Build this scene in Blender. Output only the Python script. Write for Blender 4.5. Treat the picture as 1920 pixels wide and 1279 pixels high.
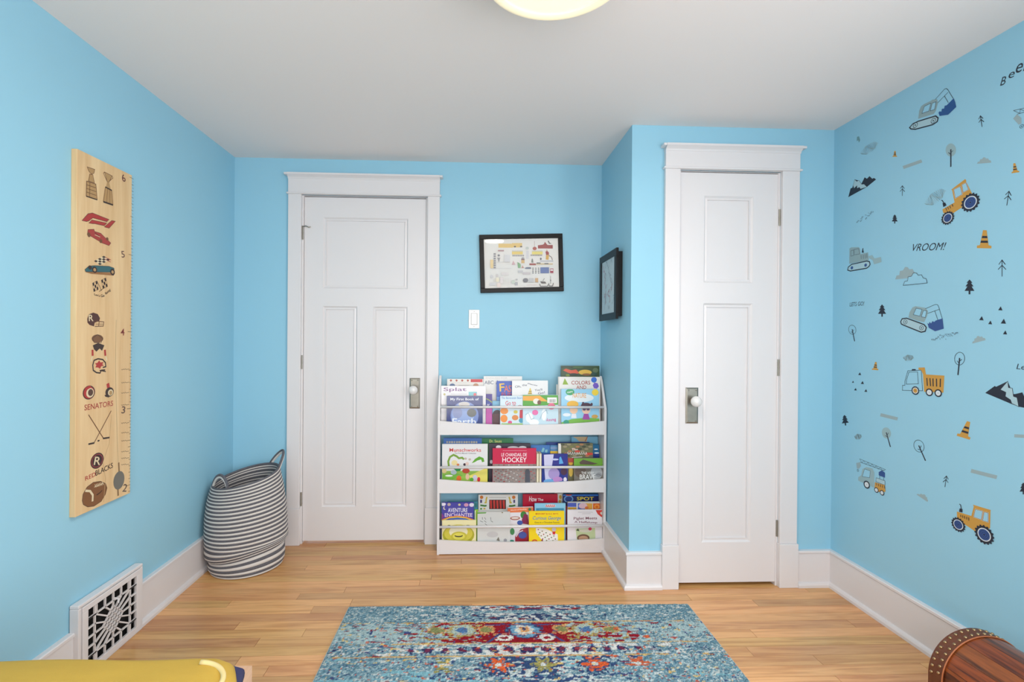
import bpy, bmesh, math, random
from mathutils import Vector, Matrix
random.seed(11)
for o in list(bpy.data.objects): bpy.data.objects.remove(o, do_unlink=True)
scn = bpy.context.scene
COL = scn.collection
# ---------------------------------------------------------------- camera
XL, XR, DB, DC, XC, H = -1.3767, 1.7834, 2.8954, 2.3444, .7727, 2.247     # room: left, right, back, closet front, closet side, height
YF = -0.95                                                               # wall behind the camera
cam_d = bpy.data.cameras.new('camera'); cam = bpy.data.objects.new('camera', cam_d); COL.objects.link(cam)
cam_d.sensor_width = 36; cam_d.lens = 916.99 / 1920 * 36
cam_d.shift_x = (960 - 921.58) / 1920; cam_d.shift_y = (640.66 - 639.5) / 1920
cam_d.clip_start = .02
RM = ((0.99912, -0.04137, 0.0074), (0.04139, 0.99914, -0.002), (-0.00731, 0.0023, 0.99997))   # rows: right, forward, up
r, f, u = (Vector(v) for v in RM)
cam.matrix_world = Matrix(((r.x, u.x, -f.x, 0), (r.y, u.y, -f.y, 0), (r.z, u.z, -f.z, 1.195), (0, 0, 0, 1)))
scn.camera = cam
# ---------------------------------------------------------------- light
scn.view_settings.view_transform = 'Standard'; scn.view_settings.look = 'None'
scn.view_settings.gamma = 1; scn.view_settings.use_curve_mapping = False
scn.view_settings.exposure = 0.0
wld = bpy.data.worlds.new('sky'); scn.world = wld; wld.use_nodes = True
bg = wld.node_tree.nodes['Background']; bg.inputs[0].default_value = (.92, .95, 1, 1); bg.inputs[1].default_value = 2.0
WX0, WX1, WZ0, WZ1 = -.85, 1.25, .55, 1.90                                 # window opening in the wall behind the camera
def area_light(name, loc, rot, sx, sy, power, color):
    d = bpy.data.lights.new(name, 'AREA'); d.shape = 'RECTANGLE'; d.size = sx; d.size_y = sy; d.energy = power; d.color = color
    o = bpy.data.objects.new(name, d); o.location = loc; o.rotation_euler = rot; COL.objects.link(o); return o
area_light('window_daylight', ((WX0 + WX1) / 2, YF - .02, (WZ0 + WZ1) / 2), (math.pi / 2, 0, 0), WX1 - WX0, WZ1 - WZ0, 37, (1, .945, .925))
VY0, VY1, VZ0, VZ1 = -.70, .50, .75, 1.95                                   # unseen window added for fill light, right wall behind the trunk
area_light('side_window_fill', (XR + .02, (VY0 + VY1) / 2, (VZ0 + VZ1) / 2), (math.pi / 2, 0, math.pi / 2), VY1 - VY0, VZ1 - VZ0, 31, (1, .945, .925))  # fill light in the added side window, evens out the left wall
# ---------------------------------------------------------------- materials
def lin(c):
    return tuple((v / 12.92 if v <= .04045 else ((v + .055) / 1.055) ** 2.4) for v in (x / 255 for x in c))
MATS = {}
def mat(name, color=(200, 200, 200), rough=.5, metal=0, bump=None, spec=.5, coat=0, noise=None):
    """plain procedural paint; bump=(scale, strength); noise=(scale, amount, stretch) varies the colour"""
    if name in MATS: return MATS[name]
    m = bpy.data.materials.new(name); m.use_nodes = True; nt = m.node_tree; b = nt.nodes['Principled BSDF']
    c = lin(color) + (1,)
    b.inputs['Base Color'].default_value = c; b.inputs['Roughness'].default_value = rough; b.inputs['Metallic'].default_value = metal
    b.inputs['Specular IOR Level'].default_value = spec; b.inputs['Coat Weight'].default_value = coat
    tc = nt.nodes.new('ShaderNodeTexCoord')
    if noise:
        mp = nt.nodes.new('ShaderNodeMapping'); mp.inputs['Scale'].default_value = noise[2]; nt.links.new(tc.outputs['Object'], mp.inputs[0])
        n = nt.nodes.new('ShaderNodeTexNoise'); n.inputs['Scale'].default_value = noise[0]; n.inputs['Detail'].default_value = 5
        nt.links.new(mp.outputs[0], n.inputs['Vector'])
        mx = nt.nodes.new('ShaderNodeMix'); mx.data_type = 'RGBA'
        mx.inputs[6].default_value = tuple(v * (1 - noise[1]) for v in c[:3]) + (1,); mx.inputs[7].default_value = tuple(min(1, v * (1 + noise[1])) for v in c[:3]) + (1,)
        nt.links.new(n.outputs['Fac'], mx.inputs[0]); nt.links.new(mx.outputs[2], b.inputs['Base Color'])
    if bump:
        n2 = nt.nodes.new('ShaderNodeTexNoise'); n2.inputs['Scale'].default_value = bump[0]; n2.inputs['Detail'].default_value = 3
        nt.links.new(tc.outputs['Object'], n2.inputs['Vector'])
        bp = nt.nodes.new('ShaderNodeBump'); bp.inputs['Strength'].default_value = bump[1]; bp.inputs['Distance'].default_value = .002
        nt.links.new(n2.outputs['Fac'], bp.inputs['Height']); nt.links.new(bp.outputs[0], b.inputs['Normal'])
    MATS[name] = m
    return m
def ink(c, gloss=.45):
    if c == 'wall': return M_WALL
    return mat('ink_%d_%d_%d_%d' % (c + (int(gloss * 100),)), c, gloss)
def wood(name, dark, light, axis='X', scale=1.0, rough=.35, random_tint=0.0, coat=0.0, ring=6.0, world=True):
    m = bpy.data.materials.new(name); m.use_nodes = True; nt = m.node_tree; L = nt.links.new; b = nt.nodes['Principled BSDF']
    src = nt.nodes.new('ShaderNodeNewGeometry').outputs['Position'] if world else nt.nodes.new('ShaderNodeTexCoord').outputs['Object']
    oi = nt.nodes.new('ShaderNodeObjectInfo')
    mul = nt.nodes.new('ShaderNodeMath'); mul.operation = 'MULTIPLY'; mul.inputs[1].default_value = 37.0; L(oi.outputs['Random'], mul.inputs[0])
    add = nt.nodes.new('ShaderNodeVectorMath'); add.operation = 'ADD'; L(src, add.inputs[0]); L(mul.outputs[0], add.inputs[1])
    st = {'X': (1.0, 14, 14), 'Y': (14, 1.0, 14), 'Z': (14, 14, 1.0)}[axis]
    mp = nt.nodes.new('ShaderNodeMapping'); mp.inputs['Scale'].default_value = tuple(v * scale for v in st); L(add.outputs[0], mp.inputs[0])
    n = nt.nodes.new('ShaderNodeTexNoise'); n.inputs['Scale'].default_value = 1.6; n.inputs['Detail'].default_value = 4; n.inputs['Distortion'].default_value = .8; L(mp.outputs[0], n.inputs['Vector'])
    sn = nt.nodes.new('ShaderNodeMath'); sn.operation = 'MULTIPLY'; sn.inputs[1].default_value = ring; L(n.outputs['Fac'], sn.inputs[0])
    fr = nt.nodes.new('ShaderNodeMath'); fr.operation = 'PINGPONG'; fr.inputs[1].default_value = 1.0; L(sn.outputs[0], fr.inputs[0])
    fine = nt.nodes.new('ShaderNodeTexNoise'); fine.inputs['Scale'].default_value = 9; fine.inputs['Detail'].default_value = 3; L(mp.outputs[0], fine.inputs['Vector'])
    mx0 = nt.nodes.new('ShaderNodeMix'); mx0.data_type = 'FLOAT'; mx0.inputs[0].default_value = .45; L(fr.outputs[0], mx0.inputs[2]); L(fine.outputs['Fac'], mx0.inputs[3])
    cr = nt.nodes.new('ShaderNodeValToRGB'); cr.color_ramp.elements[0].position = .12; cr.color_ramp.elements[1].position = .78
    cr.color_ramp.elements[0].color = lin(dark) + (1,); cr.color_ramp.elements[1].color = lin(light) + (1,); L(mx0.outputs[0], cr.inputs[0])
    hs = nt.nodes.new('ShaderNodeHueSaturation'); L(cr.outputs[0], hs.inputs['Color'])
    mr = nt.nodes.new('ShaderNodeMapRange'); mr.inputs[3].default_value = 1 - random_tint; mr.inputs[4].default_value = 1 + random_tint * .8; L(oi.outputs['Random'], mr.inputs[0])
    m2 = nt.nodes.new('ShaderNodeMath'); m2.operation = 'PINGPONG'; m2.inputs[1].default_value = .5; L(mul.outputs[0], m2.inputs[0])
    mh = nt.nodes.new('ShaderNodeMapRange'); mh.inputs[2].default_value = .5; mh.inputs[3].default_value = .5 - random_tint * .05; mh.inputs[4].default_value = .5 + random_tint * .035; L(m2.outputs[0], mh.inputs[0]); L(mh.outputs[0], hs.inputs['Hue'])
    L(mr.outputs[0], hs.inputs['Value']); L(hs.outputs[0], b.inputs['Base Color'])
    b.inputs['Roughness'].default_value = rough; b.inputs['Coat Weight'].default_value = coat; b.inputs['Coat Roughness'].default_value = .18
    bp = nt.nodes.new('ShaderNodeBump'); bp.inputs['Strength'].default_value = .12; bp.inputs['Distance'].default_value = .001; L(fine.outputs['Fac'], bp.inputs['Height']); L(bp.outputs[0], b.inputs['Normal'])
    MATS[name] = m
    return m
def glass_mat(name, rough=.02):
    m = bpy.data.materials.new(name); m.use_nodes = True; nt = m.node_tree; L = nt.links.new
    for n in list(nt.nodes): nt.nodes.remove(n)
    o = nt.nodes.new('ShaderNodeOutputMaterial'); t = nt.nodes.new('ShaderNodeBsdfTransparent'); g = nt.nodes.new('ShaderNodeBsdfGlossy'); g.inputs['Roughness'].default_value = rough
    lw = nt.nodes.new('ShaderNodeLayerWeight'); lw.inputs[0].default_value = .5; pw_ = nt.nodes.new('ShaderNodeMath'); pw_.operation = 'POWER'; pw_.inputs[1].default_value = 5
    fz = nt.nodes.new('ShaderNodeMath'); fz.operation = 'MULTIPLY_ADD'; fz.inputs[1].default_value = .96; fz.inputs[2].default_value = .02; mx = nt.nodes.new('ShaderNodeMixShader')
    L(lw.outputs['Facing'], pw_.inputs[0]); L(pw_.outputs[0], fz.inputs[0]); L(fz.outputs[0], mx.inputs[0]); L(t.outputs[0], mx.inputs[1]); L(g.outputs[0], mx.inputs[2]); L(mx.outputs[0], o.inputs[0]); MATS[name] = m
    return m
M_WALL = mat('wall_blue_paint', (151, 204, 226), .55, bump=(260, .06))
M_CEIL = mat('ceiling_paint', (240, 233, 230), .8, bump=(120, .05))
M_TRIM = mat('white_trim_paint', (226, 223, 224), .34, bump=(90, .03))
M_SHELF = mat('white_shelf_laminate', (226, 223, 224), .3)
M_NICKEL = mat('aged_nickel', (150, 146, 136), .36, metal=.85, noise=(18, .25, (1, 1, 1)))
M_BRASS = mat('dull_brass', (178, 150, 112), .28, metal=.9)
M_PORC = mat('white_porcelain', (226, 224, 222), .12, coat=.4)
M_BLACK = mat('black_frame_lacquer', (12, 11, 12), .42, spec=.25)
M_DARK = mat('unlit_depth_black', (16, 15, 15), .9)  # flat black standing in for unlit depth behind openings
M_GLASS = glass_mat('clear_glass')
M_FLOOR = wood('honey_oak_floor', (192, 134, 78), (224, 172, 112), 'X', 1.0, .30, .20, .25)
M_SUB = mat('floor_gap_brown', (92, 58, 34), .8)
M_CHART = wood('pale_pine_board', (212, 174, 124), (229, 199, 152), 'Z', .8, .5, 0, 0, 3.0)
M_CHEST = wood('red_brown_chest_wood', (50, 19, 8), (150, 76, 28), 'Y', 1.6, .30, .12, .15, 5.0)
M_BEDWOOD = wood('pale_bed_wood', (206, 160, 128), (226, 186, 152), 'Y', 1.0, .45, 0, 0, 4.0)
# ---------------------------------------------------------------- mesh helpers
def obj(name, mesh, mats=(), parent=None, loc=(0, 0, 0), rot=(0, 0, 0)):
    o = bpy.data.objects.new(name, mesh); COL.objects.link(o); o.location = loc; o.rotation_euler = rot
    if parent: o.parent = parent
    if mesh is not None:
        for m in (mats if isinstance(mats, (list, tuple)) else [mats]):
            if not mesh.materials or m.name not in [x.name for x in mesh.materials if x]: mesh.materials.append(m)
    return o
def tag(o, label, cat, group=None):
    o['label'] = label; o['category'] = cat
    if group: o['group'] = group
    return o
def struct(o, label=None):
    o['kind'] = 'structure'
    if label: o['label'] = label
    return o
class MB:
    def __init__(s): s.v = []; s.f = []; s.m = []; s.smooth = False
    def add(s, vs, fs, mi=0):
        k = len(s.v); s.v += [tuple(x) for x in vs]; s.f += [tuple(i + k for i in q) for q in fs]; s.m += [mi] * len(fs); return s
    def box(s, x0, x1, y0, y1, z0, z1, mi=0):
        return s.add([(x0, y0, z0), (x1, y0, z0), (x1, y1, z0), (x0, y1, z0), (x0, y0, z1), (x1, y0, z1), (x1, y1, z1), (x0, y1, z1)],
                     [(0, 3, 2, 1), (4, 5, 6, 7), (0, 1, 5, 4), (1, 2, 6, 5), (2, 3, 7, 6), (3, 0, 4, 7)], mi)
    def prism(s, poly, axis, a, b, mi=0):
        """poly of 2D points extruded along axis from a to b; 2D axes are the other two in x,y,z order"""
        def P(p, t): return {'x': (t, p[0], p[1]), 'y': (p[0], t, p[1]), 'z': (p[0], p[1], t)}[axis]
        n = len(poly); vs = [P(p, a) for p in poly] + [P(p, b) for p in poly]
        ar = sum(poly[i][0] * poly[(i + 1) % n][1] - poly[(i + 1) % n][0] * poly[i][1] for i in range(n))
        flip = (ar > 0) != (axis == 'y')
        fs = [tuple(range(n)), tuple(range(2 * n - 1, n - 1, -1))] + [(i, n + i, n + (i + 1) % n, (i + 1) % n) for i in range(n)]
        if flip: fs = [tuple(reversed(q)) for q in fs]
        if b < a: fs = [tuple(reversed(q)) for q in fs]
        return s.add(vs, fs, mi)
    def tube(s, pts, r, n=8, closed=False, mi=0, caps=True):
        pts = [Vector(p) for p in pts]; N = len(pts); k = len(s.v); up = None
        rr = r if isinstance(r, (list, tuple)) else [r] * N
        for i, p in enumerate(pts):
            a = pts[i - 1] if (closed or i) else p; b = pts[(i + 1) % N] if (closed or i < N - 1) else p
            t = (b - a).normalized()
            if up is None: up = Vector((0, 0, 1)) if abs(t.z) < .9 else Vector((1, 0, 0))
            x = up - t * up.dot(t)
            x.normalize(); up = x; y = t.cross(x)
            for j in range(n):
                q = 2 * math.pi * j / n; s.v.append(tuple(p + (x * math.cos(q) + y * math.sin(q)) * rr[i]))
        for i in range(N if closed else N - 1):
            for j in range(n):
                a = k + i * n + j; b = k + i * n + (j + 1) % n; c = k + ((i + 1) % N) * n + (j + 1) % n; d = k + ((i + 1) % N) * n + j
                s.f.append((a, b, c, d)); s.m.append(mi)
        if not closed and caps:
            s.f += [tuple(range(k + n - 1, k - 1, -1)), tuple(range(k + (N - 1) * n, k + N * n))]; s.m += [mi, mi]
        return s
    def lathe(s, prof, n=24, axis='z', c=(0, 0, 0), mi=0):
        """prof: (radius, height) pairs"""
        k = len(s.v)
        for R_, h in prof:
            for j in range(n):
                q = 2 * math.pi * j / n; a, b = R_ * math.cos(q), R_ * math.sin(q)
                p = {'z': (a, b, h), 'y': (a, h, b), 'x': (h, a, b)}[axis]; s.v.append((p[0] + c[0], p[1] + c[1], p[2] + c[2]))
        for i in range(len(prof) - 1):
            for j in range(n):
                q = (k + i * n + j, k + i * n + (j + 1) % n, k + (i + 1) * n + (j + 1) % n, k + (i + 1) * n + j)
                s.f.append(q if axis != 'y' else q[::-1]); s.m.append(mi)
        return s
    def mesh(s, name, smooth=False):
        m = bpy.data.meshes.new(name); m.from_pydata(s.v, [], s.f); m.polygons.foreach_set('material_index', s.m)
        if smooth: m.polygons.foreach_set('use_smooth', [True] * len(s.f))
        m.update(); return m
    def build(s, name, mats, parent=None, loc=(0, 0, 0), rot=(0, 0, 0), smooth=False, bevel=0, seg=2):
        m = s.mesh(name, smooth)
        for x in (mats if isinstance(mats, (list, tuple)) else [mats]): m.materials.append(x)
        o = obj(name, m, (), parent, loc, rot)
        if bevel:
            b = o.modifiers.new('bevel', 'BEVEL'); b.width = bevel; b.segments = seg; b.limit_method = 'ANGLE'
        return o
def box(name, m, x0, x1, y0, y1, z0, z1, parent=None, bevel=0, loc=(0, 0, 0), rot=(0, 0, 0)):
    return MB().box(x0, x1, y0, y1, z0, z1).build(name, m, parent, loc, rot, bevel=bevel)
def frame_box(mb, x0, x1, y0, y1, z0, z1, w, mi=0):
    """picture-frame ring of width w in the XZ plane"""
    mb.box(x0, x1, y0, y1, z0, z0 + w, mi); mb.box(x0, x1, y0, y1, z1 - w, z1, mi)
    mb.box(x0, x0 + w, y0, y1, z0 + w, z1 - w, mi); mb.box(x1 - w, x1, y0, y1, z0 + w, z1 - w, mi)
# ---- flat printing: shapes in a local (u, v) plane become one thin mesh, w is the distance off the surface
_txt = {}
def text_mesh(s, bold=0.0):
    if (s, bold) in _txt: return _txt[(s, bold)]
    cu = bpy.data.curves.new('lettering', 'FONT'); cu.body = s; cu.resolution_u = 3; cu.size = 1; cu.offset = bold
    o = bpy.data.objects.new('lettering', cu); COL.objects.link(o)
    dg = bpy.context.evaluated_depsgraph_get(); me = o.evaluated_get(dg).to_mesh()
    vs = [(v.co.x, v.co.y) for v in me.vertices]; fs = [tuple(p.vertices) for p in me.polygons]
    o.evaluated_get(dg).to_mesh_clear(); bpy.data.objects.remove(o); bpy.data.curves.remove(cu)
    x0, x1 = min(v[0] for v in vs), max(v[0] for v in vs); y0, y1 = min(v[1] for v in vs), max(v[1] for v in vs)
    _txt[(s, bold)] = ([((x - x0) / max(x1 - x0, 1e-6), (y - y0) / max(y1 - y0, 1e-6)) for x, y in vs], fs); return _txt[(s, bold)]
def clip_poly(p, R):
    def cut(p, ins, inter):
        o = []
        for i in range(len(p)):
            a, b = p[i - 1], p[i]
            if ins(b):
                if not ins(a): o.append(inter(a, b))
                o.append(b)
            elif ins(a): o.append(inter(a, b))
        return o
    def ix(x): return lambda a, b: (x, a[1] + (b[1] - a[1]) * (x - a[0]) / (b[0] - a[0]))
    def iy(y): return lambda a, b: (a[0] + (b[0] - a[0]) * (y - a[1]) / (b[1] - a[1]), y)
    for ins, it in ((lambda q: q[0] >= R[0], ix(R[0])), (lambda q: q[0] <= R[2], ix(R[2])), (lambda q: q[1] >= R[1], iy(R[1])), (lambda q: q[1] <= R[3], iy(R[3]))):
        if len(p) < 3: return []
        p = cut(p, ins, it)
    return p
def stroke(pts, w, closed):
    n = len(pts); L = []; R_ = []
    for i in range(n):
        a = pts[i - 1] if (closed or i) else pts[i]; b = pts[(i + 1) % n] if (closed or i < n - 1) else pts[i]
        p = pts[i]
        d1 = (p[0] - a[0], p[1] - a[1]); d2 = (b[0] - p[0], b[1] - p[1])
        def nn(d):
            l = math.hypot(*d); return (-d[1] / l, d[0] / l) if l > 1e-9 else None
        n1, n2 = nn(d1), nn(d2)
        if n1 is None: n1 = n2
        if n2 is None: n2 = n1
        if n1 is None: n1 = n2 = (0, 1)
        mx, my = n1[0] + n2[0], n1[1] + n2[1]; l = math.hypot(mx, my)
        if l < .3: mx, my, k = n1[0], n1[1], 1
        else: mx, my = mx / l, my / l; k = min(2.0, 1 / max(.4, mx * n1[0] + my * n1[1]))
        L.append((p[0] + mx * w / 2 * k, p[1] + my * w / 2 * k)); R_.append((p[0] - mx * w / 2 * k, p[1] - my * w / 2 * k))
    return [[R_[i], R_[(i + 1) % n], L[(i + 1) % n], L[i]] for i in range(n if closed else n - 1)]
def ell(cx, cy, rx, ry, n=22): return [(cx + rx * math.cos(2 * math.pi * i / n), cy + ry * math.sin(2 * math.pi * i / n)) for i in range(n)]
NAVY = (24, 31, 48)
def print_mesh(name, shapes, to3d, clip=None, step=.00006, base=.0002, gloss=.45, bold=.010):
    """to3d(u, v, w) -> local xyz.  Builds one mesh of all shapes, each a hair further off the surface than the last."""
    V = []; F = []; MI = []; mats = []; w = [base]
    def mi(c):
        m = ink(c, gloss)
        if m not in mats: mats.append(m)
        return mats.index(m)
    def poly(p, c, cl=True):
        if clip and cl: p = clip_poly(p, clip)
        if len(p) < 3: return
        a = sum(p[i - 1][0] * p[i][1] - p[i][0] * p[i - 1][1] for i in range(len(p)))
        if abs(a) < 1e-9: return
        if a < 0: p = p[::-1]
        k = len(V); V.extend(to3d(x, y, w[0]) for x, y in p); F.append(tuple(range(k, k + len(p)))); MI.append(mi(c))
    for s in shapes:
        t = s[0]
        if t == 'p': poly(list(s[2]), s[1])
        elif t == 'l':
            for q in stroke(s[3], s[2], False): poly(q, s[1])
        elif t == 'o':
            for q in stroke(s[3], s[2], True): poly(q, s[1])
        elif t == 'e': poly(ell(*s[2:6]), s[1])
        elif t == 'w':
            st, cx, cy, R_ = s[1:5]
            if st == 'ring':
                for q in stroke(ell(cx, cy, R_, R_, 16), R_ * .22, True): poly(q, NAVY)
                poly(ell(cx, cy, R_ * .3, R_ * .3, 10), NAVY)
            elif st == 'blue': poly(ell(cx, cy, R_, R_, 14), (44, 78, 140))
            else:
                pts = []
                if st in ('tractor', 'mustard'):
                    nt_ = 16
                    for i in range(nt_ * 4):
                        q = 2 * math.pi * i / (nt_ * 4); rr = R_ * (1.0 if i % 4 < 2 else .88); pts.append((cx + rr * math.cos(q), cy + rr * math.sin(q)))
                else: pts = ell(cx, cy, R_, R_)
                poly(pts, NAVY); w[0] += step
                poly(ell(cx, cy, R_ * .68, R_ * .68), (214, 222, 226)); w[0] += step
                if st == 'tractor':
                    poly(ell(cx, cy, R_ * .58, R_ * .58), (44, 78, 140)); w[0] += step
                    for k_ in (.42, .24):
                        for q in stroke(ell(cx, cy, R_ * k_, R_ * k_, 16), R_ * .05, True): poly(q, (26, 44, 84))
                elif st == 'mustard': poly(ell(cx, cy, R_ * .52, R_ * .52), (201, 150, 62))
                w[0] += step; poly(ell(cx, cy, R_ * .09, R_ * .09, 8), NAVY)
        elif t == 't':
            c, body, cx, cy, W_, H_, an = s[1:8]; sh = s[8] if len(s) > 8 else 0
            vs, fs = text_mesh(body, bold)
            k = len(V); ca, sa = math.cos(an), math.sin(an)
            for a, b in vs:
                px, py = (a - .5) * W_ + sh * (b - .5) * H_, (b - .5) * H_
                V.append(to3d(cx + px * ca - py * sa, cy + px * sa + py * ca, w[0]))
            m_ = mi(c)
            for q in fs: F.append(tuple(i + k for i in q)); MI.append(m_)
        w[0] += step
    m = bpy.data.meshes.new(name); m.from_pydata(V, [], F)
    for x in mats: m.materials.append(x)
    m.polygons.foreach_set('material_index', MI); m.update(); return m
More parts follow.
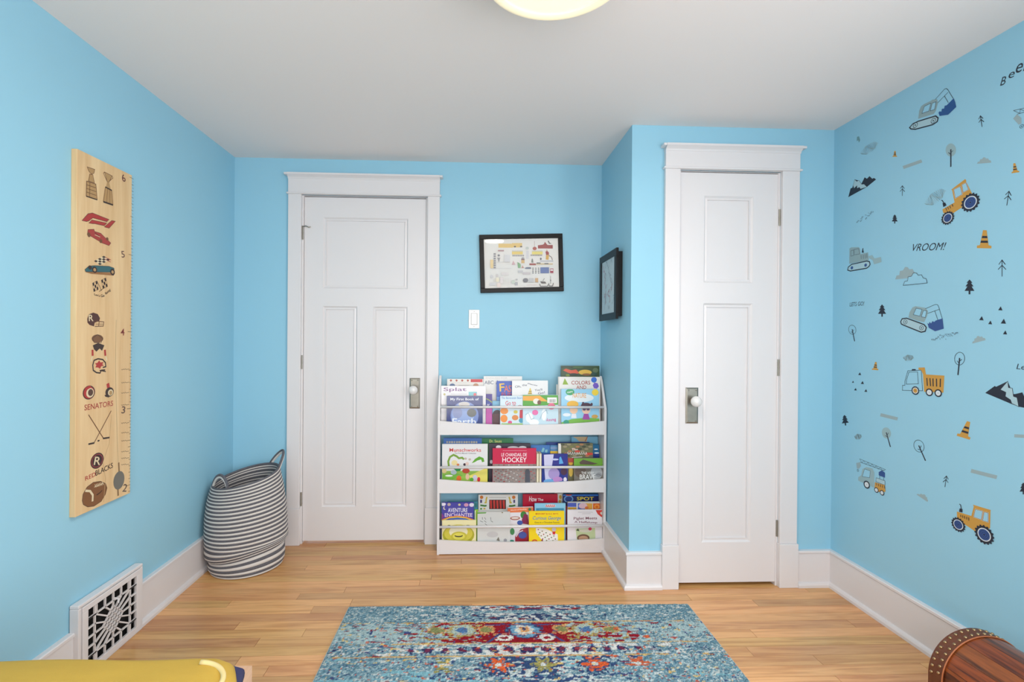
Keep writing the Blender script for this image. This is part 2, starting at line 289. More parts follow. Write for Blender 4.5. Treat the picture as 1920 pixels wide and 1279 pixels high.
# ================================================================ printed artwork (metres in the plane of each sheet, cover or wall)
DECALS = [
('excavator_decal','grey excavator wall sticker with deep blue bucket,climbing just under the ceiling',1.8312,2.1029,[('p',(142,168,173),[(-0.0583,-0.0062),(-0.0542,0.0244),(-0.0462,0.0381),(-0.0344,0.0408),(-0.0054,0.0395),(0.0024,0.0406),(0.0203,0.0337),(0.0245,0.0187),(0.0167,-0.0088),(0.0081,-0.0169),(-0.0528,-0.0072)]),('p','wall',[(-0.0316,0.0311),(-0.0042,0.0302),(-0.0128,0.0035),(-0.0421,0.0078)]),('o',(24,31,48),0.0016,[(-0.0316,0.0311),(-0.0042,0.0302),(-0.0128,0.0035),(-0.0421,0.0078)]),('p','wall',[(0.0015,0.0274),(0.0168,0.0257),(0.0115,-0.0016),(-0.0066,0.0011)]),('o',(24,31,48),0.0016,[(0.0015,0.0274),(0.0168,0.0257),(0.0115,-0.0016),(-0.0066,0.0011)]),('l',(24,31,48),0.0016,[(0.0127,0.0355),(0.0499,0.0569),(0.0573,0.056),(0.0636,0.048),(0.0841,0.005)]),('l',(24,31,48),0.0016,[(0.0245,0.0187),(0.0647,0.0381)]),('l',(24,31,48),0.0016,[(0.0502,0.0312),(0.066,-0.002)]),('p',(28,80,140),[(0.0274,-0.0211),(0.0319,-0.0184),(0.0389,-0.0231),(0.0408,-0.013),(0.0497,-0.0163),(0.052,-0.0065),(0.0593,-0.0086),(0.0864,0.0048),(0.0918,-0.0117),(0.0962,-0.0323),(0.0655,-0.0468),(0.032,-0.0361)]),('p',(168,200,210),[(-0.0962,-0.0248),(-0.0815,-0.016),(-0.0582,-0.0163),(0.0158,-0.0287),(0.0261,-0.0411),(0.0222,-0.0537),(0.0033,-0.0569),(-0.069,-0.0432),(-0.0893,-0.0334)]),('o',(24,31,48),0.0045,[(-0.0962,-0.0248),(-0.0815,-0.016),(-0.0582,-0.0163),(0.0158,-0.0287),(0.0261,-0.0411),(0.0222,-0.0537),(0.0033,-0.0569),(-0.069,-0.0432),(-0.0893,-0.0334)]),('w','ring',-0.0703,-0.026,0.0096),('w','ring',0.0068,-0.0429,0.0092)],None),
('excavator_decal','grey excavator wall sticker with bucket down,between two pines and the dotted gravel line',1.8678,1.294,[('p',(142,168,173),[(-0.0575,0.0078),(-0.0524,0.029),(-0.0394,0.0481),(-0.0264,0.0519),(0.0167,0.0425),(0.0277,0.029),(0.0244,0.0109),(0.0123,-0.0138),(-0.0233,-0.0046)]),('p','wall',[(-0.0227,0.0437),(0.0028,0.0374),(-0.007,0.011),(-0.0354,0.0186)]),('o',(24,31,48),0.0016,[(-0.0227,0.0437),(0.0028,0.0374),(-0.007,0.011),(-0.0354,0.0186)]),('p','wall',[(0.0093,0.0333),(0.0227,0.0306),(0.0171,0.0043),(-0.0004,0.0084)]),('o',(24,31,48),0.0016,[(0.0093,0.0333),(0.0227,0.0306),(0.0171,0.0043),(-0.0004,0.0084)]),('l',(24,31,48),0.0016,[(0.0167,0.0388),(0.0578,0.0528),(0.0672,0.0516),(0.0715,0.0442),(0.0863,-0.0033)]),('l',(24,31,48),0.0016,[(0.0258,0.0199),(0.0735,0.0329)]),('l',(24,31,48),0.0016,[(0.0566,0.0272),(0.0692,-0.007)]),('p',(42,76,138),[(0.0262,-0.0176),(0.0321,-0.0214),(0.0359,-0.0134),(0.0417,-0.0195),(0.0474,-0.0106),(0.0542,-0.0145),(0.0607,-0.0089),(0.0877,-0.0021),(0.0927,-0.0411),(0.0588,-0.0502),(0.0322,-0.036)]),('p',(168,200,210),[(-0.0927,-0.0075),(-0.0862,0.0039),(-0.0655,0.0058),(0.0124,-0.0231),(0.0219,-0.0348),(0.0176,-0.0494),(0.0002,-0.0528),(-0.076,-0.0236),(-0.0898,-0.0173)]),('o',(24,31,48),0.0045,[(-0.0927,-0.0075),(-0.0862,0.0039),(-0.0655,0.0058),(0.0124,-0.0231),(0.0219,-0.0348),(0.0176,-0.0494),(0.0002,-0.0528),(-0.076,-0.0236),(-0.0898,-0.0173)]),('w','ring',-0.0708,-0.0093,0.0086),('w','ring',0.0015,-0.0357,0.0084)],None),
('tractor_decal','mustard tractor wall sticker tipping nose-down above the VROOM lettering',1.7321,1.7305,[('p',(201,150,62),[(-0.0533,-0.0247),(-0.0063,-0.0113),(-0.0156,0.036),(-0.0191,0.0401),(0.0316,0.0626),(0.0358,0.057),(0.035,0.053),(0.0569,0.0021),(0.0198,-0.0379),(-0.0103,-0.0492),(-0.0486,-0.0405)]),('p','wall',[(-0.009,0.037),(0.014,0.0406),(0.0215,0.0106),(-0.003,0.0037)]),('o',(225,230,232),0.003,[(-0.009,0.037),(0.014,0.0406),(0.0215,0.0106),(-0.003,0.0037)]),('o',(24,31,48),0.0014,[(-0.009,0.037),(0.014,0.0406),(0.0215,0.0106),(-0.003,0.0037)]),('p','wall',[(0.0212,0.0447),(0.035,0.0475),(0.0436,0.0208),(0.0257,0.0166)]),('o',(225,230,232),0.003,[(0.0212,0.0447),(0.035,0.0475),(0.0436,0.0208),(0.0257,0.0166)]),('o',(24,31,48),0.0014,[(0.0212,0.0447),(0.035,0.0475),(0.0436,0.0208),(0.0257,0.0166)]),('l',(24,31,48),0.003,[(-0.0569,0.0109),(-0.0523,0.0083),(-0.0466,-0.0044)]),('p',(24,31,48),[(-0.0522,-0.0015),(-0.0421,-0.0012),(-0.0366,-0.0138),(-0.0488,-0.017)]),('l',(24,31,48),0.0022,[(-0.0396,-0.0217),(-0.035,-0.034)]),('l',(24,31,48),0.0022,[(-0.032,-0.0203),(-0.0283,-0.0314)]),('l',(24,31,48),0.0022,[(-0.0239,-0.0186),(-0.0203,-0.0292)]),('l',(24,31,48),0.0022,[(-0.0151,-0.0154),(-0.0115,-0.025)]),('w','tractor',0.0519,-0.0277,0.0335),('w','tractor',-0.0311,-0.0626,0.0255)],None),
('tractor_decal','mustard tractor wall sticker low on the wall,above the wooden trunk',1.6607,0.5808,[('p',(201,150,62),[(-0.0581,0.0004),(-0.0065,0.0029),(0.0018,0.0391),(-0.0013,0.0447),(0.0581,0.0462),(0.0573,0.0408),(0.0566,-0.0174),(0.0047,-0.0462),(-0.0578,-0.027)]),('p','wall',[(0.0075,0.0313),(0.0315,0.0326),(0.0276,0.002),(0.0021,0.0024)]),('o',(225,230,232),0.003,[(0.0075,0.0313),(0.0315,0.0326),(0.0276,0.002),(0.0021,0.0024)]),('o',(24,31,48),0.0014,[(0.0075,0.0313),(0.0315,0.0326),(0.0276,0.002),(0.0021,0.0024)]),('p','wall',[(0.037,0.0315),(0.0501,0.0331),(0.0504,0.0017),(0.0327,0.0008)]),('o',(225,230,232),0.003,[(0.037,0.0315),(0.0501,0.0331),(0.0504,0.0017),(0.0327,0.0008)]),('o',(24,31,48),0.0014,[(0.037,0.0315),(0.0501,0.0331),(0.0504,0.0017),(0.0327,0.0008)]),('l',(24,31,48),0.003,[(-0.0492,0.0309),(-0.0446,0.0293),(-0.0422,0.016)]),('p',(24,31,48),[(-0.0481,0.0153),(-0.0377,0.0166),(-0.0376,0.004),(-0.0498,0.0024)]),('l',(24,31,48),0.0022,[(-0.0443,-0.0061),(-0.0433,-0.0149)]),('l',(24,31,48),0.0022,[(-0.037,-0.0058),(-0.036,-0.0154)]),('l',(24,31,48),0.0022,[(-0.0299,-0.005),(-0.0289,-0.0155)]),('l',(24,31,48),0.0022,[(-0.0218,-0.0049),(-0.0217,-0.0156)]),('l',(24,31,48),0.0022,[(-0.0148,-0.005),(-0.0147,-0.0166)]),('w','tractor',-0.0521,-0.0455,0.0264),('w','tractor',0.0385,-0.0461,0.0329)],None),
('bulldozer_decal','grey bulldozer wall sticker with blue-hubbed crawler track,left of the grey and white clouds',2.1543,1.5907,[('p',(142,168,173),[(-0.0872,-0.0167),(-0.0866,0.0522),(-0.076,0.0557),(-0.0308,0.0482),(-0.0239,0.0404),(-0.0202,0.0145),(0.0227,0.0148),(0.027,-0.0217),(-0.0858,-0.0197)]),('o',(24,31,48),0.0014,[(-0.0772,0.0405),(-0.0617,0.041),(-0.0614,0.0147),(-0.0776,0.0148)]),('o',(24,31,48),0.0014,[(-0.0583,0.0425),(-0.0321,0.0419),(-0.025,0.0164),(-0.0566,0.0166)]),('l',(24,31,48),0.0018,[(-0.0168,0.0096),(-0.0153,-0.0094)]),('l',(24,31,48),0.0018,[(-0.0048,0.0091),(-0.0032,-0.0103)]),('l',(24,31,48),0.0018,[(0.0058,0.0094),(0.0073,-0.0105)]),('l',(24,31,48),0.0018,[(0.015,0.0104),(0.0165,-0.0094)]),('p',(24,31,48),[(-0.0129,0.0196),(-0.0091,0.0376),(-0.0038,0.0393),(-0.005,0.0305),(-0.0009,0.0175)]),('p',(150,180,186),[(0.0262,-0.0031),(0.0454,-0.0012),(0.0582,-0.019),(0.0922,-0.0181),(0.0955,-0.0405),(0.0566,-0.0446),(0.0488,-0.0252),(0.0282,-0.0124)]),('p',(168,200,210),[(-0.0955,-0.0487),(-0.0928,-0.0352),(-0.0715,-0.0247),(0.0167,-0.0236),(0.031,-0.0286),(0.0343,-0.0412),(0.0286,-0.0497),(0.0157,-0.0557),(-0.0783,-0.055)]),('o',(24,31,48),0.0045,[(-0.0955,-0.0487),(-0.0928,-0.0352),(-0.0715,-0.0247),(0.0167,-0.0236),(0.031,-0.0286),(0.0343,-0.0412),(0.0286,-0.0497),(0.0157,-0.0557),(-0.0783,-0.055)]),('w','blue',-0.0699,-0.0414,0.0077),('w','blue',0.0103,-0.0411,0.0074)],None),
('dump_truck_decal','dump truck wall sticker with white outlined cab and mustard tipping bed',1.8608,1.0521,[('o',(24,31,48),0.0018,[(-0.0896,-0.0501),(-0.0887,-0.0292),(-0.0778,-0.0282),(-0.078,-0.0114),(-0.065,0.0326),(-0.0054,0.0386),(0.001,-0.0427)]),('o',(24,31,48),0.0016,[(-0.071,-0.0061),(-0.0596,0.0272),(-0.0215,0.0306),(-0.0175,-0.0166),(-0.0714,-0.0228)]),('p',(24,31,48),[(-0.048,0.0351),(-0.0449,0.0405),(-0.0309,0.0413),(-0.0278,0.0363)]),('p',(201,150,62),[(-0.0171,0.0481),(0.0095,0.0501),(0.0152,0.0229),(0.0896,0.0237),(0.0866,-0.041),(0.008,-0.0457),(0.0023,0.0229),(-0.0054,0.0386),(-0.017,0.0402)]),('l',(24,31,48),0.0042,[(0.0188,0.0094),(0.0215,-0.0214)]),('l',(24,31,48),0.0042,[(0.032,0.0095),(0.0347,-0.0211)]),('l',(24,31,48),0.0042,[(0.0445,0.0096),(0.0457,-0.021)]),('l',(24,31,48),0.0042,[(0.0587,0.0098),(0.0599,-0.0205)]),('l',(24,31,48),0.0042,[(0.0746,0.011),(0.0739,-0.021)]),('w','mustard',-0.03,-0.045,0.0179),('w','white',0.0301,-0.0456,0.015),('w','white',0.0667,-0.0449,0.0147)],None),
('crane_truck_decal','crane truck wall sticker with grey cab and mustard bed,by the outlined round tree',2.1077,0.6062,[('l',(24,31,48),0.0014,[(-0.0627,0.0593),(0.0797,0.047)]),('l',(24,31,48),0.0014,[(-0.0589,0.0448),(0.0734,0.0399)]),('l',(24,31,48),0.0012,[(-0.0613,0.0585),(-0.0482,0.0446),(-0.0377,0.0569),(-0.0255,0.0429),(-0.0145,0.0547),(-0.0027,0.0415),(0.0088,0.0527),(0.0197,0.0406),(0.0309,0.0506),(0.041,0.039),(0.0527,0.0491),(0.0618,0.0396),(0.0784,0.0461)]),('p',(150,172,177),[(-0.0807,0.0353),(-0.0589,0.0448),(-0.0537,0.0289),(-0.0658,0.0115),(-0.0767,0.0115)]),('w','ring',-0.0708,0.0032,0.0052),('p',(150,180,186),[(-0.0688,-0.0411),(-0.0676,-0.0264),(-0.0511,-0.0132),(-0.0443,0.0171),(-0.0233,0.0311),(0.011,0.0344),(0.0213,0.0178),(0.0187,-0.0493),(-0.0052,-0.0453),(-0.058,-0.0438)]),('p','wall',[(-0.0323,0.0203),(-0.0004,0.0203),(-0.0042,-0.0115),(-0.0453,-0.0173)]),('o',(24,31,48),0.0014,[(-0.0323,0.0203),(-0.0004,0.0203),(-0.0042,-0.0115),(-0.0453,-0.0173)]),('p',(42,76,138),[(0.0444,0.0268),(0.0606,0.0392),(0.0767,0.0327),(0.0769,0.0113),(0.0446,0.0131)]),('p',(168,200,210),[(0.0315,-0.0015),(0.077,-0.0021),(0.0772,-0.0209),(0.0297,-0.0185)]),('o',(24,31,48),0.0014,[(0.0315,-0.0015),(0.077,-0.0021),(0.0772,-0.0209),(0.0297,-0.0185)]),('l',(24,31,48),0.0014,[(0.0498,0.0129),(0.0499,-0.0007)]),('l',(24,31,48),0.0014,[(0.0705,0.0111),(0.0706,-0.0013)]),('p',(201,150,62),[(0.0251,-0.0226),(0.0772,-0.0209),(0.0807,-0.0468),(0.0616,-0.0581),(0.0221,-0.0593)]),('l',(24,31,48),0.003,[(0.0318,-0.0245),(0.0332,-0.0351)]),('l',(24,31,48),0.003,[(0.043,-0.0245),(0.0444,-0.035)]),('l',(24,31,48),0.003,[(0.0541,-0.0245),(0.0555,-0.035)]),('l',(24,31,48),0.003,[(0.0651,-0.0245),(0.0665,-0.0349)]),('l',(24,31,48),0.003,[(0.076,-0.0245),(0.0774,-0.0349)]),('w','white',-0.019,-0.0466,0.0174),('w','white',0.0341,-0.0546,0.0115),('w','white',0.0635,-0.0575,0.0113)],None),
('crane_truck_decal','crane truck wall sticker with jib rising to the right,beside the Beep lettering',1.4625,1.8984,[('l',(24,31,48),0.0014,[(-0.0817,0.0691),(0.0335,0.0445)]),('l',(24,31,48),0.0014,[(-0.0706,0.0522),(0.0325,0.0369)]),('l',(24,31,48),0.0012,[(-0.0802,0.0681),(-0.0623,0.0512),(-0.0612,0.0644),(-0.0441,0.0476),(-0.0423,0.0602),(-0.026,0.0442),(-0.0234,0.0562),(-0.0085,0.0416),(-0.0054,0.0522),(0.0085,0.0382),(0.0119,0.0488),(0.0239,0.0374),(0.033,0.0436)]),('p',(150,172,177),[(-0.0818,0.043),(-0.0706,0.0522),(-0.0578,0.0338),(-0.0573,0.0152),(-0.0655,0.016)]),('w','ring',-0.0565,0.0064,0.0055),('p',(150,180,186),[(-0.031,-0.0421),(-0.038,-0.0263),(-0.0328,-0.0131),(-0.0442,0.0199),(-0.0359,0.034),(-0.0118,0.0353),(0.0049,0.0159),(0.0377,-0.0569),(0.0181,-0.051),(-0.0216,-0.0457)]),('p','wall',[(-0.0368,0.0225),(-0.0128,0.0203),(0.0013,-0.0145),(-0.0263,-0.018)]),('o',(24,31,48),0.0014,[(-0.0368,0.0225),(-0.0128,0.0203),(0.0013,-0.0145),(-0.0263,-0.018)]),('p',(42,76,138),[(0.0175,0.0242),(0.0231,0.0371),(0.0387,0.0286),(0.0499,0.0047),(0.0248,0.0091)]),('p',(168,200,210),[(0.0226,-0.0061),(0.0569,-0.0101),(0.0665,-0.0305),(0.0301,-0.0245)]),('o',(24,31,48),0.0014,[(0.0226,-0.0061),(0.0569,-0.0101),(0.0665,-0.0305),(0.0301,-0.0245)]),('l',(24,31,48),0.0014,[(0.0288,0.0085),(0.0359,-0.0065)]),('l',(24,31,48),0.0014,[(0.0452,0.005),(0.0517,-0.0087)]),('p',(201,150,62),[(0.0288,-0.0286),(0.0665,-0.0305),(0.0818,-0.0584),(0.0735,-0.0691),(0.0453,-0.0677)]),('l',(24,31,48),0.003,[(0.0347,-0.0312),(0.0411,-0.0427)]),('l',(24,31,48),0.003,[(0.043,-0.032),(0.0494,-0.0434)]),('l',(24,31,48),0.003,[(0.0512,-0.0328),(0.0575,-0.0441)]),('l',(24,31,48),0.003,[(0.0593,-0.0335),(0.0656,-0.0448)]),('l',(24,31,48),0.003,[(0.0674,-0.0343),(0.0736,-0.0455)]),('w','white',0.0086,-0.0514,0.0182),('w','white',0.0516,-0.0635,0.012),('w','white',0.0746,-0.0686,0.0118)],None),
('mountain_decal','small navy mountain range wall sticker with a pale snow patch,above the grey bulldozer',2.1714,1.9244,[('p',(24,31,48),[(-0.0796,-0.0358),(-0.0657,0.0014),(-0.0551,0.0019),(-0.0415,0.0358),(-0.0159,0.022),(-0.0034,0.0008),(0.0163,0.0264),(0.0296,0.0156),(0.0438,0.0225),(0.0587,0.006),(0.0682,0.0065),(0.0796,-0.004),(0.03,-0.0214)]),('p',(168,200,210),[(-0.0415,0.0358),(-0.0289,0.0225),(-0.0159,0.0237),(-0.0001,-0.0003),(0.0133,-0.0035),(0.03,-0.0214),(-0.0066,-0.0196),(-0.0135,-0.0094),(-0.0271,-0.0106),(-0.0273,0.003),(-0.0445,-0.0052),(-0.0503,0.0103)]),('o',(24,31,48),0.0012,[(-0.0415,0.0358),(-0.0289,0.0225),(-0.0159,0.0237),(-0.0001,-0.0003),(0.0133,-0.0035),(0.03,-0.0214),(-0.0066,-0.0196),(-0.0135,-0.0094),(-0.0271,-0.0106),(-0.0273,0.003),(-0.0445,-0.0052),(-0.0503,0.0103)])],None),
('mountain_decal','large navy mountain wall sticker with a pale snow streak,right of the dump truck',1.5522,1.0318,[('p',(24,31,48),[(-0.0722,-0.0055),(-0.041,0.0217),(-0.0372,0.0189),(-0.0012,0.041),(0.0149,-0.0),(0.0219,0.0008),(0.0422,0.0087),(0.0524,-0.0147),(0.0722,-0.0308),(0.0526,-0.041),(0.0325,-0.0392),(0.0082,-0.0324)]),('p',(168,200,210),[(-0.0012,0.041),(0.0015,0.0199),(0.013,0.019),(0.0167,-0.0075),(0.0271,-0.0101),(0.0325,-0.0392),(0.0117,-0.0312),(0.0081,-0.0201),(-0.0079,-0.0103),(-0.0062,0.0035),(-0.0236,0.0107)]),('o',(24,31,48),0.0016,[(-0.0012,0.041),(0.0015,0.0199),(0.013,0.019),(0.0167,-0.0075),(0.0271,-0.0101),(0.0325,-0.0392),(0.0117,-0.0312),(0.0081,-0.0201),(-0.0079,-0.0103),(-0.0062,0.0035),(-0.0236,0.0107)])],None),
('pine_tree_decal','small dark pine wall sticker between the dotted gravel line and the VROOM lettering',1.9943,1.7211,[('p',(24,31,48),[(-0.0002,0.0195),(0.0087,0.0084),(0.0043,0.0096),(0.0119,-0.0015),(0.0062,-0.0001),(0.0146,-0.0136),(0.0028,-0.0107),(0.0029,-0.0195),(-0.0025,-0.0182),(-0.0026,-0.0094),(-0.0146,-0.0065),(-0.0062,0.003),(-0.0121,0.0045),(-0.0046,0.0118),(-0.009,0.0129)])],None),
('pine_tree_decal','dark pine wall sticker between the clouds and the black triangles',1.6812,1.4003,[('p',(24,31,48),[(-0.0002,0.0269),(0.0104,0.0134),(0.0052,0.014),(0.0141,0.0002),(0.0074,0.0009),(0.0174,-0.0161),(0.0033,-0.0146),(0.0034,-0.0269),(-0.0029,-0.0263),(-0.003,-0.014),(-0.0174,-0.0125),(-0.0074,0.0026),(-0.0143,0.0033),(-0.0054,0.0152),(-0.0107,0.0159)])],None),
('pine_tree_decal','dark pine wall sticker just right of the LETS GO lettering',2.0541,1.3383,[('p',(24,31,48),[(-0.0002,0.0268),(0.0125,0.0136),(0.0062,0.0141),(0.0171,0.0006),(0.0089,0.0011),(0.021,-0.0154),(0.004,-0.0145),(0.0041,-0.0268),(-0.0035,-0.0264),(-0.0036,-0.0141),(-0.021,-0.0132),(-0.0089,0.0022),(-0.0173,0.0028),(-0.0065,0.0149),(-0.0129,0.0154)])],None),
('pine_tree_decal','dark blue pine wall sticker right beside the closet wall corner',2.257,0.8277,[('p',(24,31,48),[(-0.0064,0.0251),(0.0087,0.017),(0.0022,0.0154),(0.0153,0.0065),(0.0068,0.0043),(0.0217,-0.0071),(0.0041,-0.0117),(0.0061,-0.023),(-0.0018,-0.0251),(-0.0038,-0.0138),(-0.0217,-0.0185),(-0.0116,-0.0004),(-0.0203,-0.0026),(-0.011,0.0121),(-0.0177,0.0104)])],None),
('pine_tree_decal','dark pine wall sticker beyond the grey dash,right of the lower tractor',1.5043,0.7305,[('p',(24,31,48),[(-0.0002,0.0192),(0.0066,0.0125),(0.0032,0.0115),(0.009,0.0042),(0.0047,0.0029),(0.011,-0.0065),(0.0021,-0.0093),(0.0022,-0.0179),(-0.0019,-0.0192),(-0.0019,-0.0105),(-0.011,-0.0133),(-0.0047,0.0),(-0.0091,-0.0013),(-0.0035,0.0095),(-0.0068,0.0085)])],None),
('arrow_tree_decal','thin line-drawn fir wall sticker right of the upper excavator bucket',1.6457,1.9777,[('l',(24,31,48),0.0022,[(-0.0033,0.0208),(0.0027,-0.0208)]),('l',(24,31,48),0.0022,[(-0.0091,0.0113),(-0.0033,0.0208),(0.0059,0.0069)]),('l',(24,31,48),0.0022,[(-0.0088,-0.0008),(-0.0014,0.0074),(0.0091,-0.0059)])],None),
('arrow_tree_decal','tiny line-drawn fir wall sticker right of the small mountains',1.9591,1.8297,[('l',(24,31,48),0.0022,[(-0.0002,0.0211),(0.0002,-0.0211)]),('l',(24,31,48),0.0022,[(-0.0097,0.0123),(-0.0002,0.0211),(0.0095,0.0063)]),('l',(24,31,48),0.0022,[(-0.0115,0.0001),(-0.0,0.0076),(0.0115,-0.0069)])],None),
('arrow_tree_decal','line-drawn fir wall sticker right of the nose-down tractor',1.5586,1.6819,[('l',(24,31,48),0.0022,[(0.0036,0.0228),(-0.0026,-0.0228)]),('l',(24,31,48),0.0022,[(-0.0069,0.0141),(0.0036,0.0228),(0.0105,0.0061)]),('l',(24,31,48),0.0022,[(-0.0105,0.0011),(0.0016,0.0083),(0.0104,-0.0083)])],None),
('arrow_tree_decal','tall line-drawn fir wall sticker below the big traffic cone',1.5741,1.4515,[('l',(24,31,48),0.0022,[(-0.0002,0.0279),(0.0003,-0.0279)]),('l',(24,31,48),0.0022,[(-0.0104,0.0139),(-0.0002,0.0279),(0.0102,0.0107)]),('l',(24,31,48),0.0022,[(-0.0123,-0.0027),(-0.0,0.01),(0.0123,-0.0062)])],None),
('arrow_tree_decal','small line-drawn fir wall sticker above the lower tractor',1.7627,0.6788,[('l',(24,31,48),0.0022,[(0.0035,0.0217),(-0.0025,-0.0217)]),('l',(24,31,48),0.0022,[(-0.0068,0.0084),(0.0035,0.0217),(0.0103,0.0107)]),('l',(24,31,48),0.0022,[(-0.0103,-0.0049),(0.0016,0.0078),(0.0102,-0.002)])],None),
('cone_decal','tiny mustard traffic cone wall sticker beside the uppermost scribbled oval',1.9966,1.9956,[('p',(201,150,62),[(-0.0025,0.015),(0.0033,0.0128),(0.0069,-0.0091),(0.0115,-0.0116),(0.0115,-0.015),(-0.0115,-0.0064),(-0.0115,-0.0029),(-0.0069,-0.0039)]),('p',(24,31,48),[(-0.0033,0.0074),(0.0042,0.0045),(0.0048,0.0013),(-0.0044,0.0048)]),('p',(24,31,48),[(-0.0052,0.0017),(0.0054,-0.0024),(0.006,-0.0056),(-0.0061,-0.001)])],None),
('cone_decal','small mustard traffic cone wall sticker above the line-drawn fir by the tractor wheel',1.5362,1.7753,[('p',(201,150,62),[(-0.0064,0.0176),(-0.0008,0.0165),(0.0064,-0.0113),(0.0109,-0.0131),(0.0116,-0.0176),(-0.0109,-0.0137),(-0.0116,-0.0091),(-0.0071,-0.0089)]),('p',(24,31,48),[(-0.0058,0.0072),(0.0015,0.0058),(0.0026,0.0018),(-0.0064,0.0035)]),('p',(24,31,48),[(-0.0066,-0.001),(0.0038,-0.0029),(0.0049,-0.0069),(-0.0069,-0.0048)])],None),
('cone_decal','large mustard traffic cone wall sticker with dark bands right of the VROOM lettering',1.6325,1.5592,[('p',(201,150,62),[(-0.0039,0.0346),(0.0081,0.0316),(0.0148,-0.022),(0.0242,-0.0259),(0.0241,-0.0346),(-0.0242,-0.0245),(-0.0241,-0.0155),(-0.0142,-0.0157)]),('p',(24,31,48),[(-0.0059,0.0148),(0.0097,0.0111),(0.0109,0.0033),(-0.0084,0.0078)]),('p',(24,31,48),[(-0.0104,-0.0007),(0.012,-0.0057),(0.0131,-0.0135),(-0.0123,-0.0079)])],None),
('cone_decal','small mustard traffic cone wall sticker left of the dump truck',2.0879,1.0955,[('p',(201,150,62),[(-0.0005,0.0178),(0.0081,0.0176),(0.0106,-0.0117),(0.0173,-0.0129),(0.0169,-0.0178),(-0.0173,-0.0176),(-0.0169,-0.0126),(-0.0098,-0.0116)]),('p',(24,31,48),[(-0.0027,0.0065),(0.0084,0.0063),(0.0088,0.002),(-0.0048,0.0022)]),('p',(24,31,48),[(-0.0065,-0.0027),(0.0093,-0.0029),(0.0098,-0.0071),(-0.0082,-0.007)])],None),
('cone_decal','large tilted mustard traffic cone wall sticker below the dump truck',1.6975,0.8858,[('p',(201,150,62),[(0.0119,0.0326),(0.0234,0.0309),(0.0161,-0.0211),(0.0247,-0.024),(0.0223,-0.0326),(-0.0247,-0.0274),(-0.0222,-0.0185),(-0.0121,-0.0177)]),('p',(24,31,48),[(0.0046,0.0131),(0.0197,0.0111),(0.0187,0.0035),(0.0001,0.006)]),('p',(24,31,48),[(-0.0041,-0.0025),(0.0175,-0.0053),(0.0166,-0.0128),(-0.008,-0.0098)])],None),
('bar_decal','pale grey dash wall sticker under the tiny cone by the closet corner',1.9144,1.9236,[('p',(150,172,177),[(-0.0444,0.0087),(0.0396,0.005),(0.0444,-0.0087),(-0.0392,-0.0056)])],None),
('bar_decal','pale grey dash wall sticker under the dump truck',2.0148,0.8826,[('p',(150,172,177),[(-0.0408,0.0092),(0.0446,0.0044),(0.0411,-0.0092),(-0.0446,-0.0049)])],None),
('bar_decal','pale grey dash wall sticker right of the tilted cone',1.5091,0.8985,[('p',(150,172,177),[(-0.0227,0.0022),(0.0231,0.0084),(0.0228,-0.0019),(-0.0231,-0.0084)])],None),
('bar_decal','long pale grey dash wall sticker above the lower tractor cab',1.6271,0.7439,[('p',(150,172,177),[(-0.0413,0.0068),(0.0444,0.0069),(0.0416,-0.0061),(-0.0444,-0.0069)])],None),
('cloud_decal','small filled grey cloud wall sticker right of the filled round tree',1.6353,1.8342,[('p',(150,172,177),[(-0.024,-0.0008),(-0.0206,0.0052),(-0.0148,0.004),(-0.0135,0.011),(-0.0067,0.0095),(-0.0024,0.0141),(0.0034,0.0115),(0.0067,0.0062),(0.0132,0.0048),(0.0166,-0.0025),(0.0224,-0.006),(0.024,-0.0141)])],None),
('cloud_decal','filled grey cloud wall sticker behind the white outlined cloud',1.9368,1.4863,[('p',(150,172,177),[(-0.0527,-0.0209),(-0.0458,-0.0054),(-0.0328,-0.0049),(-0.0305,0.0118),(-0.0156,0.0121),(-0.0065,0.0249),(0.0064,0.0219),(0.0139,0.0116),(0.0282,0.0119),(0.036,-0.0026),(0.0486,-0.0075),(0.0527,-0.0249)])],None),
('cloud_decal','white outlined cloud wall sticker overlapping a filled grey one',1.8968,1.4575,[('p','wall',[(-0.053,-0.0214),(-0.046,-0.0062),(-0.0329,-0.0055),(-0.0305,0.0109),(-0.0154,0.0114),(-0.0063,0.024),(0.0067,0.0212),(0.0142,0.0112),(0.0285,0.0117),(0.0363,-0.0024),(0.049,-0.0071),(0.053,-0.024)]),('o',(24,31,48),0.0018,[(-0.053,-0.0214),(-0.046,-0.0062),(-0.0329,-0.0055),(-0.0305,0.0109),(-0.0154,0.0114),(-0.0063,0.024),(0.0067,0.0212),(0.0142,0.0112),(0.0285,0.0117),(0.0363,-0.0024),(0.049,-0.0071),(0.053,-0.024)])],None),
('cloud_decal','small filled grey cloud wall sticker below the black triangles',1.6471,1.2107,[('p',(150,172,177),[(-0.0227,-0.0134),(-0.0207,-0.0057),(-0.0153,-0.0037),(-0.0153,0.0039),(-0.0089,0.006),(-0.0058,0.0129),(-0.0001,0.0134),(0.0037,0.0098),(0.0099,0.0119),(0.0141,0.0065),(0.0199,0.006),(0.0227,-0.0012)])],None),
('cloud_decal','small tilted grey cloud wall sticker left of the lower tractor',1.8571,0.5909,[('p',(150,172,177),[(-0.0252,0.0016),(-0.0177,0.0064),(-0.0117,0.0051),(-0.0059,0.0109),(0.001,0.0093),(0.0087,0.0129),(0.0138,0.0103),(0.0144,0.0056),(0.0211,0.004),(0.0206,-0.0024),(0.0252,-0.0058),(0.0222,-0.0129)])],None),
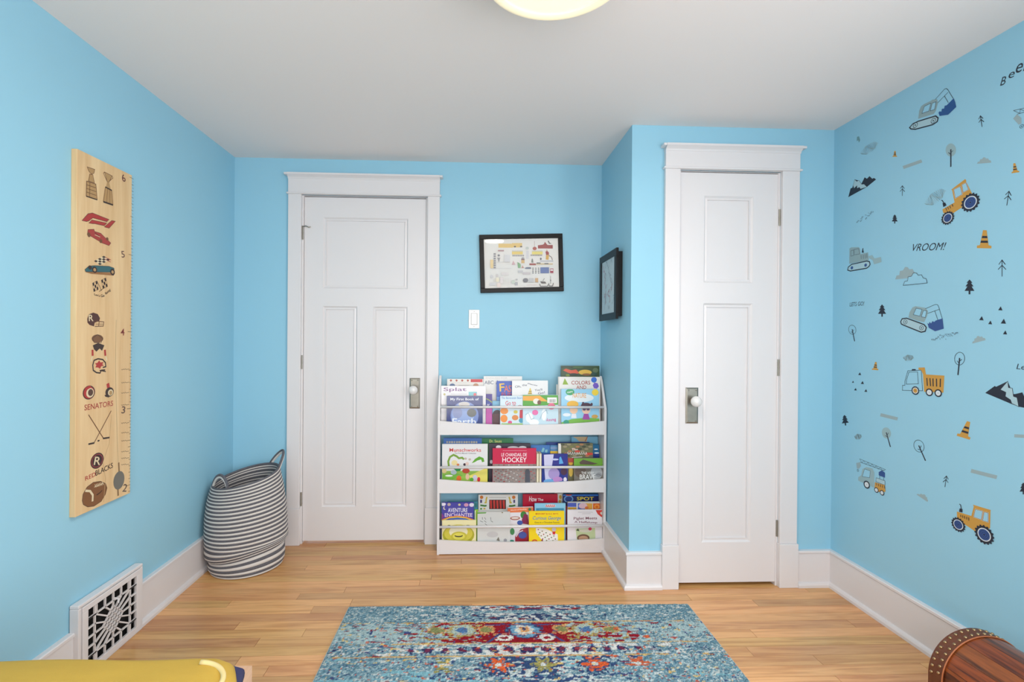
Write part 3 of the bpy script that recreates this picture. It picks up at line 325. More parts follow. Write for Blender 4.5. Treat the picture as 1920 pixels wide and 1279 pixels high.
('round_tree_decal','round tree wall sticker with filled grey-teal crown,under the upper excavator',1.7546,1.9006,[('p',(150,180,186),[(0.0197,0.0111),(0.0189,0.0039),(0.0162,-0.0018),(0.0119,-0.0056),(0.0065,-0.007),(0.0004,-0.0059),(-0.0057,-0.0024),(-0.0113,0.0032),(-0.0158,0.0104),(-0.0187,0.0184),(-0.0197,0.0264),(-0.0188,0.0337),(-0.016,0.0395),(-0.0117,0.0433),(-0.0061,0.0445),(-0.0,0.0433),(0.0061,0.0396),(0.0116,0.034),(0.0159,0.0269),(0.0187,0.019)]),('l',(24,31,48),0.0048,[(0.0002,0.0213),(0.0008,-0.0445)]),('l',(24,31,48),0.0022,[(0.0003,0.0081),(0.0092,0.0135)]),('l',(24,31,48),0.0022,[(0.0004,0.0011),(-0.0087,0.0134)])],None),
('round_tree_decal','small round tree wall sticker with filled grey crown,leaning over the crane truck',2.0263,0.7953,[('p',(150,180,186),[(0.0216,0.0253),(0.023,0.0181),(0.0223,0.0108),(0.0194,0.0039),(0.0146,-0.0018),(0.0084,-0.0058),(0.0014,-0.0077),(-0.0058,-0.0073),(-0.0125,-0.0046),(-0.0179,0.0002),(-0.0215,0.0065),(-0.023,0.0138),(-0.0222,0.0213),(-0.0192,0.0283),(-0.0143,0.034),(-0.0079,0.0379),(-0.0008,0.0397),(0.0063,0.0391),(0.0128,0.0363),(0.0181,0.0315)]),('l',(24,31,48),0.0048,[(-0.0006,0.0183),(0.021,-0.0397)]),('l',(24,31,48),0.0022,[(0.0037,0.0066),(0.0106,0.0187)]),('l',(24,31,48),0.0022,[(0.0061,0.0004),(-0.0067,0.0039)])],None),
('round_tree_decal','outlined round tree wall sticker right beside the closet corner below LETS GO',2.2196,1.2422,[('o',(24,31,48),0.0018,[(0.0214,0.0195),(0.0222,0.0128),(0.0208,0.0065),(0.0173,0.0011),(0.0123,-0.0027),(0.006,-0.0047),(-0.0009,-0.0046),(-0.0077,-0.0025),(-0.0138,0.0016),(-0.0185,0.0071),(-0.0214,0.0137),(-0.0222,0.0205),(-0.0207,0.0269),(-0.0172,0.0323),(-0.012,0.0361),(-0.0056,0.038),(0.0013,0.0378),(0.0081,0.0355),(0.0141,0.0314),(0.0186,0.0259)]),('l',(24,31,48),0.0048,[(-0.0004,0.0189),(0.015,-0.038)]),('l',(24,31,48),0.0022,[(0.0027,0.0074),(0.0103,0.0164)]),('l',(24,31,48),0.0022,[(0.0043,0.0014),(-0.0075,0.0076)])],None),
('round_tree_decal','outlined round tree wall sticker above the dump truck bed',1.7145,1.1234,[('o',(24,31,48),0.0018,[(0.0184,0.0174),(0.0169,0.0103),(0.0137,0.0039),(0.0092,-0.001),(0.0038,-0.0041),(-0.0019,-0.0049),(-0.0076,-0.0035),(-0.0124,0.0001),(-0.0161,0.0056),(-0.0181,0.0123),(-0.0184,0.0197),(-0.0168,0.0269),(-0.0135,0.0333),(-0.0089,0.0382),(-0.0035,0.0412),(0.0023,0.0419),(0.0079,0.0403),(0.0126,0.0367),(0.0162,0.0312),(0.0182,0.0246)]),('l',(24,31,48),0.0048,[(0.0004,0.021),(-0.0053,-0.0419)]),('l',(24,31,48),0.0022,[(-0.0007,0.0085),(0.0084,0.0163)]),('l',(24,31,48),0.0022,[(-0.0013,0.0018),(-0.009,0.0106)])],None),
('round_tree_decal','outlined round tree wall sticker leaning left,right of the crane truck',1.8701,0.774,[('o',(24,31,48),0.0018,[(0.0162,0.0261),(0.0187,0.0192),(0.0191,0.0119),(0.0174,0.0048),(0.0136,-0.0015),(0.0082,-0.0063),(0.0017,-0.0091),(-0.0053,-0.0097),(-0.0121,-0.008),(-0.0181,-0.004),(-0.0227,0.0017),(-0.0253,0.0086),(-0.0257,0.0161),(-0.0238,0.0234),(-0.02,0.0297),(-0.0144,0.0345),(-0.0078,0.0372),(-0.0008,0.0376),(0.006,0.0357),(0.0119,0.0317)]),('l',(24,31,48),0.0048,[(-0.0042,0.0162),(0.0257,-0.0376)]),('l',(24,31,48),0.0022,[(0.0018,0.0053),(0.0066,0.0181)]),('l',(24,31,48),0.0022,[(0.005,-0.0005),(-0.0078,0.0011)])],None),
('scribble_decal','slanted scribbled grey oval wall sticker near the ceiling corner',2.1317,2.0721,[('l',(158,182,186),0.0011,[(-0.0435,-0.0084),(-0.0321,-0.0124),(-0.0493,-0.001),(-0.0422,-0.0084),(-0.0239,-0.0164),(-0.0434,0.0045),(-0.0395,-0.0083),(-0.0192,-0.0186),(-0.0364,0.0086),(-0.0347,-0.0079),(-0.0165,-0.0202),(-0.0302,0.0119),(-0.0278,-0.0072),(-0.0145,-0.0213),(-0.0256,0.0144),(-0.0193,-0.0063),(-0.0119,-0.0219),(-0.023,0.0162),(-0.0104,-0.0053),(-0.0077,-0.0218),(-0.0218,0.0174),(-0.0023,-0.0045),(-0.0015,-0.021),(-0.0212,0.0183),(0.004,-0.0039),(0.0062,-0.0198),(-0.0197,0.0189),(0.0082,-0.0036),(0.0145,-0.0181),(-0.0165,0.0196),(0.0104,-0.0037),(0.0222,-0.0164),(-0.0109,0.0203),(0.0117,-0.0038),(0.0283,-0.0147),(-0.0033,0.021),(0.0133,-0.0038),(0.0321,-0.0131),(0.0056,0.0216),(0.0161,-0.0035),(0.0338,-0.0117),(0.0145,0.0219),(0.0209,-0.0027),(0.0342,-0.0102),(0.0223,0.0215),(0.0276,-0.0014),(0.0344,-0.0085),(0.0284,0.0203),(0.0354,0.0003),(0.0354,-0.0061),(0.033,0.018),(0.0431,0.0023),(0.0378,-0.0026),(0.0371,0.0139),(0.0493,0.005),(0.0397,0.0053)])],None),
('scribble_decal','slanted scribbled grey oval wall sticker behind the nose-down tractor',1.8154,1.7598,[('l',(158,182,186),0.0011,[(-0.0379,-0.0168),(-0.0274,-0.0195),(-0.0435,-0.0093),(-0.0366,-0.0165),(-0.0198,-0.0228),(-0.0387,-0.0021),(-0.0342,-0.016),(-0.0154,-0.0245),(-0.0329,0.0036),(-0.03,-0.0148),(-0.0129,-0.0259),(-0.0276,0.0083),(-0.0239,-0.013),(-0.0111,-0.0269),(-0.0237,0.0118),(-0.0165,-0.0107),(-0.0087,-0.0271),(-0.0215,0.0142),(-0.0086,-0.0082),(-0.005,-0.0264),(-0.0206,0.0158),(-0.0015,-0.006),(0.0004,-0.0246),(-0.02,0.0168),(0.0041,-0.0044),(0.0072,-0.022),(-0.0188,0.0178),(0.0077,-0.0035),(0.0145,-0.0188),(-0.016,0.019),(0.0097,-0.0031),(0.0211,-0.0157),(-0.0111,0.0207),(0.0109,-0.0031),(0.0264,-0.0129),(-0.0043,0.0227),(0.0122,-0.0028),(0.0296,-0.0105),(0.0035,0.0247),(0.0147,-0.002),(0.0311,-0.0087),(0.0114,0.0263),(0.0189,-0.0004),(0.0313,-0.0069),(0.0183,0.0271),(0.0248,0.002),(0.0313,-0.0049),(0.0239,0.0267),(0.0316,0.0051),(0.0321,-0.0021),(0.0281,0.0248),(0.0382,0.0086),(0.034,0.0022),(0.0321,0.0208),(0.0435,0.0125),(0.035,0.0115)])],None),
('scribble_decal','small scribbled grey puff wall sticker above the dump truck cab',1.9232,1.1374,[('l',(158,182,186),0.0011,[(-0.024,-0.0018),(-0.0198,-0.005),(-0.0244,0.003),(-0.0233,-0.0018),(-0.0171,-0.008),(-0.02,0.0058),(-0.022,-0.002),(-0.0156,-0.0097),(-0.0155,0.0077),(-0.0197,-0.0021),(-0.0148,-0.0108),(-0.0116,0.0091),(-0.0162,-0.0023),(-0.0142,-0.0117),(-0.0087,0.0102),(-0.0119,-0.0024),(-0.0131,-0.0122),(-0.0069,0.0111),(-0.0074,-0.0025),(-0.0111,-0.0125),(-0.006,0.0117),(-0.0033,-0.0027),(-0.0079,-0.0125),(-0.0054,0.0121),(-0.0001,-0.0028),(-0.0038,-0.0124),(-0.0046,0.0124),(0.002,-0.003),(0.0007,-0.0121),(-0.0028,0.0125),(0.0031,-0.0032),(0.0049,-0.0117),(0.0,0.0125),(0.0036,-0.0034),(0.0083,-0.0112),(0.0039,0.0124),(0.0044,-0.0035),(0.0106,-0.0106),(0.0083,0.0121),(0.0058,-0.0035),(0.0119,-0.0099),(0.0126,0.0115),(0.0084,-0.0035),(0.0126,-0.009),(0.0163,0.0107),(0.012,-0.0032),(0.0132,-0.008),(0.0189,0.0095),(0.0163,-0.0029),(0.0144,-0.0066),(0.0204,0.0078),(0.0206,-0.0023),(0.0166,-0.0048),(0.0212,0.0051),(0.0244,-0.0012),(0.0199,-0.0002)])],None),
('scribble_decal','small scribbled grey puff wall sticker above the crane truck',2.1796,0.7648,[('l',(158,182,186),0.0011,[(-0.0214,-0.0048),(-0.0176,-0.0076),(-0.0218,0.0001),(-0.0208,-0.0048),(-0.0153,-0.0104),(-0.0179,0.0036),(-0.0196,-0.0048),(-0.0139,-0.0119),(-0.0139,0.0062),(-0.0175,-0.0046),(-0.0132,-0.013),(-0.0104,0.0083),(-0.0145,-0.0043),(-0.0126,-0.0138),(-0.0078,0.0099),(-0.0106,-0.0038),(-0.0117,-0.0142),(-0.0062,0.011),(-0.0066,-0.0033),(-0.0099,-0.0142),(-0.0054,0.0118),(-0.003,-0.0029),(-0.007,-0.0139),(-0.0049,0.0123),(-0.0001,-0.0026),(-0.0034,-0.0132),(-0.0042,0.0127),(0.0017,-0.0025),(0.0006,-0.0122),(-0.0026,0.0131),(0.0027,-0.0026),(0.0044,-0.0112),(-0.0001,0.0135),(0.0032,-0.0027),(0.0074,-0.0102),(0.0034,0.0139),(0.0039,-0.0027),(0.0095,-0.0093),(0.0073,0.0142),(0.0052,-0.0025),(0.0106,-0.0083),(0.0112,0.0142),(0.0074,-0.0021),(0.0112,-0.0074),(0.0145,0.0139),(0.0107,-0.0014),(0.0117,-0.0062),(0.0168,0.013),(0.0145,-0.0004),(0.0128,-0.0046),(0.0182,0.0114),(0.0184,0.0008),(0.0148,-0.0024),(0.0189,0.0086),(0.0218,0.0025),(0.0177,0.0029)])],None),
('leaf_smudge_decal','small grey-green leaf smudge wall sticker at the top of the closet corner',2.1928,2.1384,[('p',(110,150,155),[(-0.0087,0.0157),(0.0026,0.014),(0.0098,-0.0067),(0.003,-0.0157),(-0.0014,-0.0021),(-0.0098,-0.0046)])],None),
('gravel_decal','dotted gravel line wall sticker under the small mountains',2.1508,1.7694,[('p',(90,110,125),[(-0.0492,-0.0139),(-0.0502,-0.0106),(-0.0468,-0.0132),(-0.0459,-0.0165)]),('p',(90,110,125),[(-0.0471,-0.0119),(-0.048,-0.0086),(-0.0447,-0.0112),(-0.0437,-0.0145)]),('p',(90,110,125),[(-0.0429,-0.0127),(-0.0438,-0.0094),(-0.0405,-0.012),(-0.0395,-0.0153)]),('p',(90,110,125),[(-0.0415,-0.0096),(-0.0425,-0.0063),(-0.0392,-0.0089),(-0.0382,-0.0122)]),('p',(90,110,125),[(-0.0395,-0.0075),(-0.0404,-0.0041),(-0.0371,-0.0068),(-0.0361,-0.0101)]),('p',(90,110,125),[(-0.0342,-0.0097),(-0.0352,-0.0064),(-0.0319,-0.009),(-0.0309,-0.0123)]),('p',(90,110,125),[(-0.0269,-0.0149),(-0.0279,-0.0116),(-0.0246,-0.0142),(-0.0236,-0.0175)]),('p',(90,110,125),[(-0.0247,-0.013),(-0.0257,-0.0097),(-0.0224,-0.0123),(-0.0215,-0.0156)]),('p',(90,110,125),[(-0.0219,-0.012),(-0.0229,-0.0087),(-0.0196,-0.0113),(-0.0187,-0.0146)]),('p',(90,110,125),[(-0.0249,-0.0029),(-0.0259,0.0004),(-0.0226,-0.0022),(-0.0216,-0.0055)]),('p',(90,110,125),[(-0.0184,-0.007),(-0.0194,-0.0037),(-0.0161,-0.0063),(-0.0152,-0.0096)]),('p',(90,110,125),[(-0.0188,-0.0015),(-0.0198,0.0018),(-0.0165,-0.0008),(-0.0156,-0.0041)]),('p',(90,110,125),[(-0.0176,0.0016),(-0.0185,0.0049),(-0.0153,0.0023),(-0.0143,-0.001)]),('p',(90,110,125),[(-0.0159,0.0042),(-0.0169,0.0075),(-0.0136,0.0049),(-0.0127,0.0016)]),('p',(90,110,125),[(-0.0117,0.0032),(-0.0127,0.0065),(-0.0094,0.0039),(-0.0085,0.0006)]),('p',(90,110,125),[(0.0024,-0.0117),(0.0015,-0.0085),(0.0046,-0.011),(0.0056,-0.0143)]),('p',(90,110,125),[(0.0039,-0.009),(0.003,-0.0058),(0.0062,-0.0083),(0.0071,-0.0116)]),('p',(90,110,125),[(0.0064,-0.0076),(0.0055,-0.0044),(0.0086,-0.0069),(0.0096,-0.0102)]),('p',(90,110,125),[(0.0089,-0.0063),(0.0079,-0.003),(0.0111,-0.0056),(0.0121,-0.0088)]),('p',(90,110,125),[(0.0023,0.0079),(0.0014,0.0112),(0.0046,0.0086),(0.0055,0.0053)]),('p',(90,110,125),[(0.0071,0.006),(0.0061,0.0093),(0.0093,0.0067),(0.0102,0.0034)]),('p',(90,110,125),[(0.0143,0.0006),(0.0134,0.0039),(0.0165,0.0013),(0.0174,-0.0019)]),('p',(90,110,125),[(0.0183,-0.0002),(0.0174,0.003),(0.0205,0.0004),(0.0214,-0.0028)]),('p',(90,110,125),[(0.0223,-0.0011),(0.0214,0.0021),(0.0245,-0.0005),(0.0255,-0.0037)]),('p',(90,110,125),[(0.0251,-0.0003),(0.0242,0.003),(0.0273,0.0004),(0.0282,-0.0028)]),('p',(90,110,125),[(0.0197,0.0123),(0.0188,0.0155),(0.0219,0.0129),(0.0228,0.0097)]),('p',(90,110,125),[(0.0276,0.0059),(0.0266,0.0091),(0.0298,0.0065),(0.0307,0.0033)]),('p',(90,110,125),[(0.0308,0.006),(0.0299,0.0093),(0.033,0.0067),(0.0339,0.0035)]),('p',(90,110,125),[(0.0322,0.0088),(0.0313,0.0121),(0.0344,0.0095),(0.0353,0.0063)]),('p',(90,110,125),[(0.0328,0.0128),(0.0319,0.016),(0.035,0.0134),(0.0359,0.0102)]),('p',(90,110,125),[(0.0375,0.0108),(0.0366,0.014),(0.0397,0.0114),(0.0406,0.0082)]),('p',(90,110,125),[(0.0384,0.0143),(0.0375,0.0175),(0.0406,0.015),(0.0415,0.0118)]),('p',(90,110,125),[(0.045,0.0096),(0.0441,0.0128),(0.0471,0.0103),(0.048,0.0071)]),('p',(90,110,125),[(0.0471,0.0113),(0.0462,0.0145),(0.0493,0.0119),(0.0502,0.0088)])],None),
('gravel_decal','dotted gravel line wall sticker under the lower excavator bucket',1.7719,1.2236,[('p',(90,110,125),[(-0.0534,-0.0128),(-0.0529,-0.0096),(-0.0508,-0.0122),(-0.0513,-0.0154)]),('p',(90,110,125),[(-0.051,-0.0108),(-0.0505,-0.0076),(-0.0483,-0.0101),(-0.0488,-0.0133)]),('p',(90,110,125),[(-0.047,-0.014),(-0.0465,-0.0108),(-0.0444,-0.0134),(-0.0449,-0.0166)]),('p',(90,110,125),[(-0.0448,-0.0111),(-0.0443,-0.008),(-0.0422,-0.0105),(-0.0427,-0.0137)]),('p',(90,110,125),[(-0.0413,-0.0132),(-0.0408,-0.0101),(-0.0386,-0.0126),(-0.0392,-0.0158)]),('p',(90,110,125),[(-0.0385,-0.0126),(-0.0379,-0.0094),(-0.0358,-0.012),(-0.0364,-0.0152)]),('p',(90,110,125),[(-0.0366,-0.0087),(-0.0361,-0.0055),(-0.034,-0.008),(-0.0345,-0.0112)]),('p',(90,110,125),[(-0.0341,-0.0069),(-0.0336,-0.0037),(-0.0315,-0.0063),(-0.032,-0.0095)]),('p',(90,110,125),[(-0.0307,-0.0085),(-0.0302,-0.0053),(-0.0281,-0.0079),(-0.0286,-0.011)]),('p',(90,110,125),[(-0.0285,-0.0057),(-0.028,-0.0025),(-0.026,-0.005),(-0.0265,-0.0082)]),('p',(90,110,125),[(-0.0269,-0.001),(-0.0264,0.0021),(-0.0243,-0.0004),(-0.0248,-0.0036)]),('p',(90,110,125),[(-0.0236,-0.0023),(-0.0231,0.0009),(-0.021,-0.0017),(-0.0215,-0.0048)]),('p',(90,110,125),[(-0.0186,-0.0097),(-0.0181,-0.0066),(-0.0161,-0.0091),(-0.0166,-0.0123)]),('p',(90,110,125),[(-0.0195,0.004),(-0.019,0.0071),(-0.0169,0.0046),(-0.0174,0.0014)]),('p',(90,110,125),[(-0.0169,0.005),(-0.0164,0.0081),(-0.0143,0.0056),(-0.0148,0.0025)]),('p',(90,110,125),[(-0.0112,-0.0051),(-0.0107,-0.002),(-0.0086,-0.0045),(-0.0091,-0.0076)]),('p',(90,110,125),[(-0.0104,0.0024),(-0.0099,0.0055),(-0.0078,0.003),(-0.0083,-0.0001)]),('p',(90,110,125),[(-0.0062,-0.0021),(-0.0057,0.001),(-0.0037,-0.0015),(-0.0042,-0.0046)]),('p',(90,110,125),[(-0.0039,-0.0001),(-0.0034,0.003),(-0.0014,0.0005),(-0.0019,-0.0026)]),('p',(90,110,125),[(-0.002,0.0035),(-0.0016,0.0066),(0.0005,0.0041),(-0.0,0.001)]),('p',(90,110,125),[(0.0047,-0.0108),(0.0052,-0.0077),(0.0072,-0.0102),(0.0067,-0.0133)]),('p',(90,110,125),[(0.0025,0.0079),(0.003,0.011),(0.005,0.0085),(0.0045,0.0054)]),('p',(90,110,125),[(0.0065,0.0037),(0.0069,0.0068),(0.009,0.0043),(0.0085,0.0012)]),('p',(90,110,125),[(0.008,0.0084),(0.0085,0.0115),(0.0105,0.009),(0.01,0.0059)]),('p',(90,110,125),[(0.013,0.0006),(0.0134,0.0037),(0.0154,0.0012),(0.0149,-0.0019)]),('p',(90,110,125),[(0.0138,0.0078),(0.0143,0.0109),(0.0163,0.0084),(0.0158,0.0053)]),('p',(90,110,125),[(0.0169,0.0068),(0.0174,0.0099),(0.0193,0.0074),(0.0189,0.0043)]),('p',(90,110,125),[(0.0212,0.001),(0.0217,0.0041),(0.0237,0.0016),(0.0232,-0.0015)]),('p',(90,110,125),[(0.0221,0.0083),(0.0225,0.0114),(0.0245,0.0089),(0.024,0.0058)]),('p',(90,110,125),[(0.0256,0.0054),(0.0261,0.0085),(0.0281,0.006),(0.0276,0.0029)]),('p',(90,110,125),[(0.0294,0.0016),(0.0299,0.0046),(0.0319,0.0021),(0.0314,-0.0009)]),('p',(90,110,125),[(0.0293,0.0124),(0.0298,0.0154),(0.0317,0.0129),(0.0312,0.0099)]),('p',(90,110,125),[(0.0319,0.013),(0.0323,0.0161),(0.0343,0.0136),(0.0338,0.0105)]),('p',(90,110,125),[(0.035,0.0115),(0.0355,0.0146),(0.0374,0.0121),(0.037,0.009)]),('p',(90,110,125),[(0.039,0.0069),(0.0395,0.0099),(0.0414,0.0074),(0.0409,0.0044)]),('p',(90,110,125),[(0.0412,0.009),(0.0416,0.012),(0.0436,0.0096),(0.0431,0.0065)]),('p',(90,110,125),[(0.0429,0.0125),(0.0434,0.0155),(0.0453,0.0131),(0.0449,0.01)]),('p',(90,110,125),[(0.0457,0.0123),(0.0462,0.0153),(0.0481,0.0128),(0.0476,0.0098)]),('p',(90,110,125),[(0.0481,0.0136),(0.0485,0.0166),(0.0505,0.0141),(0.05,0.0111)]),('p',(90,110,125),[(0.051,0.0126),(0.0515,0.0156),(0.0534,0.0131),(0.053,0.0101)])],None),
('triangle_decal','black triangle wall sticker in the cluster right of the lower excavator',1.5782,1.3164,[('p',(24,31,48),[(-0.0067,-0.0055),(0.0012,0.007),(0.0067,-0.007)])],'black triangles right of the lower excavator'),
('triangle_decal','black triangle wall sticker in the cluster right of the lower excavator',1.6392,1.286,[('p',(24,31,48),[(-0.0076,-0.0062),(0.0014,0.0077),(0.0076,-0.0077)])],'black triangles right of the lower excavator'),
('triangle_decal','black triangle wall sticker in the cluster right of the lower excavator',1.6102,1.2703,[('p',(24,31,48),[(-0.0065,-0.0055),(0.0012,0.0066),(0.0065,-0.0066)])],'black triangles right of the lower excavator'),
('triangle_decal','black triangle wall sticker in the cluster right of the lower excavator',1.5684,1.2728,[('p',(24,31,48),[(-0.0082,-0.0071),(0.0015,0.0086),(0.0082,-0.0086)])],'black triangles right of the lower excavator'),
('triangle_decal','black triangle wall sticker in the cluster right of the lower excavator',1.5629,1.2352,[('p',(24,31,48),[(-0.0065,-0.0059),(0.0012,0.0068),(0.0065,-0.0068)])],'black triangles right of the lower excavator'),
('triangle_decal','small navy triangle wall sticker in the cluster left of the dump truck',2.1735,1.0557,[('p',(24,31,48),[(-0.0085,-0.0064),(0.0016,0.0064),(0.0085,-0.0059)])],'navy triangles left of the dump truck'),
('triangle_decal','small navy triangle wall sticker in the cluster left of the dump truck',2.2126,1.0155,[('p',(24,31,48),[(-0.0064,-0.0048),(0.0012,0.0048),(0.0064,-0.0042)])],'navy triangles left of the dump truck'),
('triangle_decal','small navy triangle wall sticker in the cluster left of the dump truck',2.1577,1.0166,[('p',(24,31,48),[(-0.0091,-0.007),(0.0017,0.007),(0.0091,-0.0062)])],'navy triangles left of the dump truck'),
('triangle_decal','small navy triangle wall sticker in the cluster left of the dump truck',2.1976,0.9821,[('p',(24,31,48),[(-0.0079,-0.006),(0.0015,0.006),(0.0079,-0.0051)])],'navy triangles left of the dump truck'),
('triangle_decal','small navy triangle wall sticker in the cluster left of the dump truck',2.1377,0.9823,[('p',(24,31,48),[(-0.0082,-0.0065),(0.0015,0.0065),(0.0082,-0.0054)])],'navy triangles left of the dump truck'),
('lettering_decal','hand-lettered VROOM! wall sticker between the tractor and the clouds',1.8452,1.5757,[('t',(24,31,48),'VROOM!',0.0025,-0.0011,0.1417,0.0287,-0.1488,0.25)],None),
('lettering_decal','small hand-lettered LETS GO! wall sticker beside the closet corner',2.1942,1.3778,[('t',(24,31,48),'LETS GO!',0.0008,-0.0003,0.0834,0.0188,-0.0144,0.1)],None),
('lettering_decal','hand-lettered Beep wall sticker climbing near the ceiling',1.5372,2.0919,[('t',(24,31,48),'B',-0.0374,-0.0098,0.015,0.0268,-0.1845,0.1),('t',(24,31,48),'e',-0.0131,-0.0033,0.0183,0.0184,-0.1954,0.1),('t',(24,31,48),'e',0.0097,0.007,0.0196,0.0281,-0.2046,0.1),('t',(24,31,48),'p',0.035,0.0024,0.0209,0.029,-0.2108,0.1)],None),
('lettering_decal','hand-lettered Lets go wall sticker above the large mountain',1.5041,1.1225,[('t',(24,31,48),'Lets',0.0003,-0.0001,0.0441,0.0178,-0.0455,0.2)],None),
]
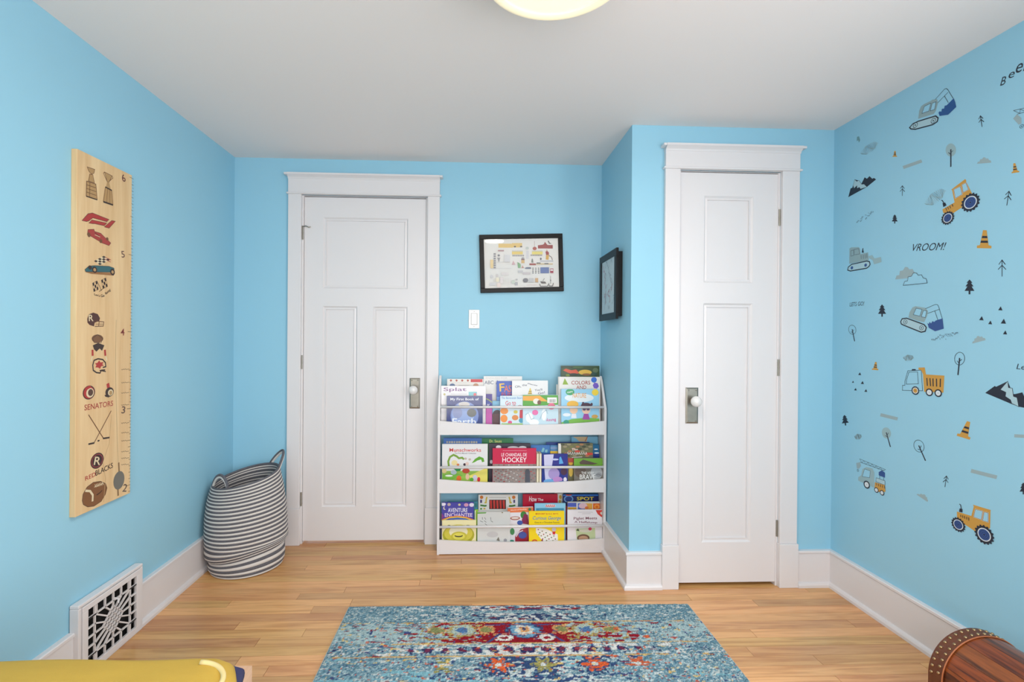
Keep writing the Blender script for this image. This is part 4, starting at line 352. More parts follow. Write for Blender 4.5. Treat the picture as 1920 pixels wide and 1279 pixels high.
CHART = {
'trophy_drawing':[('p',(178,142,92),[(0.0421,1.2218),(0.0765,1.2248),(0.0731,1.2102),(0.0613,1.203),(0.0489,1.2099)]),('o',(112,74,46),0.002,[(0.0421,1.2218),(0.0765,1.2248),(0.0731,1.2102),(0.0613,1.203),(0.0489,1.2099)]),('p',(178,142,92),[(0.0538,1.2004),(0.0675,1.2029),(0.0754,1.1759),(0.0478,1.174)]),('o',(112,74,46),0.002,[(0.0538,1.2004),(0.0675,1.2029),(0.0754,1.1759),(0.0478,1.174)]),('p',(178,142,92),[(0.0391,1.1706),(0.0818,1.1736),(0.0886,1.1198),(0.0381,1.1175)]),('o',(112,74,46),0.0025,[(0.0391,1.1706),(0.0818,1.1736),(0.0886,1.1198),(0.0381,1.1175)]),('l',(112,74,46),0.002,[(0.0392,1.1579),(0.0833,1.1606)]),('l',(112,74,46),0.002,[(0.0393,1.1453),(0.0834,1.1471)]),('l',(112,74,46),0.002,[(0.0394,1.1326),(0.0835,1.1336)]),('l',(112,74,46),0.002,[(0.054,1.1717),(0.053,1.1181)]),('l',(52,36,32),0.004,[(0.0381,1.1175),(0.0886,1.1193)])],
'cup_drawing':[('p',(178,142,92),[(0.1233,1.2318),(0.161,1.2301),(0.146,1.2014),(0.1369,1.2002)]),('o',(112,74,46),0.002,[(0.1233,1.2318),(0.161,1.2301),(0.146,1.2014),(0.1369,1.2002)]),('l',(112,74,46),0.002,[(0.1233,1.2318),(0.1181,1.2256),(0.1346,1.2033)]),('l',(112,74,46),0.002,[(0.161,1.2301),(0.1657,1.2237),(0.1459,1.2042)]),('p',(178,142,92),[(0.1369,1.1996),(0.146,1.2014),(0.1553,1.1763),(0.1296,1.1767)]),('p',(178,142,92),[(0.1274,1.1777),(0.1599,1.1749),(0.1665,1.123),(0.1182,1.1217)]),('o',(112,74,46),0.002,[(0.1274,1.1777),(0.1599,1.1749),(0.1665,1.123),(0.1182,1.1217)]),('l',(52,36,32),0.005,[(0.1274,1.1777),(0.1599,1.1749)]),('l',(112,74,46),0.0016,[(0.1386,1.175),(0.1338,1.1223)]),('l',(112,74,46),0.0016,[(0.1492,1.1744),(0.1496,1.1239)]),('l',(52,36,32),0.006,[(0.1182,1.1206),(0.1665,1.1219)])],
'racing_logo':[('p',(172,52,48),[(0.0202,1.0275),(0.0467,1.0579),(0.0672,1.0659),(0.1471,1.0626),(0.1358,1.0514),(0.0687,1.0491),(0.0502,1.0333),(0.0401,1.0287)]),('o',(52,36,32),0.0016,[(0.0202,1.0275),(0.0467,1.0579),(0.0672,1.0659),(0.1471,1.0626),(0.1358,1.0514),(0.0687,1.0491),(0.0502,1.0333),(0.0401,1.0287)]),('p',(172,52,48),[(0.0503,1.0259),(0.0646,1.0406),(0.1359,1.0464),(0.1233,1.0334),(0.0779,1.0304),(0.0689,1.0282)]),('o',(52,36,32),0.0016,[(0.0503,1.0259),(0.0646,1.0406),(0.1359,1.0464),(0.1233,1.0334),(0.0779,1.0304),(0.0689,1.0282)]),('p',(172,52,48),[(0.1234,1.029),(0.1608,1.062),(0.1795,1.0637),(0.1473,1.0301)]),('o',(52,36,32),0.0016,[(0.1234,1.029),(0.1608,1.062),(0.1795,1.0637),(0.1473,1.0301)])],
'red_race_car':[('p',(165,58,52),[(0.0438,0.983),(0.0471,1.0023),(0.0746,1.0096),(0.0781,1.0023),(0.1067,1.0021),(0.1288,0.9903),(0.1569,0.9764),(0.1478,0.965),(0.1143,0.9679),(0.0609,0.9813)]),('o',(52,36,32),0.0014,[(0.0438,0.983),(0.0471,1.0023),(0.0746,1.0096),(0.0781,1.0023),(0.1067,1.0021),(0.1288,0.9903),(0.1569,0.9764),(0.1478,0.965),(0.1143,0.9679),(0.0609,0.9813)]),('e',(112,74,46),0.0513,0.9846,0.007,0.0085),('e',(112,74,46),0.1069,0.9736,0.0074,0.0076),('e',(112,74,46),0.1386,0.9878,0.0061,0.0062),('l',(222,206,170),0.002,[(0.0782,0.9904),(0.1032,0.9876)]),('l',(52,36,32),0.002,[(0.0782,0.9985),(0.0996,0.9896)])],
'green_race_car':[('p',(222,206,170),[(0.0754,0.8954),(0.122,0.9223),(0.1521,0.9123),(0.104,0.8847)]),('p',(52,36,32),[(0.0754,0.8954),(0.0845,0.9007),(0.0938,0.8973),(0.0846,0.892)]),('p',(52,36,32),[(0.0939,0.8886),(0.1032,0.8939),(0.1127,0.8904),(0.1033,0.8851)]),('p',(52,36,32),[(0.0938,0.8973),(0.1031,0.9026),(0.1126,0.8992),(0.1032,0.8939)]),('p',(52,36,32),[(0.0938,0.906),(0.1031,0.9114),(0.1125,0.908),(0.1031,0.9026)]),('p',(52,36,32),[(0.1126,0.8992),(0.1221,0.9046),(0.1318,0.9012),(0.1222,0.8958)]),('p',(52,36,32),[(0.1125,0.908),(0.122,0.9135),(0.1317,0.9101),(0.1221,0.9046)]),('p',(52,36,32),[(0.1125,0.9168),(0.122,0.9223),(0.1316,0.919),(0.122,0.9135)]),('p',(52,36,32),[(0.1317,0.9101),(0.1414,0.9156),(0.1513,0.9122),(0.1415,0.9067)]),('l',(172,52,48),0.002,[(0.1294,0.9181),(0.1574,0.9127)]),('l',(172,52,48),0.002,[(0.1258,0.9108),(0.1559,0.9045)]),('p',(150,105,60),[(0.0314,0.8514),(0.0619,0.8477),(0.1718,0.8558),(0.1756,0.866)]),('p',(48,98,105),[(0.0333,0.8585),(0.0514,0.8739),(0.0791,0.8798),(0.1484,0.8876),(0.1731,0.8845),(0.1756,0.8689),(0.038,0.8518)]),('o',(52,36,32),0.0014,[(0.0333,0.8585),(0.0514,0.8739),(0.0791,0.8798),(0.1484,0.8876),(0.1731,0.8845),(0.1756,0.8689),(0.038,0.8518)]),('e',(52,36,32),0.0778,0.8644,0.0121,0.0114),('e',(178,142,92),0.0778,0.8644,0.0064,0.006),('e',(52,36,32),0.1655,0.8686,0.0117,0.0125),('e',(178,142,92),0.1655,0.8686,0.0063,0.0062),('e',(52,36,32),0.0562,0.8693,0.0084,0.0075)],
'crossed_flags':[('o',(52,36,32),0.001,[(0.0691,0.8153),(0.0901,0.826),(0.0967,0.7956),(0.0756,0.7853)]),('p',(52,36,32),[(0.0691,0.8153),(0.076,0.8188),(0.0782,0.8088),(0.0712,0.8053)]),('p',(52,36,32),[(0.0734,0.7953),(0.0804,0.7988),(0.0826,0.7887),(0.0756,0.7853)]),('p',(52,36,32),[(0.0782,0.8088),(0.0852,0.8123),(0.0874,0.8023),(0.0804,0.7988)]),('p',(52,36,32),[(0.083,0.8224),(0.0901,0.826),(0.0923,0.8159),(0.0852,0.8123)]),('p',(52,36,32),[(0.0874,0.8023),(0.0945,0.8058),(0.0967,0.7956),(0.0896,0.7922)]),('o',(52,36,32),0.001,[(0.1102,0.8312),(0.1322,0.8422),(0.1415,0.8115),(0.1192,0.8007)]),('p',(52,36,32),[(0.1102,0.8312),(0.1175,0.8348),(0.1205,0.8247),(0.1132,0.821)]),('p',(52,36,32),[(0.1162,0.8109),(0.1235,0.8145),(0.1266,0.8043),(0.1192,0.8007)]),('p',(52,36,32),[(0.1205,0.8247),(0.1279,0.8283),(0.1309,0.8181),(0.1235,0.8145)]),('p',(52,36,32),[(0.1248,0.8385),(0.1322,0.8422),(0.1353,0.832),(0.1279,0.8283)]),('p',(52,36,32),[(0.1309,0.8181),(0.1384,0.8218),(0.1415,0.8115),(0.134,0.8079)]),('l',(52,36,32),0.0016,[(0.0887,0.8263),(0.112,0.7928)]),('l',(52,36,32),0.0016,[(0.1207,0.8025),(0.1004,0.7883)]),('t',(52,36,32),"Let's",0.0898,0.7748,0.0272,0.0073,-0.158),('t',(52,36,32),'Go',0.1165,0.7748,0.0177,0.0102,0.2107),('t',(52,36,32),'Racing!',0.1431,0.7915,0.0303,0.0119,0.649)],
'football_helmet_drawing':[('p',(82,46,38),[(0.046,0.6863),(0.0527,0.7026),(0.0733,0.7101),(0.0946,0.7059),(0.1055,0.6917),(0.1019,0.6805),(0.0806,0.6743),(0.0772,0.6606),(0.0564,0.6654),(0.0474,0.6731)]),('t',(222,206,170),'R',0.0634,0.6905,0.0214,0.0231,0.042),('l',(112,74,46),0.003,[(0.0876,0.68),(0.1239,0.6786),(0.1218,0.663),(0.0807,0.6607)]),('l',(112,74,46),0.003,[(0.1019,0.6789),(0.0985,0.6613)]),('l',(112,74,46),0.002,[(0.0842,0.669),(0.1232,0.6703)])],
'football_player_drawing':[('e',(120,82,52),0.0943,0.6167,0.0276,0.015),('o',(52,36,32),0.0016,[(0.0705,0.6183),(0.0942,0.6317),(0.1195,0.6168),(0.1119,0.6011),(0.0779,0.6024)]),('p',(60,42,36),[(0.0721,0.5927),(0.0967,0.6011),(0.1275,0.5922),(0.116,0.5719),(0.1044,0.5808),(0.0894,0.5696),(0.0781,0.5784)]),('l',(172,52,48),0.009,[(0.0708,0.5768),(0.0717,0.5552)]),('l',(172,52,48),0.009,[(0.13,0.5757),(0.1325,0.5533)]),('l',(222,206,170),0.006,[(0.0695,0.5519),(0.0638,0.5351)]),('l',(222,206,170),0.006,[(0.1349,0.5497),(0.1398,0.5354)])],
'football_helmet_outline':[('l',(52,36,32),0.005,[(0.1321,0.501),(0.1127,0.5004),(0.1074,0.4908),(0.0899,0.4937),(0.075,0.5027),(0.0726,0.5216),(0.0784,0.5384),(0.0971,0.5434),(0.1201,0.5397),(0.1335,0.5274),(0.1352,0.5126),(0.1203,0.5104)]),('l',(52,36,32),0.004,[(0.105,0.5009),(0.1353,0.4943)]),('p',(172,52,48),[(0.1025,0.5375),(0.1086,0.5297),(0.1241,0.5307),(0.1179,0.5222),(0.1257,0.5172),(0.1126,0.5155),(0.1073,0.5065),(0.0973,0.5117),(0.0846,0.5124),(0.0897,0.5207),(0.083,0.5268),(0.0949,0.5291)])],
'hockey_crest':[('e',(60,40,36),0.0559,0.425,0.0281,0.0248),('e',(172,52,48),0.0559,0.425,0.0242,0.0214),('e',(222,206,170),0.061,0.4233,0.0177,0.017),('e',(90,60,48),0.0631,0.4242,0.0119,0.0124),('p',(172,52,48),[(0.0358,0.4427),(0.0607,0.4504),(0.0659,0.4426),(0.0429,0.4336)])],
'centurion_crest':[('p',(172,52,48),[(0.1389,0.4474),(0.1524,0.4516),(0.1566,0.4339),(0.1422,0.4323)]),('e',(60,42,38),0.1551,0.4162,0.0213,0.0179),('e',(222,206,170),0.16,0.4139,0.0131,0.0119),('e',(178,142,92),0.1608,0.4126,0.0081,0.0084),('p',(52,36,32),[(0.1289,0.4072),(0.1447,0.4084),(0.1528,0.3956),(0.1345,0.4007)])],
'team_lettering':[('t',(165,60,52),'SENATORS',0.1045,0.3729,0.1373,0.0202,-0.0115)],
'hockey_sticks':[('l',(112,74,46),0.0035,[(0.0543,0.3463),(0.1247,0.2494)]),('l',(52,36,32),0.006,[(0.1231,0.248),(0.1565,0.2449)]),('l',(112,74,46),0.0035,[(0.1638,0.3446),(0.0807,0.2405)]),('l',(52,36,32),0.006,[(0.0821,0.2402),(0.0543,0.2415)]),('e',(52,36,32),0.1016,0.2442,0.0055,0.0029)],
'round_r_logo':[('e',(58,34,36),0.0961,0.1726,0.0317,0.0284),('e',(150,60,60),0.0961,0.1726,0.0269,0.0243),('e',(58,34,36),0.0961,0.1726,0.0237,0.0214),('t',(222,206,170),'R',0.0977,0.1717,0.0312,0.029,-0.2426)],
'team_name_lettering':[('t',(172,52,48),'RED',0.0653,0.1244,0.0485,0.0152,0.0885),('t',(52,36,32),'BLACKS',0.1311,0.1326,0.0862,0.0197,0.1032)],
'football_drawing':[('p',(128,84,48),[(0.0281,0.0495),(0.0314,0.0706),(0.049,0.0904),(0.078,0.0988),(0.112,0.0931),(0.137,0.0776),(0.1451,0.0586),(0.1373,0.0374),(0.1164,0.0177),(0.0824,0.0117),(0.0531,0.0188),(0.0331,0.0339)]),('o',(52,36,32),0.0016,[(0.0281,0.0495),(0.0314,0.0706),(0.049,0.0904),(0.078,0.0988),(0.112,0.0931),(0.137,0.0776),(0.1451,0.0586),(0.1373,0.0374),(0.1164,0.0177),(0.0824,0.0117),(0.0531,0.0188),(0.0331,0.0339)]),('l',(222,206,170),0.008,[(0.0419,0.0797),(0.0635,0.0719),(0.0761,0.0537),(0.0748,0.0313)]),('l',(222,206,170),0.002,[(0.0819,0.0806),(0.1276,0.0815)]),('l',(222,206,170),0.0025,[(0.0855,0.0892),(0.0916,0.0771)]),('l',(222,206,170),0.0025,[(0.0922,0.089),(0.0984,0.0768)]),('l',(222,206,170),0.0025,[(0.099,0.0887),(0.1052,0.0765)]),('l',(222,206,170),0.0025,[(0.1059,0.0884),(0.1121,0.0761)]),('l',(222,206,170),0.0025,[(0.1128,0.0882),(0.119,0.0758)]),('l',(222,206,170),0.0025,[(0.1197,0.0879),(0.126,0.0755)]),('l',(52,36,32),0.003,[(0.0933,0.0483),(0.1085,0.0511),(0.12,0.0574)])],
'wood_knot':[('l',(196,170,128),0.003,[(0.1874,0.6885),(0.1847,0.5069),(0.195,0.2628),(0.2048,0.1019)]),('l',(190,160,116),0.002,[(0.1655,0.3282),(0.1542,0.2227),(0.1231,0.159),(0.1369,0.0965),(0.1281,0.0109)]),('l',(140,108,72),0.008,[(0.2045,0.1387),(0.2074,0.1012)]),('l',(140,108,72),0.008,[(0.201,0.0418),(0.203,0.0106)]),('e',(112,110,102),0.2068,0.0695,0.0297,0.035)],
'foot_number':[[('t',(96,42,36),'6',0.2223,1.2425,0.0191,0.0279,0.3201)],[('t',(96,60,50),'5',0.2215,0.9454,0.0183,0.0256,0.1759)],[('t',(130,50,44),'4',0.2218,0.6428,0.0208,0.0265,0.0192)],[('t',(96,70,60),'3',0.2291,0.3387,0.0203,0.0279,-0.1433)],[('t',(96,80,72),'2',0.24,0.0303,0.024,0.0294,-0.2915)]],
'height_note':[[('l',(70,50,40),0.0014,[(0.2161,0.4984),(0.2213,0.4949),(0.2265,0.4988),(0.2317,0.4952),(0.237,0.4992),(0.2423,0.4956),(0.2601,0.4971)])],[('l',(70,50,40),0.0014,[(0.2165,0.4473),(0.2217,0.4436),(0.2269,0.4474),(0.2322,0.4437),(0.2374,0.4475),(0.2427,0.4438),(0.2606,0.4448)])],[('l',(70,50,40),0.0014,[(0.2168,0.4072),(0.222,0.4035),(0.2272,0.4071),(0.2325,0.4033),(0.2377,0.407),(0.2431,0.4032),(0.2609,0.4038)])],[('l',(70,50,40),0.0014,[(0.2172,0.3604),(0.2224,0.3565),(0.2276,0.36),(0.2329,0.3561),(0.2381,0.3596),(0.2435,0.3557),(0.2613,0.3558)])],[('l',(70,50,40),0.0014,[(0.2178,0.2901),(0.223,0.286),(0.2282,0.2893),(0.2335,0.2852),(0.2387,0.2885),(0.2441,0.2844),(0.2619,0.2839)])],[('l',(70,50,40),0.0014,[(0.2181,0.2524),(0.2233,0.2482),(0.2285,0.2514),(0.2338,0.2472),(0.239,0.2505),(0.2444,0.2462),(0.2623,0.2454)])],[('l',(70,50,40),0.0014,[(0.2184,0.2209),(0.2236,0.2166),(0.2288,0.2198),(0.2341,0.2155),(0.2393,0.2186),(0.2446,0.2143),(0.2625,0.2131)])],[('l',(70,50,40),0.0014,[(0.2187,0.1789),(0.2239,0.1745),(0.2291,0.1775),(0.2344,0.1731),(0.2397,0.1762),(0.245,0.1717),(0.2629,0.1702)])],[('l',(70,50,40),0.0014,[(0.2189,0.153),(0.2242,0.1485),(0.2293,0.1514),(0.2346,0.1469),(0.2399,0.1499),(0.2452,0.1454),(0.2631,0.1436)])],[('l',(70,50,40),0.0014,[(0.2191,0.1282),(0.2244,0.1237),(0.2296,0.1266),(0.2348,0.122),(0.2401,0.1249),(0.2454,0.1203),(0.2633,0.1183)])]],
}
BOOKS = [
(-0.0327,2.82,0.682,0.2099,0.2892,0.014,(226,222,216),'white picture book with a row of rust diamonds and a red corner tag',[('p',(170,70,50),[(-0.083,0.2875),(-0.0754,0.2804),(-0.0829,0.2728),(-0.0906,0.2804)]),('p',(170,70,50),[(-0.0504,0.2876),(-0.0428,0.2806),(-0.0503,0.2729),(-0.058,0.2805)]),('p',(170,70,50),[(-0.0178,0.2878),(-0.0101,0.2807),(-0.0177,0.273),(-0.0254,0.2806)]),('p',(170,70,50),[(0.0149,0.2879),(0.0225,0.2808),(0.015,0.2732),(0.0073,0.2808)]),('p',(200,40,52),[(0.0312,0.2896),(0.0994,0.2899),(0.0995,0.2713),(0.0313,0.2711)]),('e',(84,110,150),-0.0746,0.2521,0.0152,0.0109),('l',(150,145,140),0.0015,[(-0.0393,0.2533),(0.0233,0.2536)]),('e',(190,140,110),0.0615,0.2526,0.0152,0.012),('l',(180,176,170),0.001,[(-0.0964,0.2673),(0.0259,0.2678)])],0.3,0,(232,226,214)),
(-0.0419,2.772,0.682,0.2533,0.2537,0.014,(224,222,224),'white book with a large purple title,behind the planet book',[('t',(120,66,130),'Splat',-0.0482,0.2314,0.1298,0.0267,0.0039),('l',(130,128,130),0.0012,[(-0.0712,0.2073),(0.0196,0.2075)]),('p',(120,190,196),[(0.0292,0.2204),(0.0758,0.2206),(0.0759,0.1991),(0.0293,0.199)]),('e',(222,90,100),0.0652,0.2061,0.0086,0.0075),('e',(180,170,110),-0.1075,0.2056,0.0064,0.0064)],0.12,0,(232,226,214)),
(-0.0338,2.748,0.682,0.2024,0.1991,0.012,(52,64,122),'dark blue book about planet Earth with white lettering,at the top shelf rail',[('e',(120,140,196),-0.0006,0.089,0.0786,0.0797),('e',(150,170,215),-0.0086,0.0943,0.0626,0.0664),('e',(196,190,186),-0.0037,0.1528,0.0318,0.0138),('e',(110,112,110),0.0391,0.105,0.0265,0.0234),('e',(140,150,190),-0.0405,0.1049,0.0265,0.0318),('t',(236,238,244),'My First Book of',-0.0013,0.1799,0.1592,0.0181,0.0019),('t',(240,242,246),'Earth',-0.003,0.0563,0.1326,0.0356,0.0)],0.12,0,(232,226,214)),
(0.1037,2.772,0.682,0.035,0.2075,0.012,(78,62,140),'purple and magenta book squeezed beside the planet book',[('l',(150,165,90),0.006,[(-0.0174,0.1821),(-0.0023,0.1757),(0.0177,0.1607)]),('p',(60,72,150),[(-0.0174,0.1767),(0.0177,0.1553),(0.0178,0.1392),(-0.0171,0.1391)]),('p',(196,84,168),[(-0.0192,0.1337),(0.0179,0.1338),(0.0186,0.0317),(-0.0185,0.0317)]),('t',(236,230,240),'or',-0.0043,0.1459,0.0172,0.0113,0.0058)],0.3,0,(232,226,214)),
(0.1854,2.82,0.682,0.2233,0.3059,0.014,(226,225,222),'tall white ABC book at the back of the top shelf',[('t',(208,206,204),'ENGLISH FOR',-0.0362,0.2951,0.1248,0.0121,0.004),('t',(96,100,124),'ABC',-0.0809,0.2698,0.0525,0.0208,0.0038),('t',(96,96,170),'A',-0.0328,0.2711,0.0175,0.023,0.0),('l',(205,202,196),0.001,[(-0.0964,0.2201),(-0.028,0.223)])],0.3,0,(232,226,214)),
(0.2063,2.796,0.682,0.117,0.2795,0.014,(44,84,176),'bright blue book with jagged yellow and orange FAST FUN lettering',[('t',(238,190,60),'F',-0.0278,0.2437,0.0288,0.0459,0.0535),('t',(232,110,60),'AST',0.0163,0.2365,0.0626,0.038,0.0032),('t',(190,40,60),'FUN',0.0038,0.2045,0.0663,0.0195,0.003),('p',(96,150,214),[(-0.0581,0.1902),(0.0588,0.1905),(0.059,0.1688),(-0.0579,0.1685)])],0.3,0,(232,226,214)),
(0.3373,2.772,0.682,0.2059,0.2858,0.012,(228,228,228),'white book with a dark hand-lettered title curving down to an exclamation mark',[('t',(70,80,104),'Oh,',-0.0682,0.2504,0.0351,0.0141,0.1028),('t',(70,80,104),'the',-0.0315,0.2599,0.0275,0.0112,0.0536),('t',(60,72,100),'Places',0.015,0.2631,0.0557,0.0072,-0.1946),('t',(60,72,100),"You'll",0.0485,0.233,0.0434,0.0123,0.1023),('t',(60,72,100),'Go!',0.0654,0.2158,0.0401,0.0129,0.1525),('p',(222,196,90),[(-0.0125,0.2069),(-0.0046,0.2312),(0.0018,0.2463),(0.0073,0.2323),(0.0119,0.207)]),('l',(70,60,50),0.003,[(-0.0109,0.2123),(0.0107,0.214)]),('l',(70,60,50),0.003,[(-0.0077,0.2231),(0.0096,0.2248)])],0.3,0,(232,226,214)),
(0.1775,2.772,0.682,0.1089,0.1694,0.012,(120,178,208),'small pale blue book with a dark brown shape on the top shelf',[('e',(58,34,44),-0.0271,0.0855,0.028,0.0333),('p',(84,46,52),[(-0.0541,0.0962),(-0.0003,0.0963),(0.0002,0.0317),(-0.0536,0.0317)])],0.3,0,(232,226,214)),
(0.2293,2.748,0.682,0.1274,0.2008,0.012,(206,224,232),'pale blue picture book with a red Go to title,third along the top shelf rail',[('t',(86,140,196),'The Berenstain Bears',0.0026,0.1896,0.1192,0.0128,0.0025),('t',(196,50,74),'Go to',-0.0044,0.1613,0.0588,0.0246,0.0817),('l',(150,90,96),0.003,[(0.0022,0.1426),(0.0155,0.1469),(0.0316,0.1427),(0.0476,0.148),(0.0616,0.1438)]),('e',(232,140,52),-0.0404,0.1159,0.0225,0.0181),('e',(232,140,52),-0.0417,0.0732,0.0203,0.0213),('e',(206,190,70),0.0238,0.1106,0.0118,0.0096),('e',(214,130,60),0.0214,0.0786,0.0182,0.015),('p',(190,40,60),[(0.0478,0.1213),(0.0639,0.124),(0.0643,0.0733),(0.0455,0.076)]),('e',(60,150,180),0.0563,0.0626,0.0139,0.0139),('e',(214,70,130),-0.0078,0.0519,0.0117,0.0096),('p',(150,196,110),[(-0.0559,0.0466),(0.0645,0.0466),(0.0646,0.0332),(-0.0558,0.0332)])],0.3,0,(232,226,214)),
(0.3947,2.748,0.682,0.2013,0.2066,0.012,(196,222,234),'upside-down picture book,green and orange over pale blue,with a barcode',[('p',(76,158,44),[(-0.101,0.2057),(0.0999,0.2063),(0.1003,0.1511),(-0.1006,0.1427)]),('p',(232,164,54),[(-0.101,0.2004),(-0.0055,0.2028),(0.0431,0.1698),(-0.1008,0.1748)]),('e',(230,226,214),-0.0241,0.1707,0.0183,0.016),('e',(110,70,50),-0.0079,0.1643,0.0107,0.0128),('p',(238,238,234),[(0.0386,0.1922),(0.0925,0.1924),(0.0927,0.1613),(0.0389,0.1612)]),('p',(60,60,66),[(0.0484,0.1826),(0.05,0.1826),(0.0502,0.1644),(0.0485,0.1644)]),('p',(60,60,66),[(0.0532,0.1826),(0.0554,0.1826),(0.0555,0.1644),(0.0534,0.1644)]),('p',(60,60,66),[(0.0581,0.1826),(0.0608,0.1826),(0.0609,0.1644),(0.0582,0.1644)]),('p',(60,60,66),[(0.0629,0.1826),(0.0645,0.1826),(0.0647,0.1644),(0.0631,0.1644)]),('p',(60,60,66),[(0.0678,0.1827),(0.0699,0.1827),(0.0701,0.1645),(0.0679,0.1645)]),('p',(60,60,66),[(0.0726,0.1827),(0.0753,0.1827),(0.0755,0.1645),(0.0728,0.1645)]),('p',(60,60,66),[(0.0775,0.1827),(0.0791,0.1827),(0.0792,0.1645),(0.0776,0.1645)]),('p',(60,60,66),[(0.0823,0.1827),(0.0845,0.1827),(0.0846,0.1645),(0.0825,0.1645)]),('e',(222,110,140),0.0622,0.143,0.0215,0.0182),('e',(240,245,248),-0.0636,0.0787,0.0204,0.0278),('e',(240,245,248),0.0195,0.0948,0.014,0.0332),('e',(240,245,248),-0.0366,0.052,0.0279,0.0181),('e',(228,110,170),-0.0306,0.1076,0.0172,0.0149),('l',(120,160,180),0.002,[(-0.0852,0.0947),(-0.0692,0.1054),(-0.0528,0.068),(-0.0341,0.0787)]),('l',(120,160,180),0.002,[(-0.0045,0.068),(0.0113,0.1055),(0.0327,0.1216),(0.041,0.1002)]),('t',(206,60,140),'Bunny',0.0595,0.0654,0.0549,0.0214,3.2)],0.3,0,(232,226,214)),
(0.5988,2.796,0.682,0.2103,0.262,0.012,(222,220,214),'thin white book mostly hidden behind the shapes book on the top shelf',[],0.3,0,(232,226,214)),
(0.6215,2.772,0.682,0.2431,0.3076,0.018,(228,225,220),'white shapes and colors book with a green triangle,blue circle and purple hexagon',[('p',(140,170,44),[(-0.0841,0.2999),(-0.0632,0.2633),(-0.0969,0.2631)]),('e',(44,106,200),0.0851,0.2909,0.0164,0.0163),('p',(116,84,190),[(0.0874,0.2757),(0.106,0.2715),(0.1138,0.2542),(0.103,0.2411),(0.0854,0.2432),(0.0777,0.2594)]),('t',(168,62,52),'COLORS',0.0087,0.2744,0.1091,0.0217,0.0046),('t',(168,62,52),'AND',0.0116,0.2484,0.0579,0.0195,0.0035),('l',(200,196,192),0.0012,[(-0.0531,0.2957),(0.0424,0.2961)]),('p',(206,202,196),[(-0.1223,0.3063),(-0.1147,0.3063),(-0.1125,0.0318),(-0.1202,0.0318)])],0.3,0,(232,226,214)),
(0.6215,2.748,0.682,0.2172,0.2406,0.012,(150,204,232),'light blue nature book with two cartoon children,a yellow sun and orange lettering',[('e',(226,234,238),-0.0058,0.1905,0.0839,0.0247),('e',(46,158,98),-0.0585,0.2236,0.0248,0.0183),('t',(236,244,238),'HAPPY',-0.058,0.2231,0.0345,0.0103,0.1229),('t',(228,160,76),'NATURE',-0.0048,0.204,0.0779,0.0269,0.0039),('e',(240,206,60),0.086,0.2219,0.0195,0.0183),('p',(120,180,66),[(-0.1079,0.052),(-0.0481,0.0708),(0.0384,0.079),(0.1089,0.0736),(0.1092,0.036),(-0.1078,0.036)]),('e',(240,196,160),-0.0377,0.1218,0.0227,0.0215),('e',(232,180,60),-0.0434,0.154,0.0335,0.0204),('p',(228,232,240),[(-0.0494,0.1003),(-0.0246,0.1004),(-0.0212,0.0762),(-0.0525,0.0762)]),('e',(240,196,170),0.0337,0.1219,0.0238,0.0226),('e',(74,40,60),0.0335,0.1461,0.0303,0.0172),('e',(74,40,60),0.0161,0.1595,0.0065,0.0085),('e',(74,40,60),0.0649,0.1542,0.0065,0.0086),('p',(160,66,160),[(0.0209,0.1004),(0.0458,0.1005),(0.0558,0.0682),(0.0114,0.0682)]),('e',(90,70,110),0.0228,0.1273,0.0098,0.0086),('e',(90,70,110),0.0445,0.1273,0.0097,0.0086),('e',(206,160,80),0.0828,0.0855,0.0184,0.0107),('e',(40,150,120),-0.0804,0.0521,0.0162,0.0139),('e',(228,236,242),-0.078,0.0949,0.0227,0.0097)],0.3,0,(232,226,214)),
(0.6384,2.82,0.682,0.2263,0.3691,0.014,(48,74,38),'tall dark green jungle book with a red-orange lizard on the top shelf',[('p',(214,84,46),[(-0.1021,0.3424),(-0.0855,0.3524),(-0.0522,0.3426),(-0.0245,0.3472),(-0.0049,0.3253),(-0.0409,0.3179),(-0.0743,0.3288)]),('e',(222,180,64),0.0283,0.3309,0.039,0.0154),('e',(30,48,30),-0.0409,0.3179,0.0277,0.0077),('e',(120,140,40),-0.0742,0.3139,0.0122,0.0066),('e',(140,90,40),0.0368,0.3183,0.0255,0.0066),('e',(90,110,80),0.0894,0.3433,0.0167,0.0144),('e',(30,70,60),0.0812,0.3201,0.0167,0.0111),('l',(30,42,24),0.004,[(-0.1138,0.3588),(-0.0856,0.3645),(-0.0412,0.3581)]),('e',(70,104,44),-0.0135,0.3604,0.0333,0.0044)],0.3,0,(232,226,214)),
(-0.0448,2.796,0.357,0.2194,0.2765,0.014,(42,100,176),'dark blue book with mottled beige lettering behind the dragon book on the middle shelf',[('e',(176,170,150),-0.0889,0.2542,0.0049,0.0059),('e',(176,170,150),-0.0749,0.2541,0.0059,0.006),('e',(176,170,150),-0.0609,0.2541,0.007,0.006),('e',(176,170,150),-0.0469,0.2541,0.0049,0.0059),('e',(176,170,150),-0.0328,0.2541,0.0059,0.0059),('e',(176,170,150),-0.0188,0.2541,0.007,0.0059),('e',(176,170,150),-0.0048,0.2541,0.0049,0.0059),('e',(176,170,150),0.0092,0.254,0.006,0.006),('e',(176,170,150),0.0233,0.254,0.007,0.006),('e',(176,170,150),0.0373,0.254,0.0049,0.006),('e',(176,170,150),0.0514,0.254,0.0059,0.0059),('e',(176,170,150),0.0654,0.254,0.007,0.0059),('e',(176,170,150),0.0795,0.2539,0.0048,0.006)],0.3,0,(232,226,214)),
(0.1407,2.82,0.357,0.2137,0.2699,0.014,(18,122,66),'green book with a yellow author line,at the back of the middle shelf',[('t',(222,222,120),'Dr. Seuss',0.0041,0.2548,0.0711,0.0164,-0.0014)],0.3,0,(232,226,214)),
